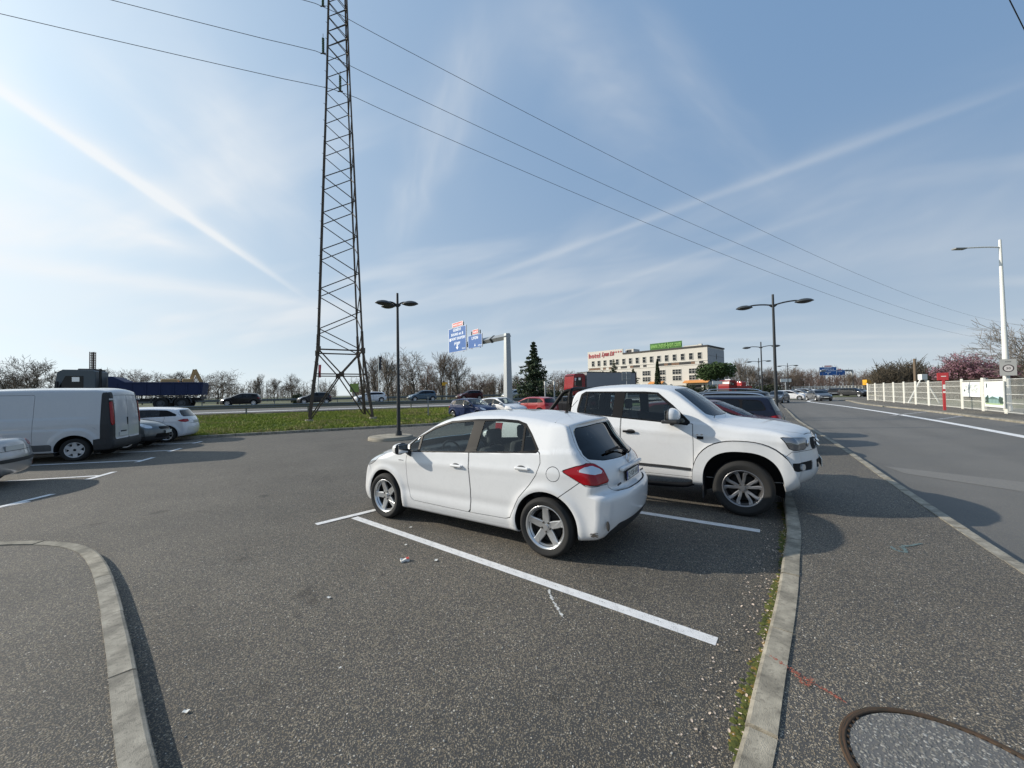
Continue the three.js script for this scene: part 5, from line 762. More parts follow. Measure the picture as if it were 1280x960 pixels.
function makeCar(name, label, o, pos, turn, group) {
  o.wheel ??= 0.315; const car = thing(name, label, 'car', pos, turn, group), spec = carSpec(o), m = spec.meta, res = o.res ?? 0.4, p = vehicle(car, spec, res);
  for (const x of [-m.wb / 2, m.wb / 2]) for (const s of [-1, 1]) wheel(car, x, o.wheel, s * (m.hw - 0.105), { r: o.wheel, rr: o.rim ?? o.wheel * 0.68, w: 0.20, kind: o.rimKind ?? 'seven', seg: res > 0.5 ? 40 : 22, spin: s * 0.4 + x });
  cabin(car, { rows: [m.bp + 0.30, m.bp - 0.58], y: 0.36 + m.up, z: 0.36, dash: [m.cowl - 0.34, 0.84 + m.up, 1.25] });
  for (const s of [-1, 1]) doorMirror(car, m.cowl - 0.36, m.bl + 0.05, s * (m.hw + 0.11), { mat: o.paint, h: 0.07, w: 0.10 });
  const hx = [[m.bp + 0.14, 'front_door'], [m.bp - 0.80, 'rear_door']]; for (const s of [-1, 1]) for (const [x, id] of hx) part('door_handle', new THREE.CapsuleGeometry(0.016, 0.13, 4, 8).rotateZ(Math.PI / 2).translate(x, m.bl - 0.10, s * (spec.width(x, m.bl - 0.10) + 0.014)), o.paint, p[id + s] ?? car);
  part('number_plate', box(0.014, 0.11, 0.52, m.r - 0.004 + 0.045 * (o.plateIn ?? 1), 0.80 + m.up * 0.8, 0, 0.003), MC.plate, car); part('number_plate', box(0.014, 0.11, 0.52, m.f + 0.006, 0.50 + m.up * 0.7, 0, 0.003), MC.plate, car);
  if (o.rails) for (const s of [-1, 1]) part('roof_rail', tube([V(m.head - 0.25, m.H - 0.03, s * 0.56), V(m.head - 0.32, m.H + 0.035, s * 0.56), V(m.rr + 0.30, m.H + 0.03, s * 0.55), V(m.rr + 0.16, m.H - 0.04, s * 0.55)], 0.016, 6, 30), o.rails, car);
  return car;
}

// ---- the white van
{
  const width = (x, y) => { let w = table([[-2.45, 0.90], [-2.2, 0.935], [-1.5, 0.95], [0.5, 0.95], [1.4, 0.94], [2.0, 0.86], [2.5, 0.74]], x); w -= 0.10 * Math.max(0, 0.45 - y); if (y > 1.05) w -= 0.10 * (y - 1.05) + 0.05 * Math.pow(Math.max(0, y - 1.6), 2); for (const [c, a] of [[1.235, 0.016], [0.92, 0.014]]) w += a * Math.tanh((c - y) / 0.015) * 0.5 * sstep(-1.95, -1.6, x); const d = Math.hypot(x + 1.549, (y - 0.33) * 0.9); w += 0.018 * sstep(0.60, 0.50, d); return w; };
  const outline = [[2.34, 0.30, 2.02, 0.30, 0.06], [2.40, 0.50, 2.08, 0.50, 0.08], [2.38, 0.78, 2.05, 0.76, 0.08], [2.22, 0.98, 1.92, 0.95, 0.09], [1.95, 1.12, 1.70, 1.08, 0.08], [1.68, 1.24, 1.50, 1.18, 0.06], [1.20, 1.70, 1.05, 1.62, 0.06], [0.90, 1.95, 0.78, 1.88, 0.07], [0.50, 2.09, 0.42, 2.03, 0.09], [-0.4, 2.14, -0.4, 2.08, 0.09], [-1.5, 2.14, -1.5, 2.08, 0.09], [-2.10, 2.12, -2.06, 2.06, 0.08], [-2.26, 2.05, -2.23, 2.00, 0.06], [-2.31, 1.85, -2.28, 1.82, 0.06], [-2.36, 1.40, -2.33, 1.40, 0.06], [-2.39, 0.80, -2.36, 0.80, 0.06], [-2.395, 0.60, -2.365, 0.60, 0.06], [-2.42, 0.54, -2.39, 0.54, 0.07], [-2.42, 0.38, -2.39, 0.38, 0.07], [-2.36, 0.30, -2.33, 0.30, 0.05], [-1.9, 0.28, -1.9, 0.28, 0.04], [0, 0.28, 0, 0.28, 0.04], [1.8, 0.28, 1.6, 0.28, 0.04]];
  const cuts = [
    { name: 'window', view: 'side', poly: [[1.42, 1.22], [1.45, 1.27], [1.05, 1.62], [0.86, 1.76], [0.55, 1.76], [0.55, 1.20]], mat: 'tint', side: 'both', lift: -0.005, open: true },
    { name: 'windscreen', view: 'front', poly: [[-0.2, 1.27], [0.74, 1.25], [0.80, 1.30], [0.70, 1.88], [-0.2, 1.93]], mat: 'tint', where: (x) => x - 0.6, gap: 0.006, open: true },
    { name: 'tail_lamp', view: 'slant', phi: -Math.PI / 4, poly: [[-0.985, 1.72], [-1.075, 1.72], [-1.115, 1.05], [-1.03, 1.0], [-0.995, 1.10]], mat: 'redLens', side: 'both', where: (x) => -x - 1.9, gap: 0.008, lift: 0.012, depth: 0.03 },
    { name: 'rear_door', id: 'rd', view: 'front', poly: [[0.006, 0.575], [0.72, 0.575], [0.755, 0.62], [0.745, 1.05], [0.72, 1.72], [0.70, 1.86], [0.62, 1.905], [0.006, 1.915]], side: 'both', where: (x) => -x - 2.2, gap: 0.010, depth: 0.02 },
    { name: 'bumper', view: 'side', poly: [[-1.955, 0.1], [-1.955, 0.60], [-2.1, 0.625], [-2.6, 0.57], [-2.6, 0.1]], mat: 'plastic', gap: 0.006 },
    { name: 'corner_panel', view: 'side', poly: [[-2.095, 0.2], [-2.095, 1.96], [-2.16, 2.02], [-2.5, 2.02], [-2.5, 0.2]], mat: 'plastic', where: (x, y, z) => Math.min(z - 0.70, 1.985 - y), gap: 0.006 },
    { name: 'cladding', view: 'side', poly: [[-1.10, 0.34], [-1.10, 0.52], [0.9, 0.52], [0.9, 0.34]], mat: 'greyPlastic', side: 'both', lift: 0.012, depth: 0.02 },
    { name: 'front_door', view: 'side', poly: [[1.45, 1.19], [1.40, 0.75], [1.15, 0.36], [0.48, 0.36], [0.48, 1.80], [0.85, 1.80]], gap: 0.009, side: 'both' },
    { name: 'sliding_door', view: 'side', poly: [[0.46, 0.36], [0.46, 1.92], [-0.70, 1.93], [-0.70, 0.36]], gap: 0.008, side: 'both' },
    { name: 'head_lamp', view: 'slant', phi: Math.PI / 4, poly: [[-0.80, 1.05], [-1.15, 0.92], [-1.15, 0.78], [-0.85, 0.82]], mat: 'clearLens', side: 'both', where: (x) => x - 1.4, gap: 0.006 },
  ];
  const van = thing('white_van', 'white panel van with dark rear corner panels and tall red tail lamps', 'van', [-14.4769, 0, -11.2842], 3.5713);
  const p = vehicle(van, { outline, width, N: 340, spineY: 1.0, paint: MC.vanWhite, arches: [[-1.549, 0.345, 0.415], [1.549, 0.345, 0.405]], archDepth: 0.55, cuts }, 0.75);
  for (const x of [-1.549, 1.549]) for (const s of [-1, 1]) wheel(van, x, 0.33, s * 0.825, { r: 0.33, rr: 0.215, w: 0.215, kind: 'cap', mat: MC.hub, seg: 40, spin: x + s });
  part('door_handle', box(0.03, 0.24, 0.05, -2.375, 1.10, -0.06, 0.012), MC.trim, van); part('number_plate', box(0.014, 0.12, 0.50, -2.392, 0.72, -0.32, 0.003), MC.plate, van); part('plate_lamp', box(0.03, 0.035, 0.30, -2.392, 0.80, -0.32, 0.01), MC.trim, van);
  part('brake_lamp', box(0.03, 0.03, 0.16, -2.26, 1.975, 0, 0.008), MC.trim, van);
  for (const s of [-1, 1]) for (const y of [1.78, 0.93]) part('hinge', box(0.10, 0.05, 0.05, -2.30, y, s * 0.83, 0.01), MC.vanWhite, van);
  cabin(van, { rows: [0.75], y: 0.65, z: 0.45, dash: [1.45, 1.10, 1.5] }); part('bulkhead', box(0.03, 1.45, 1.6, 0.25, 1.2, 0), MC.greyPlastic, van);
  for (const s of [-1, 1]) doorMirror(van, 1.15, 1.32, s * 1.10, { mat: MC.plastic, scale: 1.5 });
}

// ---- parked on the left
const carAt = (px, py, yy = 0) => { const g = G(px, py, yy); return [g.x, 0, g.z]; };
makeCar('white_hatchback', 'white hatchback with red tail lamps parked against the grass verge kerb', { L: 4.25, H: 1.43, wb: 2.58, W: 0.89, paint: MC.white2, style: 'hatch', res: 0.6, glass: 'tint', wheel: 0.315 }, [-15.6, 0, -15.8], 3.5713);
makeCar('dark_grey_car', 'dark grey car seen from the front between van and white hatchback', { L: 4.35, H: 1.52, wb: 2.65, W: 0.90, paint: MC.tealGrey, style: 'suv', up: 0.08, hood: 0.93, res: 0.6, glass: 'tint', clad: true, wheel: 0.325 }, [-15.05, 0, -13.58], 3.5713 + Math.PI);
makeCar('silver_car', 'silver saloon car with dark bumper strip parked beside the white van', { L: 4.5, H: 1.46, wb: 2.70, W: 0.88, paint: MC.silver, style: 'saloon', res: 0.7, glass: 'glass', wheel: 0.31, strip: true }, [-12.42, 0, -7.12], 3.60);

// ---- in the row behind the pickup
const ROW = (s, d) => { const u = V(lkN.x, 0, lkN.z).addScaledVector(DIRR, s), a = [Math.cos(PICKUP_TURN), -Math.sin(PICKUP_TURN)]; return [u.x - a[0] * d, 0, u.z - a[1] * d]; };
makeCar('maroon_car', 'dark red hatchback with its bonnet showing behind the white pickup', { L: 4.35, H: 1.48, wb: 2.62, W: 0.90, paint: MC.maroon, style: 'hatch', res: 0.6, glass: 'glass', hood: 1.0 }, ROW(6.9, 1.6), PICKUP_TURN);
makeCar('navy_estate', 'dark blue estate car with silver roof rails parked tail to the footway', { L: 4.6, H: 1.56, wb: 2.75, W: 0.91, paint: MC.navy, style: 'estate', res: 0.6, glass: 'tint', rails: MC.chrome, up: 0.04 }, ROW(9.2, 1.9), PICKUP_TURN + Math.PI);
makeCar('black_suv', 'tall black car with pale roof edge behind the blue estate', { L: 4.55, H: 1.70, wb: 2.70, W: 0.92, paint: MC.black, style: 'suv', up: 0.14, hood: 0.98, belt: 1.0, res: 0.6, glass: 'tint', rails: MC.chrome, wheel: 0.345 }, ROW(11.6, 2.0), PICKUP_TURN + Math.PI);

// ---- parked beyond, towards the motorway
{ const P = (px, depth) => { const q = atDepth(px, 495, depth); return [q.x, 0.0, q.z]; };
  makeCar('blue_hatchback', 'small blue hatchback parked beyond the grass with its bonnet turned to the lane', { L: 4.0, H: 1.46, wb: 2.54, W: 0.86, paint: MC.blue, style: 'hatch', res: 0.5, glass: 'glass', wheel: 0.305 }, P(592, 26.6), -0.72);
  makeCar('white_hatchback', 'white hatchback parked between the small blue car and the red car', { L: 4.1, H: 1.48, wb: 2.56, W: 0.87, paint: MC.white, style: 'hatch', res: 0.45, glass: 'glass' }, P(628, 27.5), -0.75);
  makeCar('red_hatchback', 'bright red hatchback beyond the roof of the white hatchback', { L: 4.15, H: 1.47, wb: 2.58, W: 0.88, paint: MC.red, style: 'hatch', res: 0.45, glass: 'tint' }, P(665, 29.0), 2.45);
  makeCar('dark_hatchback', 'dark blue hatchback half hidden behind the sports bar of the pickup', { L: 4.1, H: 1.46, wb: 2.56, W: 0.87, paint: MC.dark, style: 'hatch', res: 0.4, glass: 'tint' }, P(706, 31.0), 2.5);
  makeCar('silver_hatchback', 'silver hatchback behind the cab of the pickup near the red lorry', { L: 4.1, H: 1.47, wb: 2.56, W: 0.87, paint: MC.silver, style: 'hatch', res: 0.4, glass: 'tint' }, P(745, 33.0), 2.5);
}

// ---- traffic on the far carriageway, heading left
const MWAY = Math.PI + AX, mw = (px, q) => { // the point of that lane in the direction of a pixel column
  const d = ray(px, 495), dx = d.x / -d.z; const k = (q + OX * -DF + OF * DX) / (-dx * DF + DX); return [dx * k, rise(q) + 0.012, -k]; };
makeCar('black_hatchback', 'black hatchback driving on the motorway behind the dump truck', { L: 4.05, H: 1.45, wb: 2.5, W: 0.86, paint: MC.black, style: 'hatch', res: 0.4, glass: 'tint', rimKind: 'cap' }, mw(302, 0), MWAY, 'cars driving on the motorway');
makeCar('grey_hatchback', 'dark grey hatchback on the motorway seen through the pylon legs', { L: 4.05, H: 1.47, wb: 2.5, W: 0.86, paint: MC.dark, style: 'hatch', res: 0.4, glass: 'tint' }, mw(394, 0.4), MWAY, 'cars driving on the motorway');
makeCar('white_hatchback', 'white hatchback driving on the motorway between the pylon and the flag mast', { L: 4.3, H: 1.43, wb: 2.6, W: 0.88, paint: MC.white2, style: 'hatch', res: 0.4, glass: 'tint' }, mw(463, 0), MWAY, 'cars driving on the motorway');
makeCar('navy_car', 'dark blue car on the motorway behind the lamp post with three heads', { L: 4.2, H: 1.55, wb: 2.55, W: 0.88, paint: MC.petrol, style: 'hatch', res: 0.4, glass: 'tint', up: 0.04 }, mw(528, 0.2), MWAY, 'cars driving on the motorway');
makeCar('maroon_hatchback', 'dark red hatchback on the motorway under the blue direction signs', { L: 4.2, H: 1.48, wb: 2.55, W: 0.88, paint: MC.maroon, style: 'hatch', res: 0.4, glass: 'tint' }, mw(587, 0.3), MWAY, 'cars driving on the motorway');
makeCar('silver_estate', 'silver estate car on the motorway behind the gantry post', { L: 4.7, H: 1.5, wb: 2.75, W: 0.9, paint: MC.pale, style: 'estate', res: 0.4, glass: 'tint' }, mw(644, 0), MWAY, 'cars driving on the motorway');

// ---- the queue of cars far along the road
{
  const kinds = [['hatch', MC.silver, 'silver'], ['suv', MC.dark, 'dark grey'], ['estate', MC.white2, 'white'], ['saloon', MC.grey, 'grey'], ['hatch', MC.navy, 'navy blue'], ['suv', MC.silver, 'silver']];
  const proto = kinds.map(([style, paint, c], i) => { const o = { style, paint, res: 0.24, glass: 'tint', L: [4.1, 4.5, 4.6, 4.6, 4.1, 4.4][i], H: style === 'suv' ? 1.66 : 1.48, up: style === 'suv' ? 0.12 : 0, wheel: style === 'suv' ? 0.34 : 0.31 }; return o; });
  const list = [ // pixel column, depth, turn, kind, label
    [1023, 52, -1.9, 3, 'dark saloon car driving towards the crossing at the head of the queue'], [1001, 64, -1.0, 0, 'silver hatchback parked behind the grey lamp post'], [986, 58, -0.8, 2, 'white estate car parked beside the second lamp post'], [1009, 74, -1.0, 5, 'silver off-road car standing beyond the dark saloon'],
    [1017, 80, -1.0, 2, 'white estate car behind the silver off-road car'], [1030, 84, -1.0, 4, 'navy hatchback in the row beyond the crossing'], [1040, 86, -1.1, 3, 'grey saloon in the row beyond the crossing'], [1049, 80, -1.6, 1, 'dark grey off-road car standing in the row beyond the crossing'],
    [1058, 86, -1.3, 2, 'white estate car under the blue signs of the far gantry'], [1066, 70, -1.9, 1, 'dark off-road car turning at the end of the queue'], [1075, 84, -1.6, 0, 'silver hatchback last in the row by the fence end'], [1035, 100, -1.2, 0, 'silver hatchback in the back row near the bridge parapet'], [1048, 104, -1.2, 4, 'navy hatchback in the back row near the bridge parapet'],
    [972, 47, -0.75, 3, 'grey saloon parked under the second lamp post'], [994, 90, -1.0, 4, 'navy hatchback in the back row by the white board'],
  ];
  const made = {};
  for (const [px, depth, turn, k, label] of list) {
    const q = atDepth(px, 490, depth), pos = [q.x, 0.01, q.z], [style, , c] = kinds[k];
    if (!made[k]) made[k] = makeCar(c.replace(/ /g, '_') + '_' + ({ hatch: 'hatchback', suv: 'off_roader', estate: 'estate_car', saloon: 'saloon' })[style], label, proto[k], pos, turn, 'cars queueing along the road');
    else copyOf(made[k], pos, turn, label);
  }
}
// ---------------------------------------------------------------- masts, signs, rails, pylon and wires
const MS = {
  darkSteel: std(0.030, 0.034, 0.038, 0.5, 0.3), galv: std(0.36, 0.38, 0.39, 0.5, 0.55), galvDull: std(0.27, 0.28, 0.28, 0.6, 0.4), pylon: std(0.105, 0.082, 0.064, 0.8, 0.1), whitePaint: std(0.74, 0.74, 0.70, 0.5), rail: std(0.16, 0.17, 0.175, 0.55, 0.45), railPost: std(0.20, 0.20, 0.19, 0.7, 0.3),
  lampDish: std(0.05, 0.055, 0.055, 0.4, 0.2), lampLens: phys(0.75, 0.77, 0.75, { roughness: 0.25, clearcoat: 1 }), wood: std(0.16, 0.12, 0.085, 0.9), redPaint: std(0.42, 0.035, 0.04, 0.45), yellow: std(0.70, 0.36, 0.02, 0.5), signBack: std(0.30, 0.31, 0.32, 0.5, 0.4), insul: phys(0.06, 0.16, 0.10, { roughness: 0.1, clearcoat: 1 }), wire: std(0.05, 0.05, 0.052, 0.6, 0.5), fence: std(0.70, 0.69, 0.63, 0.7),
};
// lamp post: slim mast with curved arms and lens shaped heads
function lampPost(pos, H, arms, reach, label, turn = 0, group = 'dark lamp posts of the car park') {
  const t = thing('lamp_post', label, 'lamp post', pos, turn, group);
  part('mast', rod(V(0, 0, 0), V(0, H, 0), 0.075, 0.045, 14), MS.darkSteel, t); part('foot', new THREE.CylinderGeometry(0.11, 0.14, 0.22, 16).translate(0, 0.11, 0), MS.darkSteel, t);
  for (const a of arms) {
    const c = Math.cos(a), s = Math.sin(a), at = (r, y) => V(c * r, y, s * r), y0 = H - 0.48;
    part('arm', [tube([at(0.03, y0), at(reach * 0.4, y0 + 0.07), at(reach * 0.75, y0 + 0.09), at(reach, y0 + 0.06)], 0.032, 8, 20), bar(at(0.03, y0 - 0.06), at(0.12, y0 + 0.02), 0.07)], MS.darkSteel, t);
    const head = new THREE.Group(); head.name = 'lamp_head'; head.position.copy(at(reach + 0.12, y0 + 0.02)); head.rotation.y = -a; t.add(head);
    const L = [[0.001, 0.085], [0.12, 0.080], [0.22, 0.052], [0.30, 0.0], [0.302, -0.012]].map(([x, y]) => new THREE.Vector2(x, y)), B = [[0.296, -0.010], [0.20, -0.055], [0.10, -0.078], [0.001, -0.085]].map(([x, y]) => new THREE.Vector2(x, y));
    part('shade', new THREE.LatheGeometry(L, 28).scale(1.12, 1.25, 0.78), MS.lampDish, head); part('lens', new THREE.LatheGeometry(B, 28).scale(1.12, 1.1, 0.78), MS.lampDish, head);
  }
  return t;
}
{
  const g = G(498.5, 548.5); lampPost([g.x, 0.10, g.z], 5.80, [0.15, Math.PI - 0.55, Math.PI + 0.55], 0.42, 'dark lamp post with three heads standing on a round concrete base');
  const base = thing('concrete_plinth', 'low round concrete plinth under the lamp post with three heads', 'plinth', [g.x - 0.32, 0, g.z]);
  part('plinth', new THREE.LatheGeometry([[0.001, 0.14], [0.80, 0.135], [0.86, 0.11], [0.875, 0.0]].map(([a, b]) => new THREE.Vector2(a, b)).reverse(), 48), M.concrete, base);
  const a = -PICKUP_TURN, row = [[970, 16.9, 5.95, 'dark lamp post with two heads standing behind the black car'], [953, 34.0, 5.95, 'dark lamp post with two heads, second in the row along the footway'], [949.5, 51, 5.95, 'dark lamp post with two heads, third in the row along the footway'], [985.5, 62, 5.95, 'dark lamp post with two heads beside the queue of cars']];
  for (const [px, d, H, label] of row) { const q = atDepth(px, 490, d); lampPost([q.x, d < 40 ? 0.10 : 0.02, q.z], H - 0.1, [a, a + Math.PI], 0.98, label); }
}
// tall pale street light with a round speed sign board
{
  const g = G(1260, 513.5, 0.09), t = thing('street_light', 'tall white street light with a single arm beside the fence', 'street light', [g.x, 0.09, g.z]);
  part('mast', rod(V(0, 0, 0), V(0, 11.05, 0), 0.17, 0.065, 20), MS.whitePaint, t); part('arm', tube([V(0, 10.55, 0), V(-0.6, 10.62, -0.1), V(-2.0, 10.66, -0.3)], 0.045, 8, 16), MS.whitePaint, t); part('lamp_head', box(0.75, 0.10, 0.30, -2.25, 10.62, -0.34, 0.04), MS.galvDull, t); part('foot', new THREE.CylinderGeometry(0.19, 0.20, 0.3, 20).translate(0, 0.15, 0), MS.whitePaint, t);
  const s = thing('speed_sign', 'grey square board with a ringed number on the white street light', 'sign', [g.x - 0.17, 2.30, g.z + 0.24], -0.62);
  part('board', box(0.70, 1.06, 0.05, 0, 0.56, 0, 0.01), MS.signBack, s); part('print', new THREE.PlaneGeometry(0.68, 1.03).translate(0, 0.56, 0.028), std(1, 1, 1, 0.6, 0, { map: canvasTex(256, 386, (x, w, hh) => { x.fillStyle = '#a9a9a6'; x.fillRect(0, 0, w, hh); x.fillStyle = '#2a2a2c'; x.font = 'bold 38px sans-serif'; x.textAlign = 'center'; x.fillText('ZONE', 128, 72); x.lineWidth = 20; x.strokeStyle = '#33262c'; x.beginPath(); x.ellipse(128, 215, 80, 80, 0, 0, 7); x.stroke(); x.fillStyle = '#c9c4c2'; x.beginPath(); x.arc(128, 215, 70, 0, 7); x.fill(); x.fillStyle = '#232327'; x.font = 'bold 70px sans-serif'; x.fillText('30', 128, 240); }) }), s);
  part('bracket', [box(0.12, 0.06, 0.30, 0, 0.3, -0.16), box(0.12, 0.06, 0.30, 0, 0.85, -0.16)], MS.galv, s);
}
// motorway sign gantry
function signMat(w, h, draw) { return std(1, 1, 1, 0.45, 0, { map: canvasTex(w, h, draw) }); }
const arrow = (x, cx, cy, s) => { x.fillStyle = '#f2f4f6'; x.beginPath(); x.moveTo(cx - s * 0.14, cy - s * 0.5); x.lineTo(cx + s * 0.14, cy - s * 0.5); x.lineTo(cx + s * 0.14, cy); x.lineTo(cx + s * 0.42, cy); x.lineTo(cx, cy + s * 0.5); x.lineTo(cx - s * 0.42, cy); x.lineTo(cx - s * 0.14, cy); x.fill(); };
const blueBoard = (lines, dist, plane) => (x, w, h) => { x.fillStyle = '#f4f6f8'; x.fillRect(0, 0, w, h); x.fillStyle = '#1b5aa0'; x.fillRect(w * 0.015, h * 0.012, w * 0.97, h * 0.976); x.fillStyle = '#f2f4f6'; x.textAlign = 'center'; const fs = lines.length > 1 ? Math.min(h * 0.15, w * 0.16) : h * 0.30; x.font = 'bold ' + fs + 'px sans-serif'; lines.forEach((l, i) => x.fillText(l, w / 2 + (plane && i === 2 ? w * 0.05 : 0), h * (lines.length > 1 ? 0.15 : 0.34) + i * fs * 1.18, w * 0.80)); if (plane) { x.fillRect(w * 0.06, h * 0.40, w * 0.075, h * 0.13); } arrow(x, w / 2, h * 0.80, h * 0.22); x.font = fs * 0.6 + 'px sans-serif'; x.fillText(dist, w * 0.85, h * 0.93); };
const redTab = (t) => (x, w, h) => { x.fillStyle = '#f4f4f4'; x.fillRect(0, 0, w, h); x.fillStyle = '#c43a38'; x.fillRect(w * 0.04, h * 0.08, w * 0.92, h * 0.84); x.fillStyle = '#fff'; x.textAlign = 'center'; x.font = 'bold ' + h * 0.6 + 'px sans-serif'; x.fillText(t, w / 2, h * 0.72, w * 0.85); };
const mats = { big: signMat(384, 300, blueBoard(['GENÈVE', 'BOURG en B', 'SAINT EXUPÉRY', 'péage'], '800m', true)), small: signMat(300, 180, blueBoard(['LYON'], '800m')), tabA: signMat(256, 96, redTab('A432·A42')), tabB: signMat(128, 96, redTab('A43')) };
function gantry(foot, H, dir, boards, label, sign, upTo) {
  const t = thing('sign_gantry', label, 'gantry', foot), n = V(dir[0], 0, -dir[1]); // arm direction on the ground
  const P = (a, y) => n.clone().multiplyScalar(a).setY(y), pg = new THREE.BoxGeometry(0.34, H, 0.52); { const q = pg.attributes.position; for (let i = 0; i < q.count; i++) if (q.getY(i) < 0) q.setXYZ(i, q.getX(i) * 1.7, q.getY(i), q.getZ(i) * 1.4); pg.computeVertexNormals(); }
  const ang = Math.atan2(dir[1], dir[0]);
  part('post', pg.rotateY(ang).translate(0, H / 2, 0), MS.galv, t); part('arm', bar(P(-0.2, H - 0.28), P(upTo, H - 0.28), 0.55, 0.42), MS.galv, t); part('joint', [bar(P(2.2, H - 0.28), P(2.45, H - 0.28), 0.66, 0.50)], MS.darkSteel, t);
  for (const [a0, a1, y0, y1, m, tab, lab] of boards) {
    const f = thing('direction_sign', lab, 'sign', [foot[0] + n.x * (a0 + a1) / 2, foot[1] + y0, foot[2] + n.z * (a0 + a1) / 2], Math.atan2(sign[0], -sign[1]));
    const w = a1 - a0, h = y1 - y0; part('board', box(w, h, 0.08, 0, h / 2, 0.42), MS.signBack, f); part('print', new THREE.PlaneGeometry(w * 0.998, h * 0.998).translate(0, h / 2, 0.465), m, f);
    const tw = tab[1]; part('route_tab', box(tw * 0.8, 0.5, 0.06, 0.1, h + 0.32, 0.42), MS.signBack, f); part('route_print', new THREE.PlaneGeometry(tw * 0.79, 0.49).translate(0.1, h + 0.32, 0.455), tab[0], f); part('strut', [box(0.08, h + 0.5, 0.10, -w * 0.3, h / 2 + 0.2, 0.32), box(0.08, h + 0.5, 0.10, w * 0.3, h / 2 + 0.2, 0.32)], MS.darkSteel, f);
  }
  return t;
}
{
  const D = 37.3, f = atDepth(635, 490, D), y0 = rise(qOf(f.x, f.z)), H = 7.6 - y0, nd = [-0.63, 0.777];
  const aAt = (px) => { const k = (px - 640 - 0.35) / FOC; return (k * D - f.x) / (nd[0] - k * nd[1]); };
  const yAt = (px, py) => { const a = aAt(px), d = D + nd[1] * a; return atDepth(px, py, d).y - y0; };
  gantry([f.x, y0, f.z], H, nd, [[aAt(588.4), aAt(566), yAt(577, 440), yAt(577, 409.5), mats.big, [mats.tabA, 3.0], 'larger blue motorway direction sign with several lines of white writing'], [aAt(608.3), aAt(590.6), yAt(599, 435), yAt(599, 419), mats.small, [mats.tabB, 1.4], 'smaller blue motorway direction sign with one word and an arrow']], 'grey gantry mast carrying the two blue signs over the motorway', [-0.777, -0.63], aAt(566));
  // the same kind of gantry far down the motorway
  const D2 = 140, g2 = atDepth(1065.5, 484, D2), sx = D2 / FOC;
  gantry([g2.x, 0.3, g2.z], 7.9, [-0.985, -0.17], [[27 * sx, 46 * sx, 5.9, 8.9, mats.big, [mats.tabA, 3.0], 'larger far blue sign on the distant gantry above the queue of cars'], [13.5 * sx, 26 * sx, 5.9, 7.7, mats.small, [mats.tabB, 1.4], 'smaller far blue sign on the distant gantry above the queue of cars']], 'pale gantry mast far behind the queue of cars', [-0.17, -0.985], 46 * sx);
}
// crash barriers
function barrier(q, s0, s1, step, label) {
  const t = thing('crash_barrier', label, 'crash barrier'), B = [], L = s1 - s0, prof = [[-0.155, 0], [-0.11, 0.045], [-0.06, 0.045], [-0.02, 0], [0.02, 0], [0.06, 0.045], [0.11, 0.045], [0.155, 0]];
  for (let s = s0; s < s1; s += 8) { const pos = [], e = Math.min(s + 8, s1); for (let k = 0; k + 1 < prof.length; k++) { const v = (ss, [y, o]) => { const p = SQ(ss, q - o); return [p.x, rise(q) + 0.58 + y, p.z]; }; const a = v(s, prof[k]), b = v(e, prof[k]), c = v(e, prof[k + 1]), d = v(s, prof[k + 1]); pos.push(...a, ...b, ...c, ...a, ...c, ...d); } const g = new THREE.BufferGeometry(); g.setAttribute('position', new THREE.Float32BufferAttribute(pos, 3)); g.computeVertexNormals(); B.push(g); }
  for (const b of B) part('beam', b, MS.rail, t);
  const pg = box(0.10, 0.85, 0.08); for (let s = s0 + 1; s < s1; s += step) { const p = SQ(s, q + 0.08), m = part('post', pg, MS.railPost, t); m.position.set(p.x, rise(q) + 0.34, p.z); m.rotation.y = AX; }
  return t;
}
barrier(-20.6, -22, 58, 4, 'steel crash barrier on posts along the grass verge');
barrier(8.2, -30, 110, 4, 'steel crash barrier on the far side of the motorway');
{ const g = G(535.3, 519.5, 0.3), t = thing('marker_post', 'thin pale marker post standing in the grass verge', 'post', [g.x, 0.22, g.z]); part('post', box(0.07, 1.35, 0.05, 0, 0.67, 0), MS.galvDull, t); part('cap', box(0.085, 0.05, 0.065, 0, 1.36, 0), MS.galv, t); }

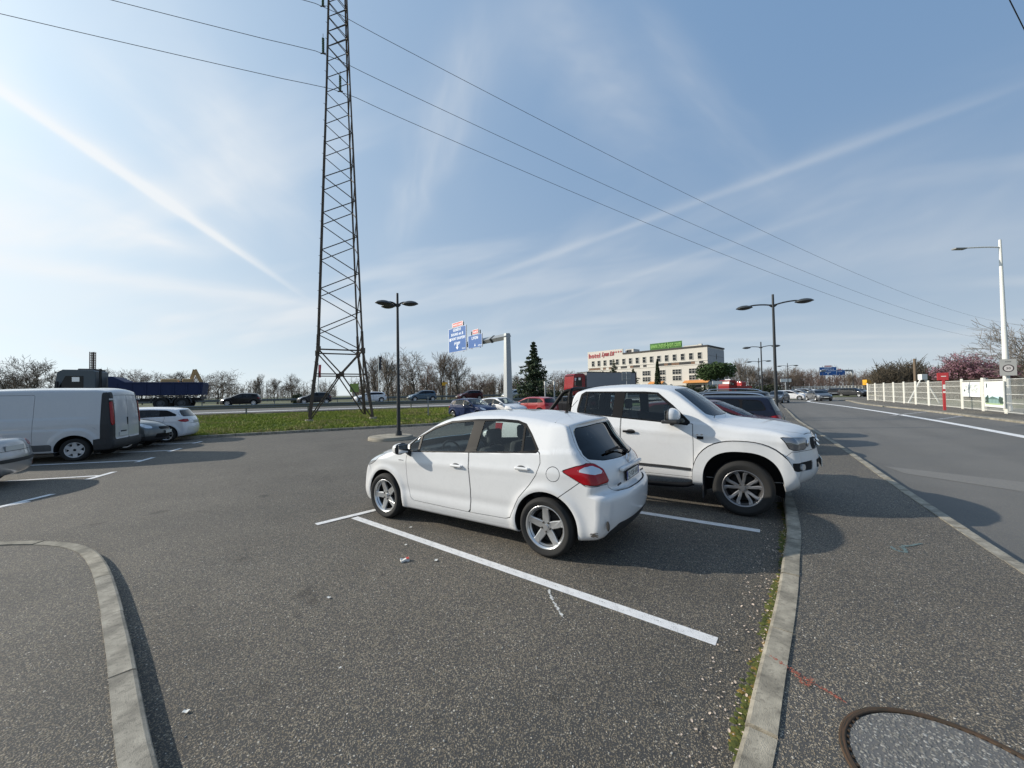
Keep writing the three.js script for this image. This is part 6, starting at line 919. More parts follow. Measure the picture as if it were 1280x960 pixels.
// ---- lattice pylon
const PY = (() => { const k = (425 - 640 - 0.3) / FOC; const q = -27.2; const f = (q + OX * -DF + OF * DX) / (-k * DF + DX); return [k * f, rise(q) - 0.05, -f]; })();
{
  const t = thing('pylon', 'dark steel lattice pylon standing on the grass verge', 'pylon', PY, AX);
  const depth = -PY[2], yOf = (py) => atDepth(424, py, depth).y - PY[1], half = (y) => table([[0, 1.78], [yOf(440), 1.30], [yOf(300), 0.98], [yOf(100), 0.66], [yOf(0), 0.52], [34, 0.42]], y);
  const lin = (y) => { const T = [[0, 1.78], [yOf(440), 1.27], [yOf(250), 0.93], [yOf(100), 0.66], [yOf(0), 0.53], [36, 0.38]]; for (let i = 1; i < T.length; i++) if (y <= T[i][0]) return mix(T[i - 1][1], T[i][1], (y - T[i - 1][0]) / (T[i][0] - T[i - 1][0])); return 0.38; };
  const C = (i, y) => { const h = lin(y), s = [[-1, 1], [1, 1], [1, -1], [-1, -1]][i % 4]; return V(s[0] * h, y, s[1] * h); };
  const ang = (a, b, w) => { const d = b.clone().sub(a).normalize(), g1 = bar(a, b, w, w * 0.16), g2 = bar(a, b, w * 0.16, w); return merge([g1, g2]); };
  const levels = [0, yOf(469), yOf(440)]; for (let py = 416, d = 24; py > -58; py -= d, d *= 0.985) levels.push(yOf(py)); levels.push(34.5);
  for (let i = 0; i < 4; i++) for (let k = 0; k + 1 < levels.length; k++) { if (k === 1) continue; const a = k === 0 ? 0 : levels[k], b = k === 0 ? levels[2] : levels[k + 1]; part('leg', ang(C(i, a), C(i, b), k < 3 ? 0.16 : k < 14 ? 0.115 : 0.095), MS.pylon, t); }
  for (let i = 0; i < 4; i++) {
    const y1 = levels[1], y2 = levels[2], m = C(i, y1).add(C(i + 1, y1)).multiplyScalar(0.5);
    for (const [a, b] of [[C(i, y2), m], [C(i + 1, y2), m], [C(i, 0.05), m], [C(i + 1, 0.05), m]]) part('brace', ang(a, b, 0.08), MS.pylon, t);
    part('crossbar', ang(C(i, y1), C(i + 1, y1), 0.07), MS.pylon, t); part('crossbar', ang(C(i, y2), C(i + 1, y2), 0.09), MS.pylon, t);
    part('gusset_plate', box(0.30, 0.30, 0.03).rotateY(i % 2 ? Math.PI / 2 : 0).translate(m.x, m.y, m.z), MS.pylon, t); const c2 = C(i, y2); part('gusset_plate', box(0.26, 0.34, 0.26).translate(c2.x, c2.y, c2.z), MS.pylon, t);
    for (let k = 2; k + 1 < levels.length; k++) {
      const a = levels[k], b = levels[k + 1], w = k < 12 ? 0.060 : 0.052;
      // single diagonals that zigzag up each face, with a level bar at each panel
      const z = (k % 2 === 0) === (i < 2); part('brace', z ? ang(C(i, b), C(i + 1, a), w) : ang(C(i + 1, b), C(i, a), w), MS.pylon, t);
      if (k > 18) part('brace', z ? ang(C(i + 1, b), C(i, a), w) : ang(C(i, b), C(i + 1, a), w), MS.pylon, t);
    }
  }
  // climbing pegs up one leg and the ties that carry the insulators
  for (let y = 2.5; y < 30; y += 1.1) { const c = C(0, y); part('step_bolt', rod(c, c.clone().add(V(-0.16, 0.02, 0.06)), 0.014, 0.014, 5), MS.pylon, t); }
  const concrete = M.concrete; for (let i = 0; i < 4; i++) { const c = C(i, 0); part('footing', new THREE.CylinderGeometry(0.22, 0.26, 0.3, 12).translate(c.x, 0.02, c.z), concrete, t); }
}
// wires hang from the pylon and run with the motorway
{
  const base = V(PY[0], PY[1], PY[2]), depth = -PY[2];
  const att = [[-1, 113, 'lowest'], [0, 66, 'middle'], [1, 8, 'upper']];
  const strings = [[425, 110, 'green glass insulator string hanging lowest on the pylon'], [407, 62, 'green glass insulator string hanging below the topmost one'], [405, 9, 'green glass insulator string hanging topmost on the pylon']];
  const run = [V(DX, 0, -DF), V(-0.944, 0, 0.33)];
  for (let i = 0; i < 3; i++) {
    const y = atDepth(424, att[i][1] + 8, depth).y, end = V(base.x, y, base.z).add(V([0.35, -0.75, -0.75][i], 0, 0.45));
    const t = thing('insulator_string', strings[i][2], 'insulator', [end.x, y, end.z], 0, 'insulators of the pylon');
    for (let k = 0; k < 9; k++) part('disc', new THREE.LatheGeometry([[0.001, 0.05], [0.05, 0.045], [0.085, 0.01], [0.08, 0.0], [0.03, 0.004], [0.001, 0.0]].map(([a, b]) => new THREE.Vector2(a, b)).reverse(), 14).translate(0, 0.06 + k * 0.115, 0), MS.insul, t);
    part('rod', rod(V(0, 0, 0), V(0, 1.32, 0), 0.016), MS.pylon, t); part('clamp', box(0.34, 0.05, 0.05), MS.pylon, t);
    // conductor: right span sags towards the next pylon, left span runs past the camera
    const pts = []; for (let k = 34; k >= 1; k--) { const s = k * 3; pts.push(V(end.x - 0.944 * s, y - 0.004 * s + 0.0006 * s * s, end.z + 0.33 * s)); }
    for (let k = 0; k <= 90; k++) { const s = k * 3, sag = 0.108 * s - 0.00039 * s * s; pts.push(V(end.x + 0.87 * s, y - sag, end.z - 0.493 * s)); }
    single('power_line', new THREE.TubeGeometry(new THREE.CatmullRomCurve3(pts), 260, 0.017, 5, false), MS.wire, att[i][2] + ' power line held by the lattice pylon', 'power line', 'power lines');
  }
  // a cable overhead in the top right corner
  const a = atDepth(1245, -34, 9), d = atDepth(1310, 96, 11), b = a.clone().lerp(d, 0.33), c = a.clone().lerp(d, 0.66);
  single('overhead_cable', tube([a, b, c, d], 0.012, 6, 30), MS.wire, 'short piece of dark cable in the sky over the road', 'cable');
}

// ---- fence, boards and small posts across the road
{
  const base = [[1085, 500.2], [1094.5, 500.9], [1105.5, 501.9], [1117.5, 503.0], [1130.5, 504.2], [1145.2, 505.6], [1161.5, 507.1], [1181, 509.0], [1203.5, 511.2], [1229.5, 513.9], [1258, 517.1], [1292, 520.9], [1335, 526]].map(([x, y]) => G(x, y, 0.09));
  const h = 2.02, t = thing('fence', 'white panel fence on concrete posts along the far pavement', 'fence');
  base.forEach((p, i) => { const m = part('post', box(0.13, h + 0.12, 0.13, 0, (h + 0.12) / 2, 0, 0.012), MS.fence, t); m.position.copy(p); m.rotation.y = 0.55; });
  for (let i = 0; i + 1 < base.length; i++) {
    const a = base[i], b = base[i + 1], L = a.distanceTo(b), g = [], n = Math.round(L / 0.10); for (let k = 1; k < n; k++) { const p = a.clone().lerp(b, k / n); g.push(box(0.007, h - 0.08, 0.007, p.x, p.y + h / 2, p.z)); }
    const pan = part('wire_mesh', g, MS.fence, t); pan.userData.kind = 'stuff';
    for (const y of [0.10, 0.62, 1.12, 1.62, h - 0.03]) part('rail', bar(a.clone().setY(a.y + y), b.clone().setY(b.y + y), 0.035, 0.02), MS.fence, t);
  }
  const along = (px, y) => { let best = null; for (let i = 0; i + 1 < base.length; i++) for (let k = 0; k <= 20; k++) { const p = base[i].clone().lerp(base[i + 1], k / 20), q = p.x / -p.z, e = Math.abs(q - ray(px, 490).x / -ray(px, 490).z); if (!best || e < best[0]) best = [e, p, Math.atan2(base[i + 1].z - base[i].z, base[i + 1].x - base[i].x)]; } return best; };
  const board = (px0, px1, py0, py1, draw, label, name) => { const A = along(px0)[1], B = along(px1)[1], w = A.distanceTo(B), d = -(A.z + B.z) / 2, y0 = atDepth((px0 + px1) / 2, py1, d).y, y1 = atDepth((px0 + px1) / 2, py0, d).y, ang = Math.atan2(-(B.z - A.z), B.x - A.x), o = V(0, 0, 0.09).applyAxisAngle(UP, ang); const b = thing(name, label, 'notice board', [(A.x + B.x) / 2 + o.x, y0, (A.z + B.z) / 2 + o.z], ang); part('panel', box(w, y1 - y0, 0.04, 0, (y1 - y0) / 2, 0), MS.whitePaint, b); part('print', new THREE.PlaneGeometry(w * 0.97, (y1 - y0) * 0.97).translate(0, (y1 - y0) / 2, 0.022), std(1, 1, 1, 0.5, 0, { map: canvasTex(256, Math.round(256 * (y1 - y0) / w), draw) }), b); };
  board(1206, 1228, 477.5, 496, (x, w, h2) => { x.fillStyle = '#eef0ee'; x.fillRect(0, 0, w, h2); const R = rng(9); x.fillStyle = '#b9c1bd'; for (let k = 0; k < 60; k++) x.fillRect(16 + R() * (w - 60), 14 + R() * (h2 - 40), 8 + R() * 26, 4); x.fillStyle = '#4a5a58'; x.fillRect(18, h2 * 0.5, 22, 14); }, 'white notice board with small faint print fixed to the fence', 'notice_board');
  board(1233.5, 1257.5, 476.5, 509, (x, w, h2) => { x.fillStyle = '#eef3ee'; x.fillRect(0, 0, w, h2); x.fillStyle = '#c8e4ec'; x.fillRect(10, h2 * 0.22, w - 20, h2 * 0.55); const R = rng(19); x.fillStyle = '#e9f3f4'; for (let k = 0; k < 26; k++) { x.beginPath(); x.ellipse(R() * w, h2 * (0.24 + 0.3 * R()), 20 + R() * 40, 8 + R() * 12, 0, 0, 7); x.fill(); } x.fillStyle = '#5d7a74'; x.beginPath(); x.moveTo(40, h2 * 0.86); x.lineTo(50, h2 * 0.68); x.lineTo(110, h2 * 0.58); x.lineTo(200, h2 * 0.68); x.lineTo(226, h2 * 0.86); x.fill(); x.fillStyle = '#94b3ae'; for (let k = 0; k < 16; k++) x.fillRect(58 + (k % 8) * 19, h2 * (0.70 + 0.07 * Math.floor(k / 8)), 12, 14); x.fillStyle = '#3e5148'; for (let k = 0; k < 18; k++) { x.beginPath(); x.arc(12 + R() * 40, h2 * (0.6 + 0.25 * R()), 10, 0, 7); x.fill(); x.beginPath(); x.arc(w - 12 - R() * 40, h2 * (0.6 + 0.25 * R()), 10, 0, 7); x.fill(); } x.fillStyle = '#a9bf94'; x.fillRect(10, h2 * 0.86, w - 20, h2 * 0.06); x.fillStyle = '#5a6062'; x.fillRect(26, h2 * 0.07, 18, 26); }, 'tall board with a printed picture of a building under a pale sky', 'picture_board');
  { const p = G(1231.5, 513.4, 0.09), b = thing('sign_post', 'grey square post between the two boards on the fence', 'post', [p.x, 0.09, p.z + 0.1]); part('post', box(0.17, 2.1, 0.12, 0, 1.05, 0), MS.galvDull, b); part('cap', box(0.19, 0.04, 0.14, 0, 2.12, 0), MS.galv, b); }
  // red information post
  { const p = G(1181, 512.8, 0.09), b = thing('red_post', 'red post carrying a small red sign in front of the fence', 'sign', [p.x, 0.09, p.z], -0.55); part('post', box(0.13, 2.05, 0.10, 0, 1.02, 0, 0.01), MS.redPaint, b); part('plate', box(0.56, 0.52, 0.05, -0.03, 2.30, 0, 0.02), MS.redPaint, b); part('stripe', box(0.24, 0.05, 0.06, 0, 2.32, 0), MS.whitePaint, b); part('label', box(0.12, 0.30, 0.105, 0, 1.60, 0), MS.whitePaint, b); part('label', box(0.12, 0.12, 0.105, 0, 1.24, 0), MS.whitePaint, b); }
  // wooden pole and a white box on splayed legs behind the fence
  { const p = atDepth(1145, 495, 42), b = thing('wooden_pole', 'weathered wooden pole rising behind the fence', 'pole', [p.x, 0.04, p.z]); part('pole', rod(V(0, 0, 0), V(0, 4.75, 0), 0.15, 0.12, 12), MS.wood, b); part('stay', rod(V(0, 3.4, 0), V(0.9, 2.4, 0.1), 0.03), MS.wood, b); }
  { const p = atDepth(1154, 490, 38), b = thing('white_tripod', 'white box on two splayed legs standing behind the fence', 'tripod', [p.x, 0.04, p.z]); const k = 38 / FOC; part('box', box(0.58, 0.56, 0.4, 0, 2.62, 0, 0.03), MS.whitePaint, b); for (const s of [-1, 1]) part('leg', bar(V(s * 0.22, 2.36, 0), V(s * 1.55, 0.0, 0), 0.09), MS.whitePaint, b); part('neck', bar(V(0, 2.2, 0), V(0.05, 2.4, 0), 0.12), MS.darkSteel, b); }
  // yellow box and white boards farther off
  { const p = atDepth(1086.5, 484, 95), b = thing('yellow_cabinet', 'yellow cabinet standing far beyond the end of the fence', 'cabinet', [p.x, 0.03, p.z]); part('cabinet', box(2.2, 1.3, 1.2, 0, 2.9, 0, 0.05), MS.yellow, b); part('stand', [box(0.2, 2.3, 0.2, -0.8, 1.15, 0), box(0.2, 2.3, 0.2, 0.8, 1.15, 0)], MS.darkSteel, b); }
  for (const [px, py0, py1, w, d, label] of [[897, 476.5, 480.5, 1.25, 48, 'small white sign board on one leg before the hotel hedge'], [982.5, 473.5, 477.5, 1.9, 66, 'white sign board on a leg among the parked cars']]) { const y0 = atDepth(px, py1, d).y, y1 = atDepth(px, py0, d).y, p = atDepth(px, 485, d), b = thing('white_sign', label, 'sign', [p.x, 0.01, p.z]); part('board', box(w, y1 - y0, 0.06, 0, (y0 + y1) / 2, 0), MS.whitePaint, b); part('leg', box(0.10, y0, 0.10, 0, y0 / 2, -0.02), MS.galv, b); }
  { const d = 40, p = atDepth(783.5, 490, d), y1 = atDepth(783, 465.5, d).y, b = thing('road_sign', 'grey back of a square road sign in front of the hotel', 'sign', [p.x, 0.1, p.z]); part('plate', box(0.95, 0.95, 0.04, 0, y1 - 0.5, 0, 0.08), MS.galvDull, b); part('rib', [box(0.85, 0.05, 0.04, 0, y1 - 0.25, 0.03), box(0.85, 0.05, 0.04, 0, y1 - 0.75, 0.03)], MS.galv, b); part('leg', rod(V(0, 0, 0.05), V(0, y1, 0.05), 0.04), MS.galv, b); }
  // bollards behind the pickup
  for (const [px, label] of [[681.5, 'thin white bollard lamp before the dark conifer'], [693, 'thin white bollard lamp beside the sports bar of the pickup']]) { const p = atDepth(px, 490, 33), b = thing('bollard_lamp', label, 'bollard', [p.x, 0.3, p.z], 0, 'bollard lamps'); part('stem', rod(V(0, 0, 0), V(0, 2.1, 0), 0.06, 0.06, 10), MS.galv, b); part('head', new THREE.CylinderGeometry(0.10, 0.08, 0.35, 12).translate(0, 2.25, 0), MS.whitePaint, b); }
  // pale parapet of the bridge far behind
  { const t2 = thing('parapet', 'pale railing of the bridge far behind the queue of cars', 'railing'); const A = atDepth(990, 480, 118), B = atDepth(1100, 480, 112); A.y = B.y = 0; const n = 26; for (let k = 0; k <= n; k++) { const p = A.clone().lerp(B, k / n); part('post', box(0.18, 1.4, 0.18, p.x, 1.5, p.z), MS.fence, t2); } for (const y of [1.3, 1.75, 2.15]) part('rail', bar(A.clone().setY(y), B.clone().setY(y), 0.16, 0.12), MS.fence, t2); part('deck', bar(A.clone().setY(0.5), B.clone().setY(0.5), 0.9, 0.5), M.concrete, t2); }
}
// manhole in the footway
{
  const c = V(1.855, 0.106, -1.59), t = thing('manhole', 'round manhole with a rusty iron ring and stone filled lid', 'manhole', [c.x, 0.107, c.z]);
  M.rust = new THREE.MeshStandardMaterial({ map: tex(256, 256, (i, j) => { const n = fbm(i / 14, j / 14, 4), m = fbm(i / 3, j / 3, 2); return n > 0.5 ? [0.075 + 0.05 * m, 0.045 + 0.02 * m, 0.030] : [0.032 + 0.02 * m, 0.026 + 0.016 * m, 0.022]; }, true, [3, 3]), roughness: 0.75, metalness: 0.25, bumpMap: noiseTex, bumpScale: 0.004 });
  part('ring', new THREE.LatheGeometry([[0.396, 0.001], [0.398, 0.008], [0.404, 0.010], [0.420, 0.010], [0.425, 0.006], [0.426, 0.0]].map(([a, b]) => new THREE.Vector2(a, b)).reverse(), 72), M.rust, t);
  for (let k = 0; k < 60; k++) { const a = k / 60 * 6.283; if (Math.sin(a * 3.7) > -0.2) part('tooth', box(0.010, 0.008, 0.012).rotateY(-a).translate(Math.cos(a) * 0.391, 0.004, Math.sin(a) * 0.391), M.rust, t); }
  const lid = new THREE.CircleGeometry(0.386, 64).rotateX(-Math.PI / 2).translate(0, 0.006, 0); const uv = lid.attributes.uv, P = lid.attributes.position; for (let i = 0; i < P.count; i++) uv.setXY(i, P.getX(i) / 1.1, P.getZ(i) / 1.1);
  const lm = chips(1024, 1.1, 77, 0.006, 0.022, 9000, 0.12, [[0.45, 0.17, 1.06, 1, 0.88], [0.35, 0.24, 1.06, 1, 0.88], [0.14, 0.33, 1.05, 1, 0.9], [0.06, 0.10, 1, 1, 1]]);
  part('lid', lid, new THREE.MeshStandardMaterial({ map: lm.map, bumpMap: lm.bump, bumpScale: 0.006, roughness: 0.85 }), t);
}
// ---------------------------------------------------------------- grass, moss, litter, trees
const MN = { bark: std(0.10, 0.083, 0.066, 0.95), bark2: std(0.14, 0.12, 0.10, 0.95), twig: std(0.17, 0.135, 0.105, 0.95), twigGrey: std(0.21, 0.185, 0.16, 0.95), twigRed: std(0.17, 0.12, 0.10, 0.95), needle: phys(0.036, 0.058, 0.026, { roughness: 0.9, side: THREE.DoubleSide }), cypress: phys(0.034, 0.055, 0.022, { roughness: 0.9, side: THREE.DoubleSide }), pine: phys(0.055, 0.095, 0.030, { roughness: 0.9, side: THREE.DoubleSide }), blossom: phys(0.44, 0.25, 0.32, { roughness: 0.9, side: THREE.DoubleSide, transmission: 0.25, thickness: 0 }), blossomDark: phys(0.27, 0.12, 0.17, { roughness: 0.9, side: THREE.DoubleSide }), scrub: std(0.085, 0.070, 0.048, 0.97), hedge: phys(0.045, 0.060, 0.026, { roughness: 0.95, side: THREE.DoubleSide }) };
// ragged tapered limbs: a list of [from, to, r0, r1] turned into three or five sided sticks
function sticks(list, n) {
  const pos = [], nor = [], d = V(0, 0, 0), u = V(0, 0, 0), w = V(0, 0, 0), ax = V(1, 0, 0), ay = V(0, 1, 0);
  for (const [a, b, r0, r1] of list) {
    d.subVectors(b, a).normalize(); u.crossVectors(d, Math.abs(d.y) < 0.9 ? ay : ax).normalize(); w.crossVectors(d, u);
    for (let k = 0; k < n; k++) { const t0 = k / n * 6.2832, t1 = (k + 1) / n * 6.2832, c0 = Math.cos(t0), s0 = Math.sin(t0), c1 = Math.cos(t1), s1 = Math.sin(t1); const P = (c, s, o, r) => [o.x + (u.x * c + w.x * s) * r, o.y + (u.y * c + w.y * s) * r, o.z + (u.z * c + w.z * s) * r], N = (c, s) => [u.x * c + w.x * s, u.y * c + w.y * s, u.z * c + w.z * s]; const A = P(c0, s0, a, r0), B = P(c1, s1, a, r0), C = P(c1, s1, b, r1), D = P(c0, s0, b, r1), n0 = N(c0, s0), n1 = N(c1, s1); pos.push(...A, ...B, ...C, ...A, ...C, ...D); nor.push(...n0, ...n1, ...n1, ...n0, ...n1, ...n0); }
  }
  const g = new THREE.BufferGeometry(); g.setAttribute('position', new THREE.Float32BufferAttribute(pos, 3)); g.setAttribute('normal', new THREE.Float32BufferAttribute(nor, 3)); return g;
}
// leaf sized faces
function leaves(pts, size, R, flat = 0.6) {
  const pos = [], nor = []; for (const p of pts) { const s = size * (0.6 + 0.8 * R()), n = V(R() - 0.5, (R() - 0.3) * flat * 2, R() - 0.5).normalize(), u = V(R() - 0.5, R() - 0.5, R() - 0.5).cross(n).normalize(), w = u.clone().cross(n); const a = p.clone().addScaledVector(u, s), b = p.clone().addScaledVector(w, s * 0.6), c = p.clone().addScaledVector(u, -s), d = p.clone().addScaledVector(w, -s * 0.6); pos.push(a.x, a.y, a.z, b.x, b.y, b.z, c.x, c.y, c.z, a.x, a.y, a.z, c.x, c.y, c.z, d.x, d.y, d.z); for (let k = 0; k < 6; k++) nor.push(-n.x, -n.y, -n.z); }
  const g = new THREE.BufferGeometry(); g.setAttribute('position', new THREE.Float32BufferAttribute(pos, 3)); g.setAttribute('normal', new THREE.Float32BufferAttribute(nor, 3)); return g;
}
// a bare tree of height 1 (scaled when placed)
function bareTree(seed, o = {}) {
  const R = rng(seed), big = [], fine = [], tips = [], up = V(0, 1, 0);
  const grow = (p, d, len, r, lev) => {
    const seg = lev < 2 ? 3 : 2; let a = p.clone(), dd = d.clone(), rr = r;
    for (let k = 0; k < seg; k++) { const nd = dd.clone().add(V((R() - 0.5), (R() - 0.5) * 0.6, (R() - 0.5)).multiplyScalar(0.34)).add(up.clone().multiplyScalar(o.lift ?? 0.10)).normalize(), b = a.clone().addScaledVector(nd, len / seg), r1 = rr * (lev < 1 ? 0.86 : 0.74); (lev < 2 ? big : fine).push([a, b, rr, r1]); a = b; dd = nd; rr = r1;
      const kids = lev === 0 ? (k === 0 ? (o.low ?? 1) : 3) : lev < 4 ? (k === seg - 1 ? 3 : 2) : 0;
      if (lev < (o.levels ?? 4)) for (let c = 0; c < kids; c++) { const th = R() * 6.283, sp = (o.spread ?? 0.75) * (0.6 + 0.7 * R()), ux = V(1, 0, 0).cross(dd).lengthSq() > 0.1 ? V(1, 0, 0).cross(dd).normalize() : V(0, 0, 1), uy = dd.clone().cross(ux).normalize(), q = dd.clone().multiplyScalar(Math.cos(sp)).addScaledVector(ux, Math.sin(sp) * Math.cos(th)).addScaledVector(uy, Math.sin(sp) * Math.sin(th)).normalize(); grow(a, q, len * (0.52 + 0.26 * R()), rr * 0.62, lev + 1); }
    }
    if (lev >= (o.levels ?? 4)) tips.push(a);
  };
  grow(V(0, 0, 0), V((R() - 0.5) * 0.1, 1, (R() - 0.5) * 0.1).normalize(), o.trunk ?? 0.40, o.r ?? 0.020, 0);
  let top = 0; for (const [, b] of [...big, ...fine]) top = Math.max(top, b.y); const k = 1 / top;
  for (const L of [big, fine]) for (const e of L) { e[0] = e[0].clone().multiplyScalar(k); e[1] = e[1].clone().multiplyScalar(k); e[2] = Math.max(e[2] * k, o.minR ?? 0.0022); e[3] = Math.max(e[3] * k, o.minR ?? 0.0016); }
  return { trunk: sticks(big, 5), twigs: sticks(fine, 3), tips: tips.map((p) => p.clone().multiplyScalar(k)), fine };
}
const protoTrees = [bareTree(101), bareTree(202, { spread: 0.62, lift: 0.16 }), bareTree(303, { spread: 0.9, lift: 0.06, trunk: 0.34 }), bareTree(404, { spread: 0.5, lift: 0.22, low: 2 }), bareTree(505, { spread: 0.8, low: 2, trunk: 0.30 })];
function plantBare(k, pos, H, turn, label, group, wide = 1, mat = MN.twig) {
  const t = thing('bare_tree', label, 'tree', pos, turn, group); t.scale.set(H * wide, H, H * wide);
  part('trunk', protoTrees[k].trunk, MN.bark, t); part('crown', protoTrees[k].twigs, mat, t); return t;
}
const groundY = (x, z) => { const q = qOf(x, z); return q > -33 && q < 600 ? riseAt(x, z) - 0.14 : -0.14; };
{ // trees one can tell apart: [pixel column, pixel of the top, depth, kind, width, label]
  const list = [
    [45, 443, 78, 0, 1.25, 'broad tall bare tree rising above the white van roof'], [8, 452, 90, 2, 1.1, 'bare tree standing alone at the end of the treeline behind the van'], [24, 462, 105, 4, 1.1, 'smaller bare tree squeezed beside the broad one behind the van'], [76, 462, 110, 1, 1.1, 'thin bare tree directly in front of the dump truck cab'],
    [150, 459, 100, 4, 1.2, 'bushy bare tree over the front of the blue tipper body'], [178, 463, 110, 0, 1.2, 'bare tree halfway along the blue tipper body'], [203, 462, 108, 2, 1.2, 'bare tree over the rear half of the blue tipper body'], [226, 463, 115, 1, 1.2, 'bare tree beside the orange digger arm'], [272, 460, 96, 2, 1.25, 'spreading bare tree above the black motorway hatchback'],
    [255, 466, 120, 4, 1.1, 'low bare tree between digger arm and spreading tree'], [320, 467, 92, 3, 0.9, 'dark slender bare tree behind the tail of the black motorway hatchback'], [364, 466, 100, 0, 1.1, 'rounded bare tree next to the dark round bush by the pylon'], [342, 472, 130, 1, 1.1, 'distant bare tree between slender tree and pylon'],
    [470, 444, 84, 1, 1.0, 'tall bare tree between the pylon and the white flag mast'], [485, 441, 80, 3, 1.0, 'tall bare tree between the flag mast and the lamp post with three heads'], [518, 435, 74, 2, 1.0, 'broadest tall bare tree beside the lamp post with three heads'], [533, 452, 95, 4, 1.0, 'shorter bare tree between two tall ones near the lamp post'], [552, 438, 75, 1, 1.0, 'slim tall bare tree between the lamp post and the blue signs'], [573, 440, 74, 0, 1.0, 'tall bare tree directly under the larger blue sign'],
    [598, 466, 100, 4, 1.2, 'low bushy bare tree under the smaller blue sign'], [617, 464, 105, 2, 1.2, 'low bare tree between the smaller blue sign and the gantry mast'], [640, 464, 110, 0, 1.1, 'low bare tree between the gantry mast and the dark conifer'], [706, 462, 80, 4, 1.3, 'reddish bare tree between the dark conifer and the red lorry'], [720, 468, 95, 2, 1.3, 'bare tree between dark conifer and hotel'],
    [928, 448, 120, 3, 1.2, 'pale bare tree beside the grey end wall of the hotel'], [940, 456, 125, 1, 1.2, 'bare tree behind the second lamp post'], [962, 458, 120, 0, 1.3, 'bare tree behind the two headed lamp post by the black car'], [985, 456, 118, 2, 1.3, 'bare tree behind the lamp post beside the queue'], [1003, 460, 122, 4, 1.3, 'bare tree between queue lamp post and far blue signs'], [1062, 466, 128, 1, 1.3, 'bare tree behind the far gantry mast'], [1090, 464, 110, 0, 1.4, 'bare tree behind the yellow cabinet'], [1108, 458, 98, 2, 1.5, 'bare tree rising over the far end of the white fence'], [1128, 457, 92, 4, 1.5, 'bare tree between the white fence end and the wooden pole'],
  ];
  for (const [px, py, d, k, w, label] of list) { const q = atDepth(px, 490, d), top = atDepth(px, py, d).y, y = groundY(q.x, q.z); plantBare(k, [q.x, y, q.z], top - y, px * 1.7, label, 'bare trees along the motorway and car park', w, k === 3 ? MN.twigGrey : k === 4 ? MN.twigRed : MN.twig); }
  // big bare tree at the right edge
  const q = atDepth(1290, 490, 44), tb = bareTree(909, { levels: 5, spread: 0.72, minR: 0.0015 }), t = thing('bare_tree', 'large spreading bare tree behind the white street light', 'tree', [q.x, 0, q.z], 1.0, 'bare trees along the motorway and car park'), H = atDepth(1280, 393, 44).y; t.scale.set(H * 1.25, H, H * 1.25); part('trunk', tb.trunk, MN.bark2, t); part('crown', tb.twigs, MN.twigGrey, t);
  // blossoming trees
  for (const [px, py, d, w, seed, label] of [[1182, 441, 55, 1.7, 31, 'pink blossoming tree behind the wooden pole and red sign'], [1218, 437, 52, 1.8, 32, 'pink blossoming tree beside the street light']]) {
    const p = atDepth(px, 490, d), top = atDepth(px, py, d).y, bt = bareTree(seed, { spread: 0.85, lift: 0.05, trunk: 0.30, low: 2 }), R = rng(seed), b = thing('blossom_tree', label, 'tree', [p.x, 0, p.z], seed, 'pink blossoming trees'); b.scale.set(top * w * 0.8, top, top * w * 0.8);
    part('trunk', bt.trunk, MN.bark, b); part('crown', bt.twigs, MN.twigRed, b);
    const pts = [], pts2 = []; for (const e of bt.fine) { if (e[1].y < 0.42) continue; for (let k = 0; k < 3; k++) if (R() < 0.7) (R() < 0.6 ? pts : pts2).push(e[0].clone().lerp(e[1], R()).add(V((R() - 0.5) * 0.02, (R() - 0.5) * 0.02, (R() - 0.5) * 0.02))); }
    part('blossom', leaves(pts, 0.011, R), MN.blossom, b).userData.kind = 'stuff'; part('blossom', leaves(pts2, 0.011, R), MN.blossomDark, b).userData.kind = 'stuff';
  }
  // far wood: twigs that read as one mass
  const R = rng(77), mass = (px0, px1, d0, d1, n, hmin, hmax, label, mat, name = 'far_wood') => { const L = []; for (let i = 0; i < n; i++) { const px = mix(px0, px1, R()), d = mix(d0, d1, R()), p = atDepth(px, 490, d), y = groundY(p.x, p.z), H = mix(hmin, hmax, R() * (0.5 + 0.5 * vn(px / 14, 3))); const a = V(p.x, y, p.z), b = V(p.x + (R() - 0.5) * 1.2, y + H, p.z + (R() - 0.5)); const ks = Math.min(1, H / 3); L.push([a, b, 0.09 * ks, 0.03 * ks]); for (let k = 0; k < 12; k++) { const t = 0.25 + 0.75 * R(), c = a.clone().lerp(b, t); L.push([c, c.clone().add(V((R() - 0.5) * 2.4 * ks, R() * 1.6 * ks, (R() - 0.5) * 2.4 * ks)), 0.06 * ks, 0.02 * ks]); } } const m = struct(name, sticks(L, 3), mat, label, 'trees'); m.userData.kind = 'stuff'; return m; };
  mass(-60, 420, 130, 200, 900, 3, 9, 'distant brown wood behind the dump truck and pylon', MN.twigGrey); mass(440, 760, 105, 150, 800, 3, 8, 'distant brown wood behind the motorway', MN.twig); mass(900, 1130, 135, 175, 700, 4, 9.5, 'distant brown wood behind the queue of cars', MN.twigRed);
  mass(1095, 1330, 66, 86, 1300, 2.5, 7.2, 'dense dark copse behind the fence', MN.scrub, 'copse'); mass(508, 552, 27.0, 28.5, 60, 0.15, 0.5, 'scrubby bushes on the grass verge', MN.scrub, 'scrub');
  mass(1100, 1340, 45, 50, 500, 0.8, 2.2, 'dark brambles behind the white fence', MN.scrub, 'bramble');
}
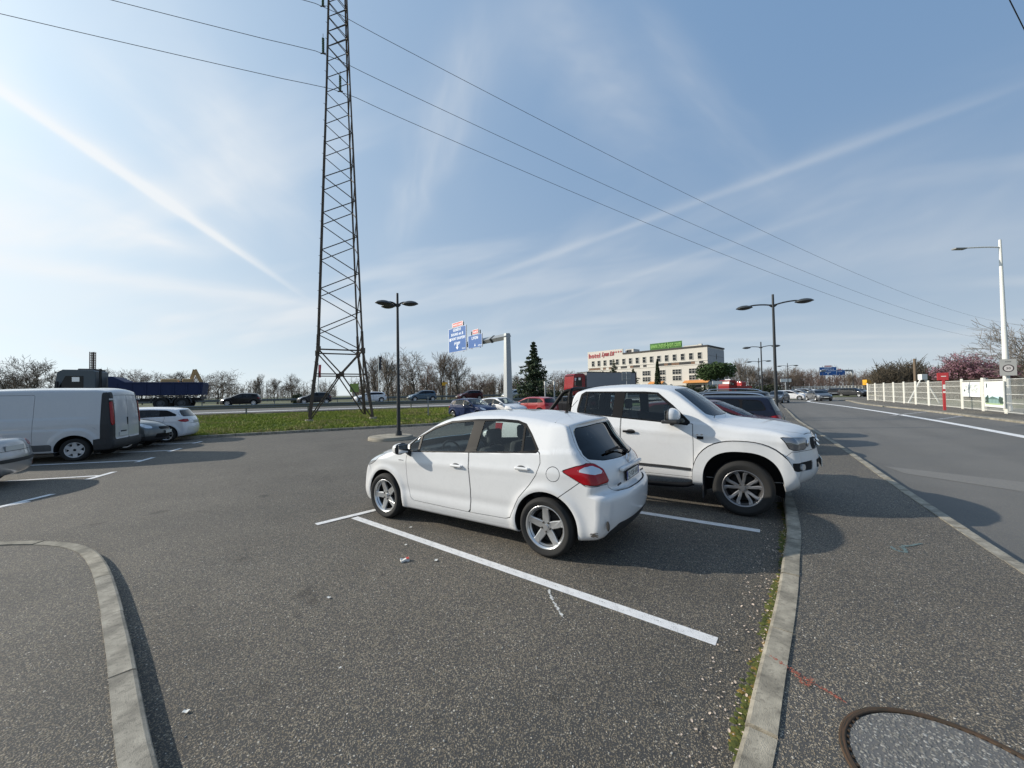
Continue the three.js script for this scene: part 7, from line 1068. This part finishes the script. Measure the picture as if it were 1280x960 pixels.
// ---- evergreens
function conifer(px, top, depth, wide, n, label, seed, mat = MN.needle, name = 'conifer', droop = 0.35) {
  const p = atDepth(px, 490, depth), H = atDepth(px, top, depth).y, R = rng(seed), t = thing(name, label, 'tree', [p.x, 0, p.z]), pts = [], br = [];
  part('trunk', rod(V(0, 0, 0), V(0, H * 0.97, 0), H * 0.022, 0.02, 8), MN.bark, t);
  const tiers = 22; for (let i = 0; i < tiers; i++) { const y = H * (0.10 + 0.88 * i / tiers), len0 = wide * Math.pow(1 - i / tiers, 1.05) * (0.75 + 0.5 * R()); for (let k = 0; k < 7; k++) { const a = R() * 6.283, len = len0 * (0.32 + 0.95 * R()), e = V(Math.cos(a) * len, y - droop * len * (0.5 + R()) + 0.25 * len, Math.sin(a) * len); br.push([V(0, y, 0), e, 0.05, 0.015]); for (let m = 0; m < n; m++) { const f = 0.18 + 0.85 * R(), c = V(0, y, 0).lerp(e, f); pts.push(c.add(V((R() - 0.5) * 0.7, (R() - 0.6) * 0.45, (R() - 0.5) * 0.7).multiplyScalar(Math.min(1, 0.25 + len0 / wide)))); } } }
  part('branches', sticks(br, 3), MN.bark, t).userData.kind = 'stuff'; part('foliage', leaves(pts, 0.17, R), mat, t).userData.kind = 'stuff'; return t;
}
conifer(668, 424, 52, 3.5, 40, 'large dark conifer with layered branches beside the gantry mast', 5);
conifer(768, 447, 112, 3.0, 22, 'dark conifer standing in front of the hotel lettering', 6); conifer(792, 459, 108, 3.4, 22, 'broad dark evergreen in front of the hotel beside the conifer', 7);
function evergreen(name, px, depth, cx, cy, cz, top, bottom, n, label, mat, seed, size, trunkTo) {
  const p = atDepth(px, 490, depth), R = rng(seed), t = thing(name, label, 'tree', [p.x, 0, p.z]), pts = [], yt = atDepth(px, top, depth).y, yb = atDepth(px, bottom, depth).y, ym = (yt + yb) / 2, hh = (yt - yb) / 2;
  const lobes = [...Array(16).keys()].map(() => { const a = R() * 6.283, r = Math.sqrt(R()) * 0.72; return [Math.cos(a) * r * cx, (R() - 0.35) * 0.7 * hh, Math.sin(a) * r * cz, 0.34 + 0.16 * R()]; });
  while (pts.length < n) { const L = lobes[Math.floor(R() * 16)], v = V(R() - 0.5, R() - 0.5, R() - 0.5).normalize().multiplyScalar(Math.pow(R(), 0.28)); pts.push(V(L[0] + v.x * cx * L[3], ym + L[1] + v.y * hh * 0.62, L[2] + v.z * cz * L[3])); }
  part('trunk', rod(V(0, 0, 0), V(0, ym, 0), 0.22, 0.15, 8), MN.bark, t); part('crown', leaves(pts, size, R), mat, t).userData.kind = 'stuff'; return t;
}
evergreen('umbrella_pine', 895.5, 104, 4.9, 0, 4.2, 453, 479, 9000, 'rounded dark green pine in front of the hotel end wall', MN.pine, 21, 0.26);
{ const d = 112, p = atDepth(822.5, 490, d), R = rng(23), H = atDepth(822, 449, d).y, t = thing('cypress', 'slender dark cypress in front of the hotel', 'tree', [p.x, 0, p.z]), pts = []; for (let k = 0; k < 3600; k++) { const f = R(), w = 1.25 * Math.pow(1 - f, 0.7) * Math.min(1, f * 8 + 0.4), a = R() * 6.283, r = w * Math.pow(R(), 0.35); pts.push(V(Math.cos(a) * r, f * H, Math.sin(a) * r)); } part('trunk', rod(V(0, 0, 0), V(0, H * 0.8, 0), 0.15, 0.05, 6), MN.bark, t); part('foliage', leaves(pts, 0.2, R), MN.cypress, t).userData.kind = 'stuff'; }
{ const d = 62, p = atDepth(321, 490, 60), R = rng(29), t = thing('round_bush', 'dark round bush beyond the motorway beside the pylon', 'bush', [atDepth(372, 490, 70).x, groundY(atDepth(372, 490, 70).x, -70), -70]), pts = []; for (let k = 0; k < 1500; k++) { const v = V(R() - 0.5, R() - 0.5, R() - 0.5).normalize().multiplyScalar(Math.pow(R(), 0.3)); pts.push(V(v.x * 1.0, 1.0 + v.y * 1.1, v.z)); } part('crown', leaves(pts, 0.13, R), MN.hedge, t).userData.kind = 'stuff'; part('trunk', rod(V(0, 0, 0), V(0, 0.9, 0), 0.12, 0.08, 6), MN.bark, t); }
{ // hedge before the hotel and along the far car park
  const R = rng(41), mk = (px0, px1, d, y0, y1, n, label) => { const pts = [], A = atDepth(px0, 490, d), B = atDepth(px1, 490, d), m = A.clone().lerp(B, 0.5).setY(0), t = thing('hedge', label, 'hedge', [m.x, 0, m.z]); for (let k = 0; k < n; k++) { const q = A.clone().lerp(B, R()); pts.push(V(q.x - m.x + (R() - 0.5), y0 + (y1 - y0) * R() * (0.7 + 0.5 * vn(q.x * 0.9, 4)), q.z - m.z + (R() - 0.5) * 1.4)); } part('foliage', leaves(pts, 0.17, R), MN.hedge, t).userData.kind = 'stuff'; };
  mk(828, 975, 92, 0.1, 2.5, 7000, 'dark hedge at the foot of the hotel'); mk(650, 800, 60, 0.3, 2.0, 5000, 'dark hedge behind the red lorry');
}
// ---- verge grass, as blades
{
  const bl = []; const R = rng(61); for (let k = 0; k < 7; k++) { const a = R() * 6.283, h = 0.10 + 0.13 * R(), w = 0.008, x = (R() - 0.5) * 0.10, z = (R() - 0.5) * 0.10, bx = Math.cos(a) * h * 0.5, bz = Math.sin(a) * h * 0.5, px = -Math.sin(a) * w, pz = Math.cos(a) * w; bl.push(x - px, 0, z - pz, x + px, 0, z + pz, x + bx * 0.4 + px * 0.7, h * 0.65, z + bz * 0.4 + pz * 0.7, x - px, 0, z - pz, x + bx * 0.4 + px * 0.7, h * 0.65, z + bz * 0.4 + pz * 0.7, x + bx, h, z + bz); }
  const g = new THREE.BufferGeometry(); g.setAttribute('position', new THREE.Float32BufferAttribute(bl, 3)); g.computeVertexNormals();
  const n = 42000, mat = phys(1, 1, 1, { roughness: 0.85, side: THREE.DoubleSide }), im = new THREE.InstancedMesh(g, mat, n), m4 = new THREE.Matrix4(), c = new THREE.Color(); let k = 0;
  while (k < n) { const s = mix(-32, sTurn + 8, R()), q = mix(-32.85, -20.8, R()), p = SQ(s, q); if (s > sTurn - 0.6 && q < -32 + (s - sTurn) * 1.6) continue; const f = fbm(p.x * 0.55, p.z * 0.55, 3); if (R() > 0.35 + 1.2 * f) continue; const hs = 0.4 + 0.7 * R() * f * 1.6; m4.makeRotationY(R() * 6.283).scale(V(1.2, hs, 1.2)).setPosition(p.x, rise(q) - 0.02, p.z); im.setMatrixAt(k, m4); const d = R(), dry = f > 0.54 && R() < 0.5; c.setRGB(dry ? 0.34 : mix(0.17, 0.30, d), dry ? 0.30 : mix(0.22, 0.34, d), dry ? 0.12 : mix(0.030, 0.05, d)); im.setColorAt(k, c); k++; }
  im.name = 'verge_grass'; tag(im, 'short bright green grass growing on the verge', 'grass', null, 'stuff'); scene.add(im);
}
// ---- moss, petals and litter along the kerb
{
  const R = rng(71), P = lotP.filter((p) => p.z < -1.2 && p.z > -6.0), N = (i) => { const a = P[Math.max(0, i - 1)], b = P[Math.min(P.length - 1, i + 1)], l = a.distanceTo(b); return [(b.x - a.x) / l, (b.z - a.z) / l]; };
  const blob = new THREE.IcosahedronGeometry(1, 1), bp = blob.attributes.position; for (let i = 0; i < bp.count; i++) { const k = 0.75 + 0.5 * h2(Math.round(bp.getX(i) * 50), Math.round(bp.getY(i) * 50 + bp.getZ(i) * 91)); bp.setXYZ(i, bp.getX(i) * k, bp.getY(i) * k, bp.getZ(i) * k); } blob.computeVertexNormals();
  const n = 1300, im = new THREE.InstancedMesh(blob, std(1, 1, 1, 0.95), n), m4 = new THREE.Matrix4(), c = new THREE.Color(); let k = 0;
  while (k < n) { const i = Math.floor(R() * (P.length - 1)), [tx, tz] = N(i), B = P[i].clone().lerp(P[i + 1], R()), w = fbm(B.x * 3.1 + 5, B.z * 3.1, 3); const dens = sstep(0.42, 0.62, w); if (R() > 0.12 + dens) continue; const o = Math.pow(R(), 1.8) * (0.010 + 0.055 * dens), x = B.x + tz * (o + 0.004), z = B.z - tx * (o + 0.004), s = (0.004 + 0.010 * R()); m4.makeRotationY(R() * 6.28).scale(V(s * 1.4, s * (0.25 + 0.3 * R()), s * 1.4)).setPosition(x + (R() - 0.5) * 0.03, 0.001, z + (R() - 0.5) * 0.03); im.setMatrixAt(k, m4); const d = R(); c.setRGB(mix(0.04, 0.11, d), mix(0.055, 0.12, d), mix(0.010, 0.022, d)); if (R() < 0.12) c.setRGB(0.20, 0.13, 0.03); im.setColorAt(k, c); k++; }
  im.name = 'moss'; tag(im, 'green moss growing in the gutter of the car park kerb', 'moss', null, 'stuff'); scene.add(im);
  const pg = new THREE.CircleGeometry(1, 6).rotateX(-Math.PI / 2), pp = pg.attributes.position; for (let i = 0; i < pp.count; i++) pp.setY(i, 0.25 * (pp.getX(i) ** 2 + pp.getZ(i) ** 2)); pg.computeVertexNormals();
  const np = 420, ip = new THREE.InstancedMesh(pg, phys(0.62, 0.50, 0.40, { roughness: 0.8, side: THREE.DoubleSide }), np); for (let q = 0; q < np; q++) { const i = Math.floor(R() * (P.length * 0.8 - 1)), [tx, tz] = N(i), B = P[i].clone().lerp(P[i + 1], R()), o = 0.01 + Math.pow(R(), 2) * 0.26, s = 0.004 + 0.007 * R(); m4.makeRotationFromEuler(new THREE.Euler((R() - 0.5) * 0.7, R() * 6.28, (R() - 0.5) * 0.7)).scale(V(s, s, s * 0.7)).setPosition(B.x + tz * o, 0.006, B.z - tx * o); ip.setMatrixAt(q, m4); }
  ip.name = 'petals'; tag(ip, 'pale fallen petals scattered along the kerb gutter', 'petals', null, 'stuff'); scene.add(ip);
  // grit and tiny stones all over the near tarmac
  const ng = 1500, st = new THREE.InstancedMesh(blob, std(1, 1, 1, 0.9), ng); for (let q = 0; q < ng; q++) { const r = 1.2 + 6 * R() * R(), a = (R() - 0.5) * 2.0, x = Math.sin(a) * r, z = -Math.cos(a) * r, s = 0.0016 + 0.0035 * R() * R(); m4.makeRotationY(R() * 6.28).scale(V(s * 1.4, s, s)).setPosition(x, (x > 1.0 + (-z - 1.7) * 0.8 ? 0.106 : 0) + s * 0.5, z); st.setMatrixAt(q, m4); const d = R(); c.setRGB(mix(0.2, 0.55, d), mix(0.19, 0.53, d), mix(0.17, 0.48, d)); st.setColorAt(q, c); } st.name = 'grit'; tag(st, 'loose pale grit scattered on the tarmac', 'grit', null, 'stuff'); scene.add(st);
  // litter
  const white = std(0.66, 0.66, 0.63, 0.9), red = std(0.45, 0.06, 0.05, 0.8);
  const g = G(506, 701.5), pk = thing('crushed_packet', 'crushed white and red cigarette packet on the tarmac before the hatchback', 'litter', [g.x, 0.0, g.z], 0.4); part('body', (() => { const b = new THREE.BoxGeometry(0.085, 0.022, 0.055, 6, 1, 4), p = b.attributes.position; for (let i = 0; i < p.count; i++) p.setXYZ(i, p.getX(i) + 0.004 * Math.sin(p.getZ(i) * 90), Math.max(0.001, p.getY(i) + 0.013 + 0.007 * Math.sin(p.getX(i) * 80 + p.getZ(i) * 50)), p.getZ(i)); b.computeVertexNormals(); return b; })(), white, pk); part('flap', box(0.03, 0.004, 0.05, 0.028, 0.029, 0), red, pk);
  const scrap = [[545, 701.5, 0.022, 'curled scrap of white paper beside the crushed packet'], [507, 682, 0.018, 'small paper scrap between bay line and crushed packet'], [411, 748, 0.017, 'white scrap near the dark oil stain'], [232.5, 891, 0.016, 'white scrap near the island kerb'], [513, 660, 0.02, 'thin paper scrap lying by the bay line head'], [425, 836, 0.009, 'tiny pale scrap far from the bay line on open tarmac'], [540, 678, 0.012, 'tiny paper scrap close to the bay line']];
  for (const [px, py, s, label] of scrap) { const q = G(px, py), b = new THREE.PlaneGeometry(s * 2, s * 1.3, 4, 3), p = b.attributes.position; for (let i = 0; i < p.count; i++) p.setZ(i, 0.004 + 0.4 * s * Math.abs(Math.sin(p.getX(i) / s * 1.7 + p.getY(i) / s))); b.rotateX(-Math.PI / 2).rotateY(px); b.computeVertexNormals(); const m = single('paper_scrap', b, phys(0.68, 0.68, 0.65, { roughness: 0.9, side: THREE.DoubleSide }), label, 'litter', 'paper scraps'); m.position.set(q.x, 0.002, q.z); }
}
// ---------------------------------------------------------------- hotel, lorries, mast
import { FontLoader } from 'three/addons/loaders/FontLoader.js';
import { TextGeometry } from 'three/addons/geometries/TextGeometry.js';
const bold = await new FontLoader().loadAsync('fonts/droid/droid_sans_bold.typeface.json'), serif = await new FontLoader().loadAsync('fonts/droid/droid_serif_bold.typeface.json');
function lettering(text, font, size, width, slant = 0) { const g = new TextGeometry(text, { font, size, depth: 0.12, curveSegments: 3, bevelEnabled: false }); g.computeBoundingBox(); const b = g.boundingBox, k = width / (b.max.x - b.min.x); g.translate(-b.min.x, 0, 0).scale(k, 1, 1); if (slant) { const P = g.attributes.position; for (let i = 0; i < P.count; i++) P.setX(i, P.getX(i) + P.getY(i) * slant); } return g; }
{
  const A = atDepth(885.5, 486, 133).setY(0), B = atDepth(735.5, 486, 169).setY(0), E = atDepth(912, 486, 143.5).setY(0), L = A.distanceTo(B), W = A.distanceTo(E), turn = Math.atan2(-(A.z - B.z), A.x - B.x), H = 16.9;
  const t = thing('hotel', 'long pale hotel building with red lettering and a green rooftop sign', 'hotel', [B.x, 0, B.z], turn); // x along the front, z towards the viewer, building behind z = 0
  const wallM = new THREE.MeshStandardMaterial({ map: tex(256, 256, (i, j) => { const n = fbm(i / 9, j / 9, 4), s = fbm(i / 3, j / 60, 3); return [0.64 + 0.06 * n - 0.05 * s, 0.61 + 0.05 * n - 0.05 * s, 0.555 + 0.04 * n - 0.04 * s]; }, true, [0.1, 0.1]), roughness: 0.9 }), endM = std(0.40, 0.40, 0.41, 0.9), frameM = std(0.62, 0.60, 0.55, 0.7), roofM = std(0.06, 0.055, 0.055, 0.8), darkM = std(0.03, 0.03, 0.032, 0.6), paneM = phys(0.030, 0.034, 0.038, { roughness: 0.15, specularIntensity: 0.5 }), brownM = std(0.20, 0.12, 0.08, 0.8), awnM = std(0.62, 0.27, 0.08, 0.8), redM = std(0.42, 0.035, 0.05, 0.6), greenM = std(0.26, 0.50, 0.13, 0.6), greenD = std(0.05, 0.16, 0.03, 0.7);
  part('wall', [box(L, H, W, L / 2, H / 2, -W / 2)], wallM, t); part('end_wall', box(0.12, H - 0.5, W - 0.2, L + 0.06, H / 2 - 0.25, -W / 2), endM, t);
  part('roof', [box(L * 0.66, 0.55, W + 0.5, L * 0.67 + 0.25, H + 0.27, -W / 2)], roofM, t);
  const par = part('parapet', box(L * 0.345, 2.3, 0.5, L * 0.1725, H + 1.15, -0.27), wallM, t); part('penthouse', [box(3.6, 2.0, 5, L * 0.345 + 2.2, H + 1.0, -4)], wallM, t); part('penthouse_louvre', box(1.9, 1.1, 0.1, L * 0.345 + 2.1, H + 1.2, -1.46), darkM, t); part('roof_plant', [box(5, 0.9, 3, L * 0.86, H + 0.9, -5), box(1.2, 1.0, 1.2, L * 0.93, H + 1.0, -3.5)], frameM, t);
  const win = (u, y0, y1, w, split) => { const f = part('window', [box(w + 0.24, 0.12, 0.16, u, y1 + 0.06, 0.05), box(w + 0.24, 0.12, 0.20, u, y0 - 0.06, 0.07), box(0.12, y1 - y0, 0.16, u - w / 2 - 0.06, (y0 + y1) / 2, 0.05), box(0.12, y1 - y0, 0.16, u + w / 2 + 0.06, (y0 + y1) / 2, 0.05), ...(split > 1 ? [...Array(split - 1).keys()].map((k) => box(0.09, y1 - y0, 0.12, u - w / 2 + w * (k + 1) / split, (y0 + y1) / 2, 0.04)) : []), box(w, 0.08, 0.10, u, mix(y0, y1, 0.55), 0.03)], frameM, t); for (let k = 0; k < split; k++) part('pane', box(w / split - 0.1, y1 - y0 - 0.02, 0.03, u - w / 2 + w * (k + 0.5) / split, (y0 + y1) / 2, 0.012), paneM, f); };
  for (let k = 0; k < 16; k++) win(L * (0.055 + 0.0595 * k), 12.8, 15.0, 1.25, 1);
  part('string_course', box(L, 0.22, 0.14, L / 2, 12.15, 0.07), frameM, t); part('string_course', box(L, 0.22, 0.14, L / 2, 10.85, 0.07), frameM, t);
  const R = rng(3); for (let k = 0; k < 34; k++) { if (R() < 0.3) continue; const m = R(); part('band_panel', box(L / 36, 0.85, 0.05, L * (k + 1) / 35.5, 11.5, 0.03), m < 0.5 ? brownM : m < 0.8 ? darkM : frameM, t); }
  for (let k = 0; k < 8; k++) { win(L * (0.07 + 0.119 * k), 7.75, 9.45, 3.1, 3); win(L * (0.07 + 0.119 * k), 5.45, 7.05, 3.1, 3); }
  part('ground_floor_front', box(L * 0.96, 3.4, 0.06, L * 0.5, 1.8, 0.04), darkM, t); for (let k = 0; k < 9; k++) part('pillar', box(0.6, 4.2, 0.5, L * (0.03 + 0.117 * k), 2.1, 0.30), frameM, t);
  for (const [u, w] of [[0.63, 5.6], [0.925, 8.6], [0.30, 6.0]]) part('awning', (() => { const g = box(w, 0.12, 2.2, 0, 0, 0); return g.rotateX(0.42).translate(L * u, 4.75, 1.0); })(), awnM, t);
  part('hotel_lettering', lettering('hotel', bold, 1.9, 5.8).translate(L * 0.012, H - 0.55, 0.02), redM, t, 'red word in plain letters'); part('hotel_lettering', lettering('Lyon Est', serif, 1.8, 6.0, 0.25).translate(L * 0.142, H - 0.15, 0.02), redM, t, 'red name in slanted letters');
  for (let k = 0; k < 4; k++) part('star', new THREE.ExtrudeGeometry((() => { const s = new THREE.Shape(); for (let i = 0; i < 10; i++) { const r = i % 2 ? 0.2 : 0.46, a = i * 0.6283 + 1.571; s[i ? 'lineTo' : 'moveTo'](Math.cos(a) * r, Math.sin(a) * r); } return s; })(), { depth: 0.1, bevelEnabled: false }).translate(L * 0.345 - 0.8 - (3 - k) * 1.15, H + 1.2 + k * 0.0, 0.02), redM, t);
  const gs = new THREE.Group(); gs.name = 'roof_sign'; t.add(gs); part('backing', box(12.3, 2.5, 0.12, L * 0.655 + 2.2, H + 1.8, -0.6), greenD, gs); part('lettering', lettering('www.hotel-lyon.com', bold, 1.7, 11.6).translate(L * 0.655 - 3.6, H + 1.15, -0.5), greenM, gs); for (let k = 0; k < 5; k++) part('support', box(0.12, 2.6, 0.12, L * 0.655 - 3.2 + k * 2.7, H + 1.4, -0.9), roofM, gs);
  for (const y of [13.8, 10.9, 8]) part('stair_window', box(0.08, 2.0, 0.5, L + 0.14, y, -W * 0.5), darkM, t); for (let k = 1; k < 7; k++) part('panel_joint', box(0.03, 0.06, W - 0.3, L + 0.128, k * 2.3, -W / 2), darkM, t);
}
// ---- lorries
function lorryWheel(parent, x, y, z, r, w, seg = 26) { const g = new THREE.Group(); g.name = 'wheel'; g.position.set(x, y, z); if (z < 0) g.rotation.y = Math.PI; parent.add(g); part('tyre', tyreGeo(r, r * 0.58, w, seg), MC.rubber, g); part('rim', [new THREE.CylinderGeometry(r * 0.58, r * 0.58, w * 0.5, 20).rotateX(Math.PI / 2), new THREE.CylinderGeometry(r * 0.22, r * 0.26, w * 0.3, 14).rotateX(Math.PI / 2).translate(0, 0, w * 0.38), new THREE.TorusGeometry(r * 0.5, 0.03, 6, 20).translate(0, 0, w * 0.3)], MC.greyPlastic, g); }
function lorryCab(parent, x, mat, roofY, w, spoiler) { // front at +x
  const sh = new THREE.Shape([[0, 0.55], [0, roofY - 0.12], [0.12, roofY], [1.80, roofY], [2.05, roofY - 0.16], [2.20, 2.05], [2.26, 1.6], [2.28, 0.55]].map(([a, b]) => new THREE.Vector2(a, b)));
  const g = new THREE.ExtrudeGeometry(sh, { depth: w - 0.16, bevelEnabled: true, bevelThickness: 0.08, bevelSize: 0.06, bevelSegments: 3 }).translate(x, 0, -(w - 0.16) / 2);
  part('cab', g, mat, parent);
  for (const s of [-1, 1]) { part('cab_window', new THREE.ExtrudeGeometry(new THREE.Shape([[0.62, 1.75], [0.62, roofY - 0.45], [1.62, roofY - 0.45], [1.98, 1.95], [1.35, 1.75]].map(([a, b]) => new THREE.Vector2(a, b))), { depth: 0.02, bevelEnabled: false }).translate(x, 0, s > 0 ? w / 2 - 0.004 : -w / 2 - 0.016), MC.darkGlass, parent); part('door_window_clear', box(0.42, 0.36, 0.012, x + 1.05, roofY - 0.72, s * (w / 2 + 0.02)), MC.clearLens, parent); part('door_mirror', box(0.16, 0.55, 0.22, x + 2.02, 2.15, s * (w / 2 + 0.22), 0.04), MC.plastic, parent); part('step', box(0.9, 0.5, 0.05, x + 1.0, 0.72, s * (w / 2 - 0.01)), MC.plastic, parent); }
  part('windscreen', new THREE.BufferGeometry().setFromPoints([V(0, 0, 0)]) && box(0.03, roofY - 2.15, w - 0.35, 0, 0, 0).rotateZ(0.13).translate(x + 2.12, (roofY + 1.65) / 2 - 0.02, 0), MC.darkGlass, parent);
  part('sun_visor', box(0.35, 0.06, w - 0.3, x + 2.12, roofY - 0.18, 0, 0.02).rotateZ(0), MC.plastic, parent); part('bumper', box(0.25, 0.45, w - 0.1, x + 2.25, 0.68, 0, 0.06), MC.plastic, parent);
  if (spoiler) part('roof_spoiler', box(1.0, 0.16, w - 0.5, x + 0.55, roofY + 0.08, 0, 0.05), MC.plastic, parent);
}
{ // grey and blue tipper on the near carriageway
  const p = mw(167, -10.2), t = thing('dump_truck', 'dump truck with grey cab and blue tipper body on the motorway', 'truck', [p[0], rise(-10.2) + 0.05, p[2]], MWAY);
  const blue = std(0.010, 0.020, 0.070, 0.75), gy = std(0.10, 0.115, 0.125, 0.6);
  lorryCab(t, 2.0, gy, 3.30, 2.4, true);
  part('chassis', [box(8.2, 0.28, 0.9, -0.6, 0.85, 0)], MC.plastic, t); part('exhaust', [rod(V(1.75, 0.9, -0.9), V(1.75, 3.45, -0.9), 0.09), rod(V(1.75, 0.9, 0.9), V(1.75, 2.9, 0.9), 0.12)], MC.plastic, t); part('tank', [box(0.5, 0.9, 1.9, 1.5, 1.55, 0, 0.05)], MC.plastic, t);
  const body = new THREE.ExtrudeGeometry(new THREE.Shape([[1.15, 1.25], [-4.80, 1.25], [-4.92, 2.26], [-4.88, 2.32], [0.2, 2.34], [1.0, 2.80], [1.2, 2.80]].map(([a, b]) => new THREE.Vector2(a, b))), { depth: 2.3, bevelEnabled: true, bevelThickness: 0.04, bevelSize: 0.03, bevelSegments: 2 }).translate(0, 0, -1.15); part('tipper_body', body, blue, t);
  for (const s of [-1, 1]) for (let k = 0; k < 7; k++) part('rib', box(0.10, 0.96, 0.06, 0.7 - k * 0.9, 1.78, s * 1.20), blue, t); for (const s of [-1, 1]) part('top_rail', box(5.2, 0.09, 0.08, -2.3, 2.28, s * 1.20), blue, t);
  for (const s of [-1, 1]) { for (const x of [3.05, -2.05, -3.45]) lorryWheel(t, x, 0.52, s * 1.02, 0.52, 0.34); const mg = new THREE.TorusGeometry(0.66, 0.05, 6, 20, Math.PI); part('mudguard', [mg.clone().scale(1, 0.9, 3).translate(-2.05, 0.55, s * 1.05), mg.clone().scale(1, 0.9, 3).translate(-3.45, 0.55, s * 1.05)], MC.greyPlastic, t); }
  part('tail_bar', box(0.1, 0.25, 2.2, -4.75, 0.95, 0), MC.plastic, t);
  // load
  const arm = thing('digger_arm', 'orange digger arm and bucket lying in the blue tipper body', 'digger arm', t.position.toArray(), MWAY), or = std(0.46, 0.29, 0.13, 0.7);
  part('boom', [bar(V(-4.6, 2.2, 0.3), V(-4.05, 3.55, 0.3), 0.26, 0.22), bar(V(-4.05, 3.55, 0.3), V(-3.8, 2.5, 0.3), 0.24, 0.2)], or, arm); part('bucket', box(0.7, 0.5, 0.9, -3.6, 2.45, 0.3, 0.1), or, arm); part('block', box(1.1, 0.42, 1.0, -2.4, 2.45, 0, 0.12), or, arm);
}
const lorryRed = paintMat(0.24, 0.010, 0.014, 0, 0.5);
{ // articulated lorry with red cab
  const p = mw(757, -6.5), y = rise(-6.5) + 0.012, t = thing('red_lorry', 'articulated lorry with red cab and grey trailer behind the pickup', 'lorry', [p[0], y, p[2]], MWAY);
  const gr = std(0.26, 0.26, 0.27, 0.7); lorryCab(t, 5.2, lorryRed, 3.65, 2.4, true); part('cab_stripe', [box(0.4, 0.5, 2.42, 7.0, 2.85, 0, 0.05)], MC.white2, t);
  part('trailer', box(10.4, 2.9, 2.5, -0.35, 2.55, 0, 0.04), gr, t); part('trailer_rail', [box(10.4, 0.12, 2.54, -0.35, 4.0, 0), box(10.4, 0.12, 2.54, -0.35, 1.14, 0)], MC.plastic, t); part('rear_frame', box(0.16, 2.9, 2.56, -5.6, 2.55, 0), MC.maroon, t); part('chassis', box(12, 0.3, 0.9, 0.4, 0.95, 0), MC.plastic, t);
  for (const s of [-1, 1]) for (const x of [6.6, 3.4, -2.6, -3.9, -5.0]) lorryWheel(t, x, 0.5, s * 1.02, 0.5, 0.34, 18);
  const p2 = mw(918, -6.5), t2 = thing('red_lorry', 'red flatbed lorry partly hidden behind the black car', 'lorry', [p2[0], y, p2[2]], MWAY); lorryCab(t2, 1.2, lorryRed, 2.75, 2.3, false); part('flatbed', [box(5.4, 0.5, 2.3, -1.7, 1.35, 0, 0.03), box(0.1, 0.9, 2.3, 0.95, 1.9, 0)], MC.red, t2); part('beacon', box(0.3, 0.2, 1.2, 2.0, 2.9, 0, 0.04), MC.white2, t2); part('load', [box(1.6, 0.9, 1.6, -2.2, 2.05, 0, 0.15)], MC.red, t2); part('chassis', box(6.6, 0.25, 0.8, -0.8, 0.9, 0), MC.plastic, t2); for (const s of [-1, 1]) for (const x of [2.4, -2.6]) lorryWheel(t2, x, 0.45, s * 0.98, 0.45, 0.3, 18);
}
{ // far lattice mast over the truck cab
  const d = 150, p = atDepth(115.5, 490, d), H = atDepth(115.5, 441, d).y, t = thing('lattice_mast', 'square red and brown lattice mast far behind the dump truck cab', 'mast', [p.x, 0.3, p.z], 0.5), m = std(0.13, 0.075, 0.06, 0.8); for (const [a, b] of [[-1, -1], [1, -1], [1, 1], [-1, 1]]) part('leg', box(0.22, H, 0.22, a * 0.62, H / 2, b * 0.62), m, t); for (let k = 1; k < 22; k++) part('landing', box(1.4, 0.16, 1.4, 0, H * k / 21.5, 0), m, t); part('core', box(0.5, H, 0.4, 0.15, H / 2, 0), std(0.22, 0.20, 0.19, 0.9), t);
}
{ // flag masts by the far side of the motorway
  for (const [px, top, d, c, label] of [[473.5, 446, 70, MS.whitePaint, 'white flag mast with furled dark flag beside the tall bare trees'], [398, 456, 72, MS.whitePaint, 'white mast with a red flag seen through the pylon legs']]) { const p = atDepth(px, 490, d), H = atDepth(px, top, d).y, t = thing('flag_mast', label, 'flag mast', [p.x, 0.3, p.z]); part('mast', rod(V(0, 0, 0), V(0, H, 0), 0.10, 0.07, 8), c, t); const f = new THREE.PlaneGeometry(0.5, 2.4, 4, 8), P = f.attributes.position; for (let i = 0; i < P.count; i++) P.setZ(i, 0.12 * Math.sin(P.getX(i) * 9 + P.getY(i))); f.computeVertexNormals(); part('flag', f.translate(0.3, H - 1.5, 0), phys(px < 420 ? 0.4 : 0.05, px < 420 ? 0.03 : 0.05, 0.06, { side: THREE.DoubleSide, roughness: 0.9 }), t); }
  const p = atDepth(558, 490, 72), t = thing('yellow_sign', 'small yellow sign on a white mast behind the dark blue motorway car', 'sign', [p.x, 0.3, p.z]); part('mast', rod(V(0, 0, 0), V(0, 3.4, 0), 0.12, 0.12, 8), MS.whitePaint, t); part('plate', box(1.0, 0.6, 0.08, -0.3, 3.4, 0), MS.yellow, t);
  const g = atDepth(443, 490, 60), s = thing('green_sign', 'yellow green square sign board behind the pylon legs', 'sign', [g.x, 0.4, g.z]); part('plate', box(1.35, 1.35, 0.08, 0, 2.6, 0), std(0.22, 0.30, 0.07, 0.7), s); part('leg', box(0.12, 2.0, 0.12, 0, 1.0, 0), MS.galv, s);
}
shade(scene);
renderer.render(scene, camera);
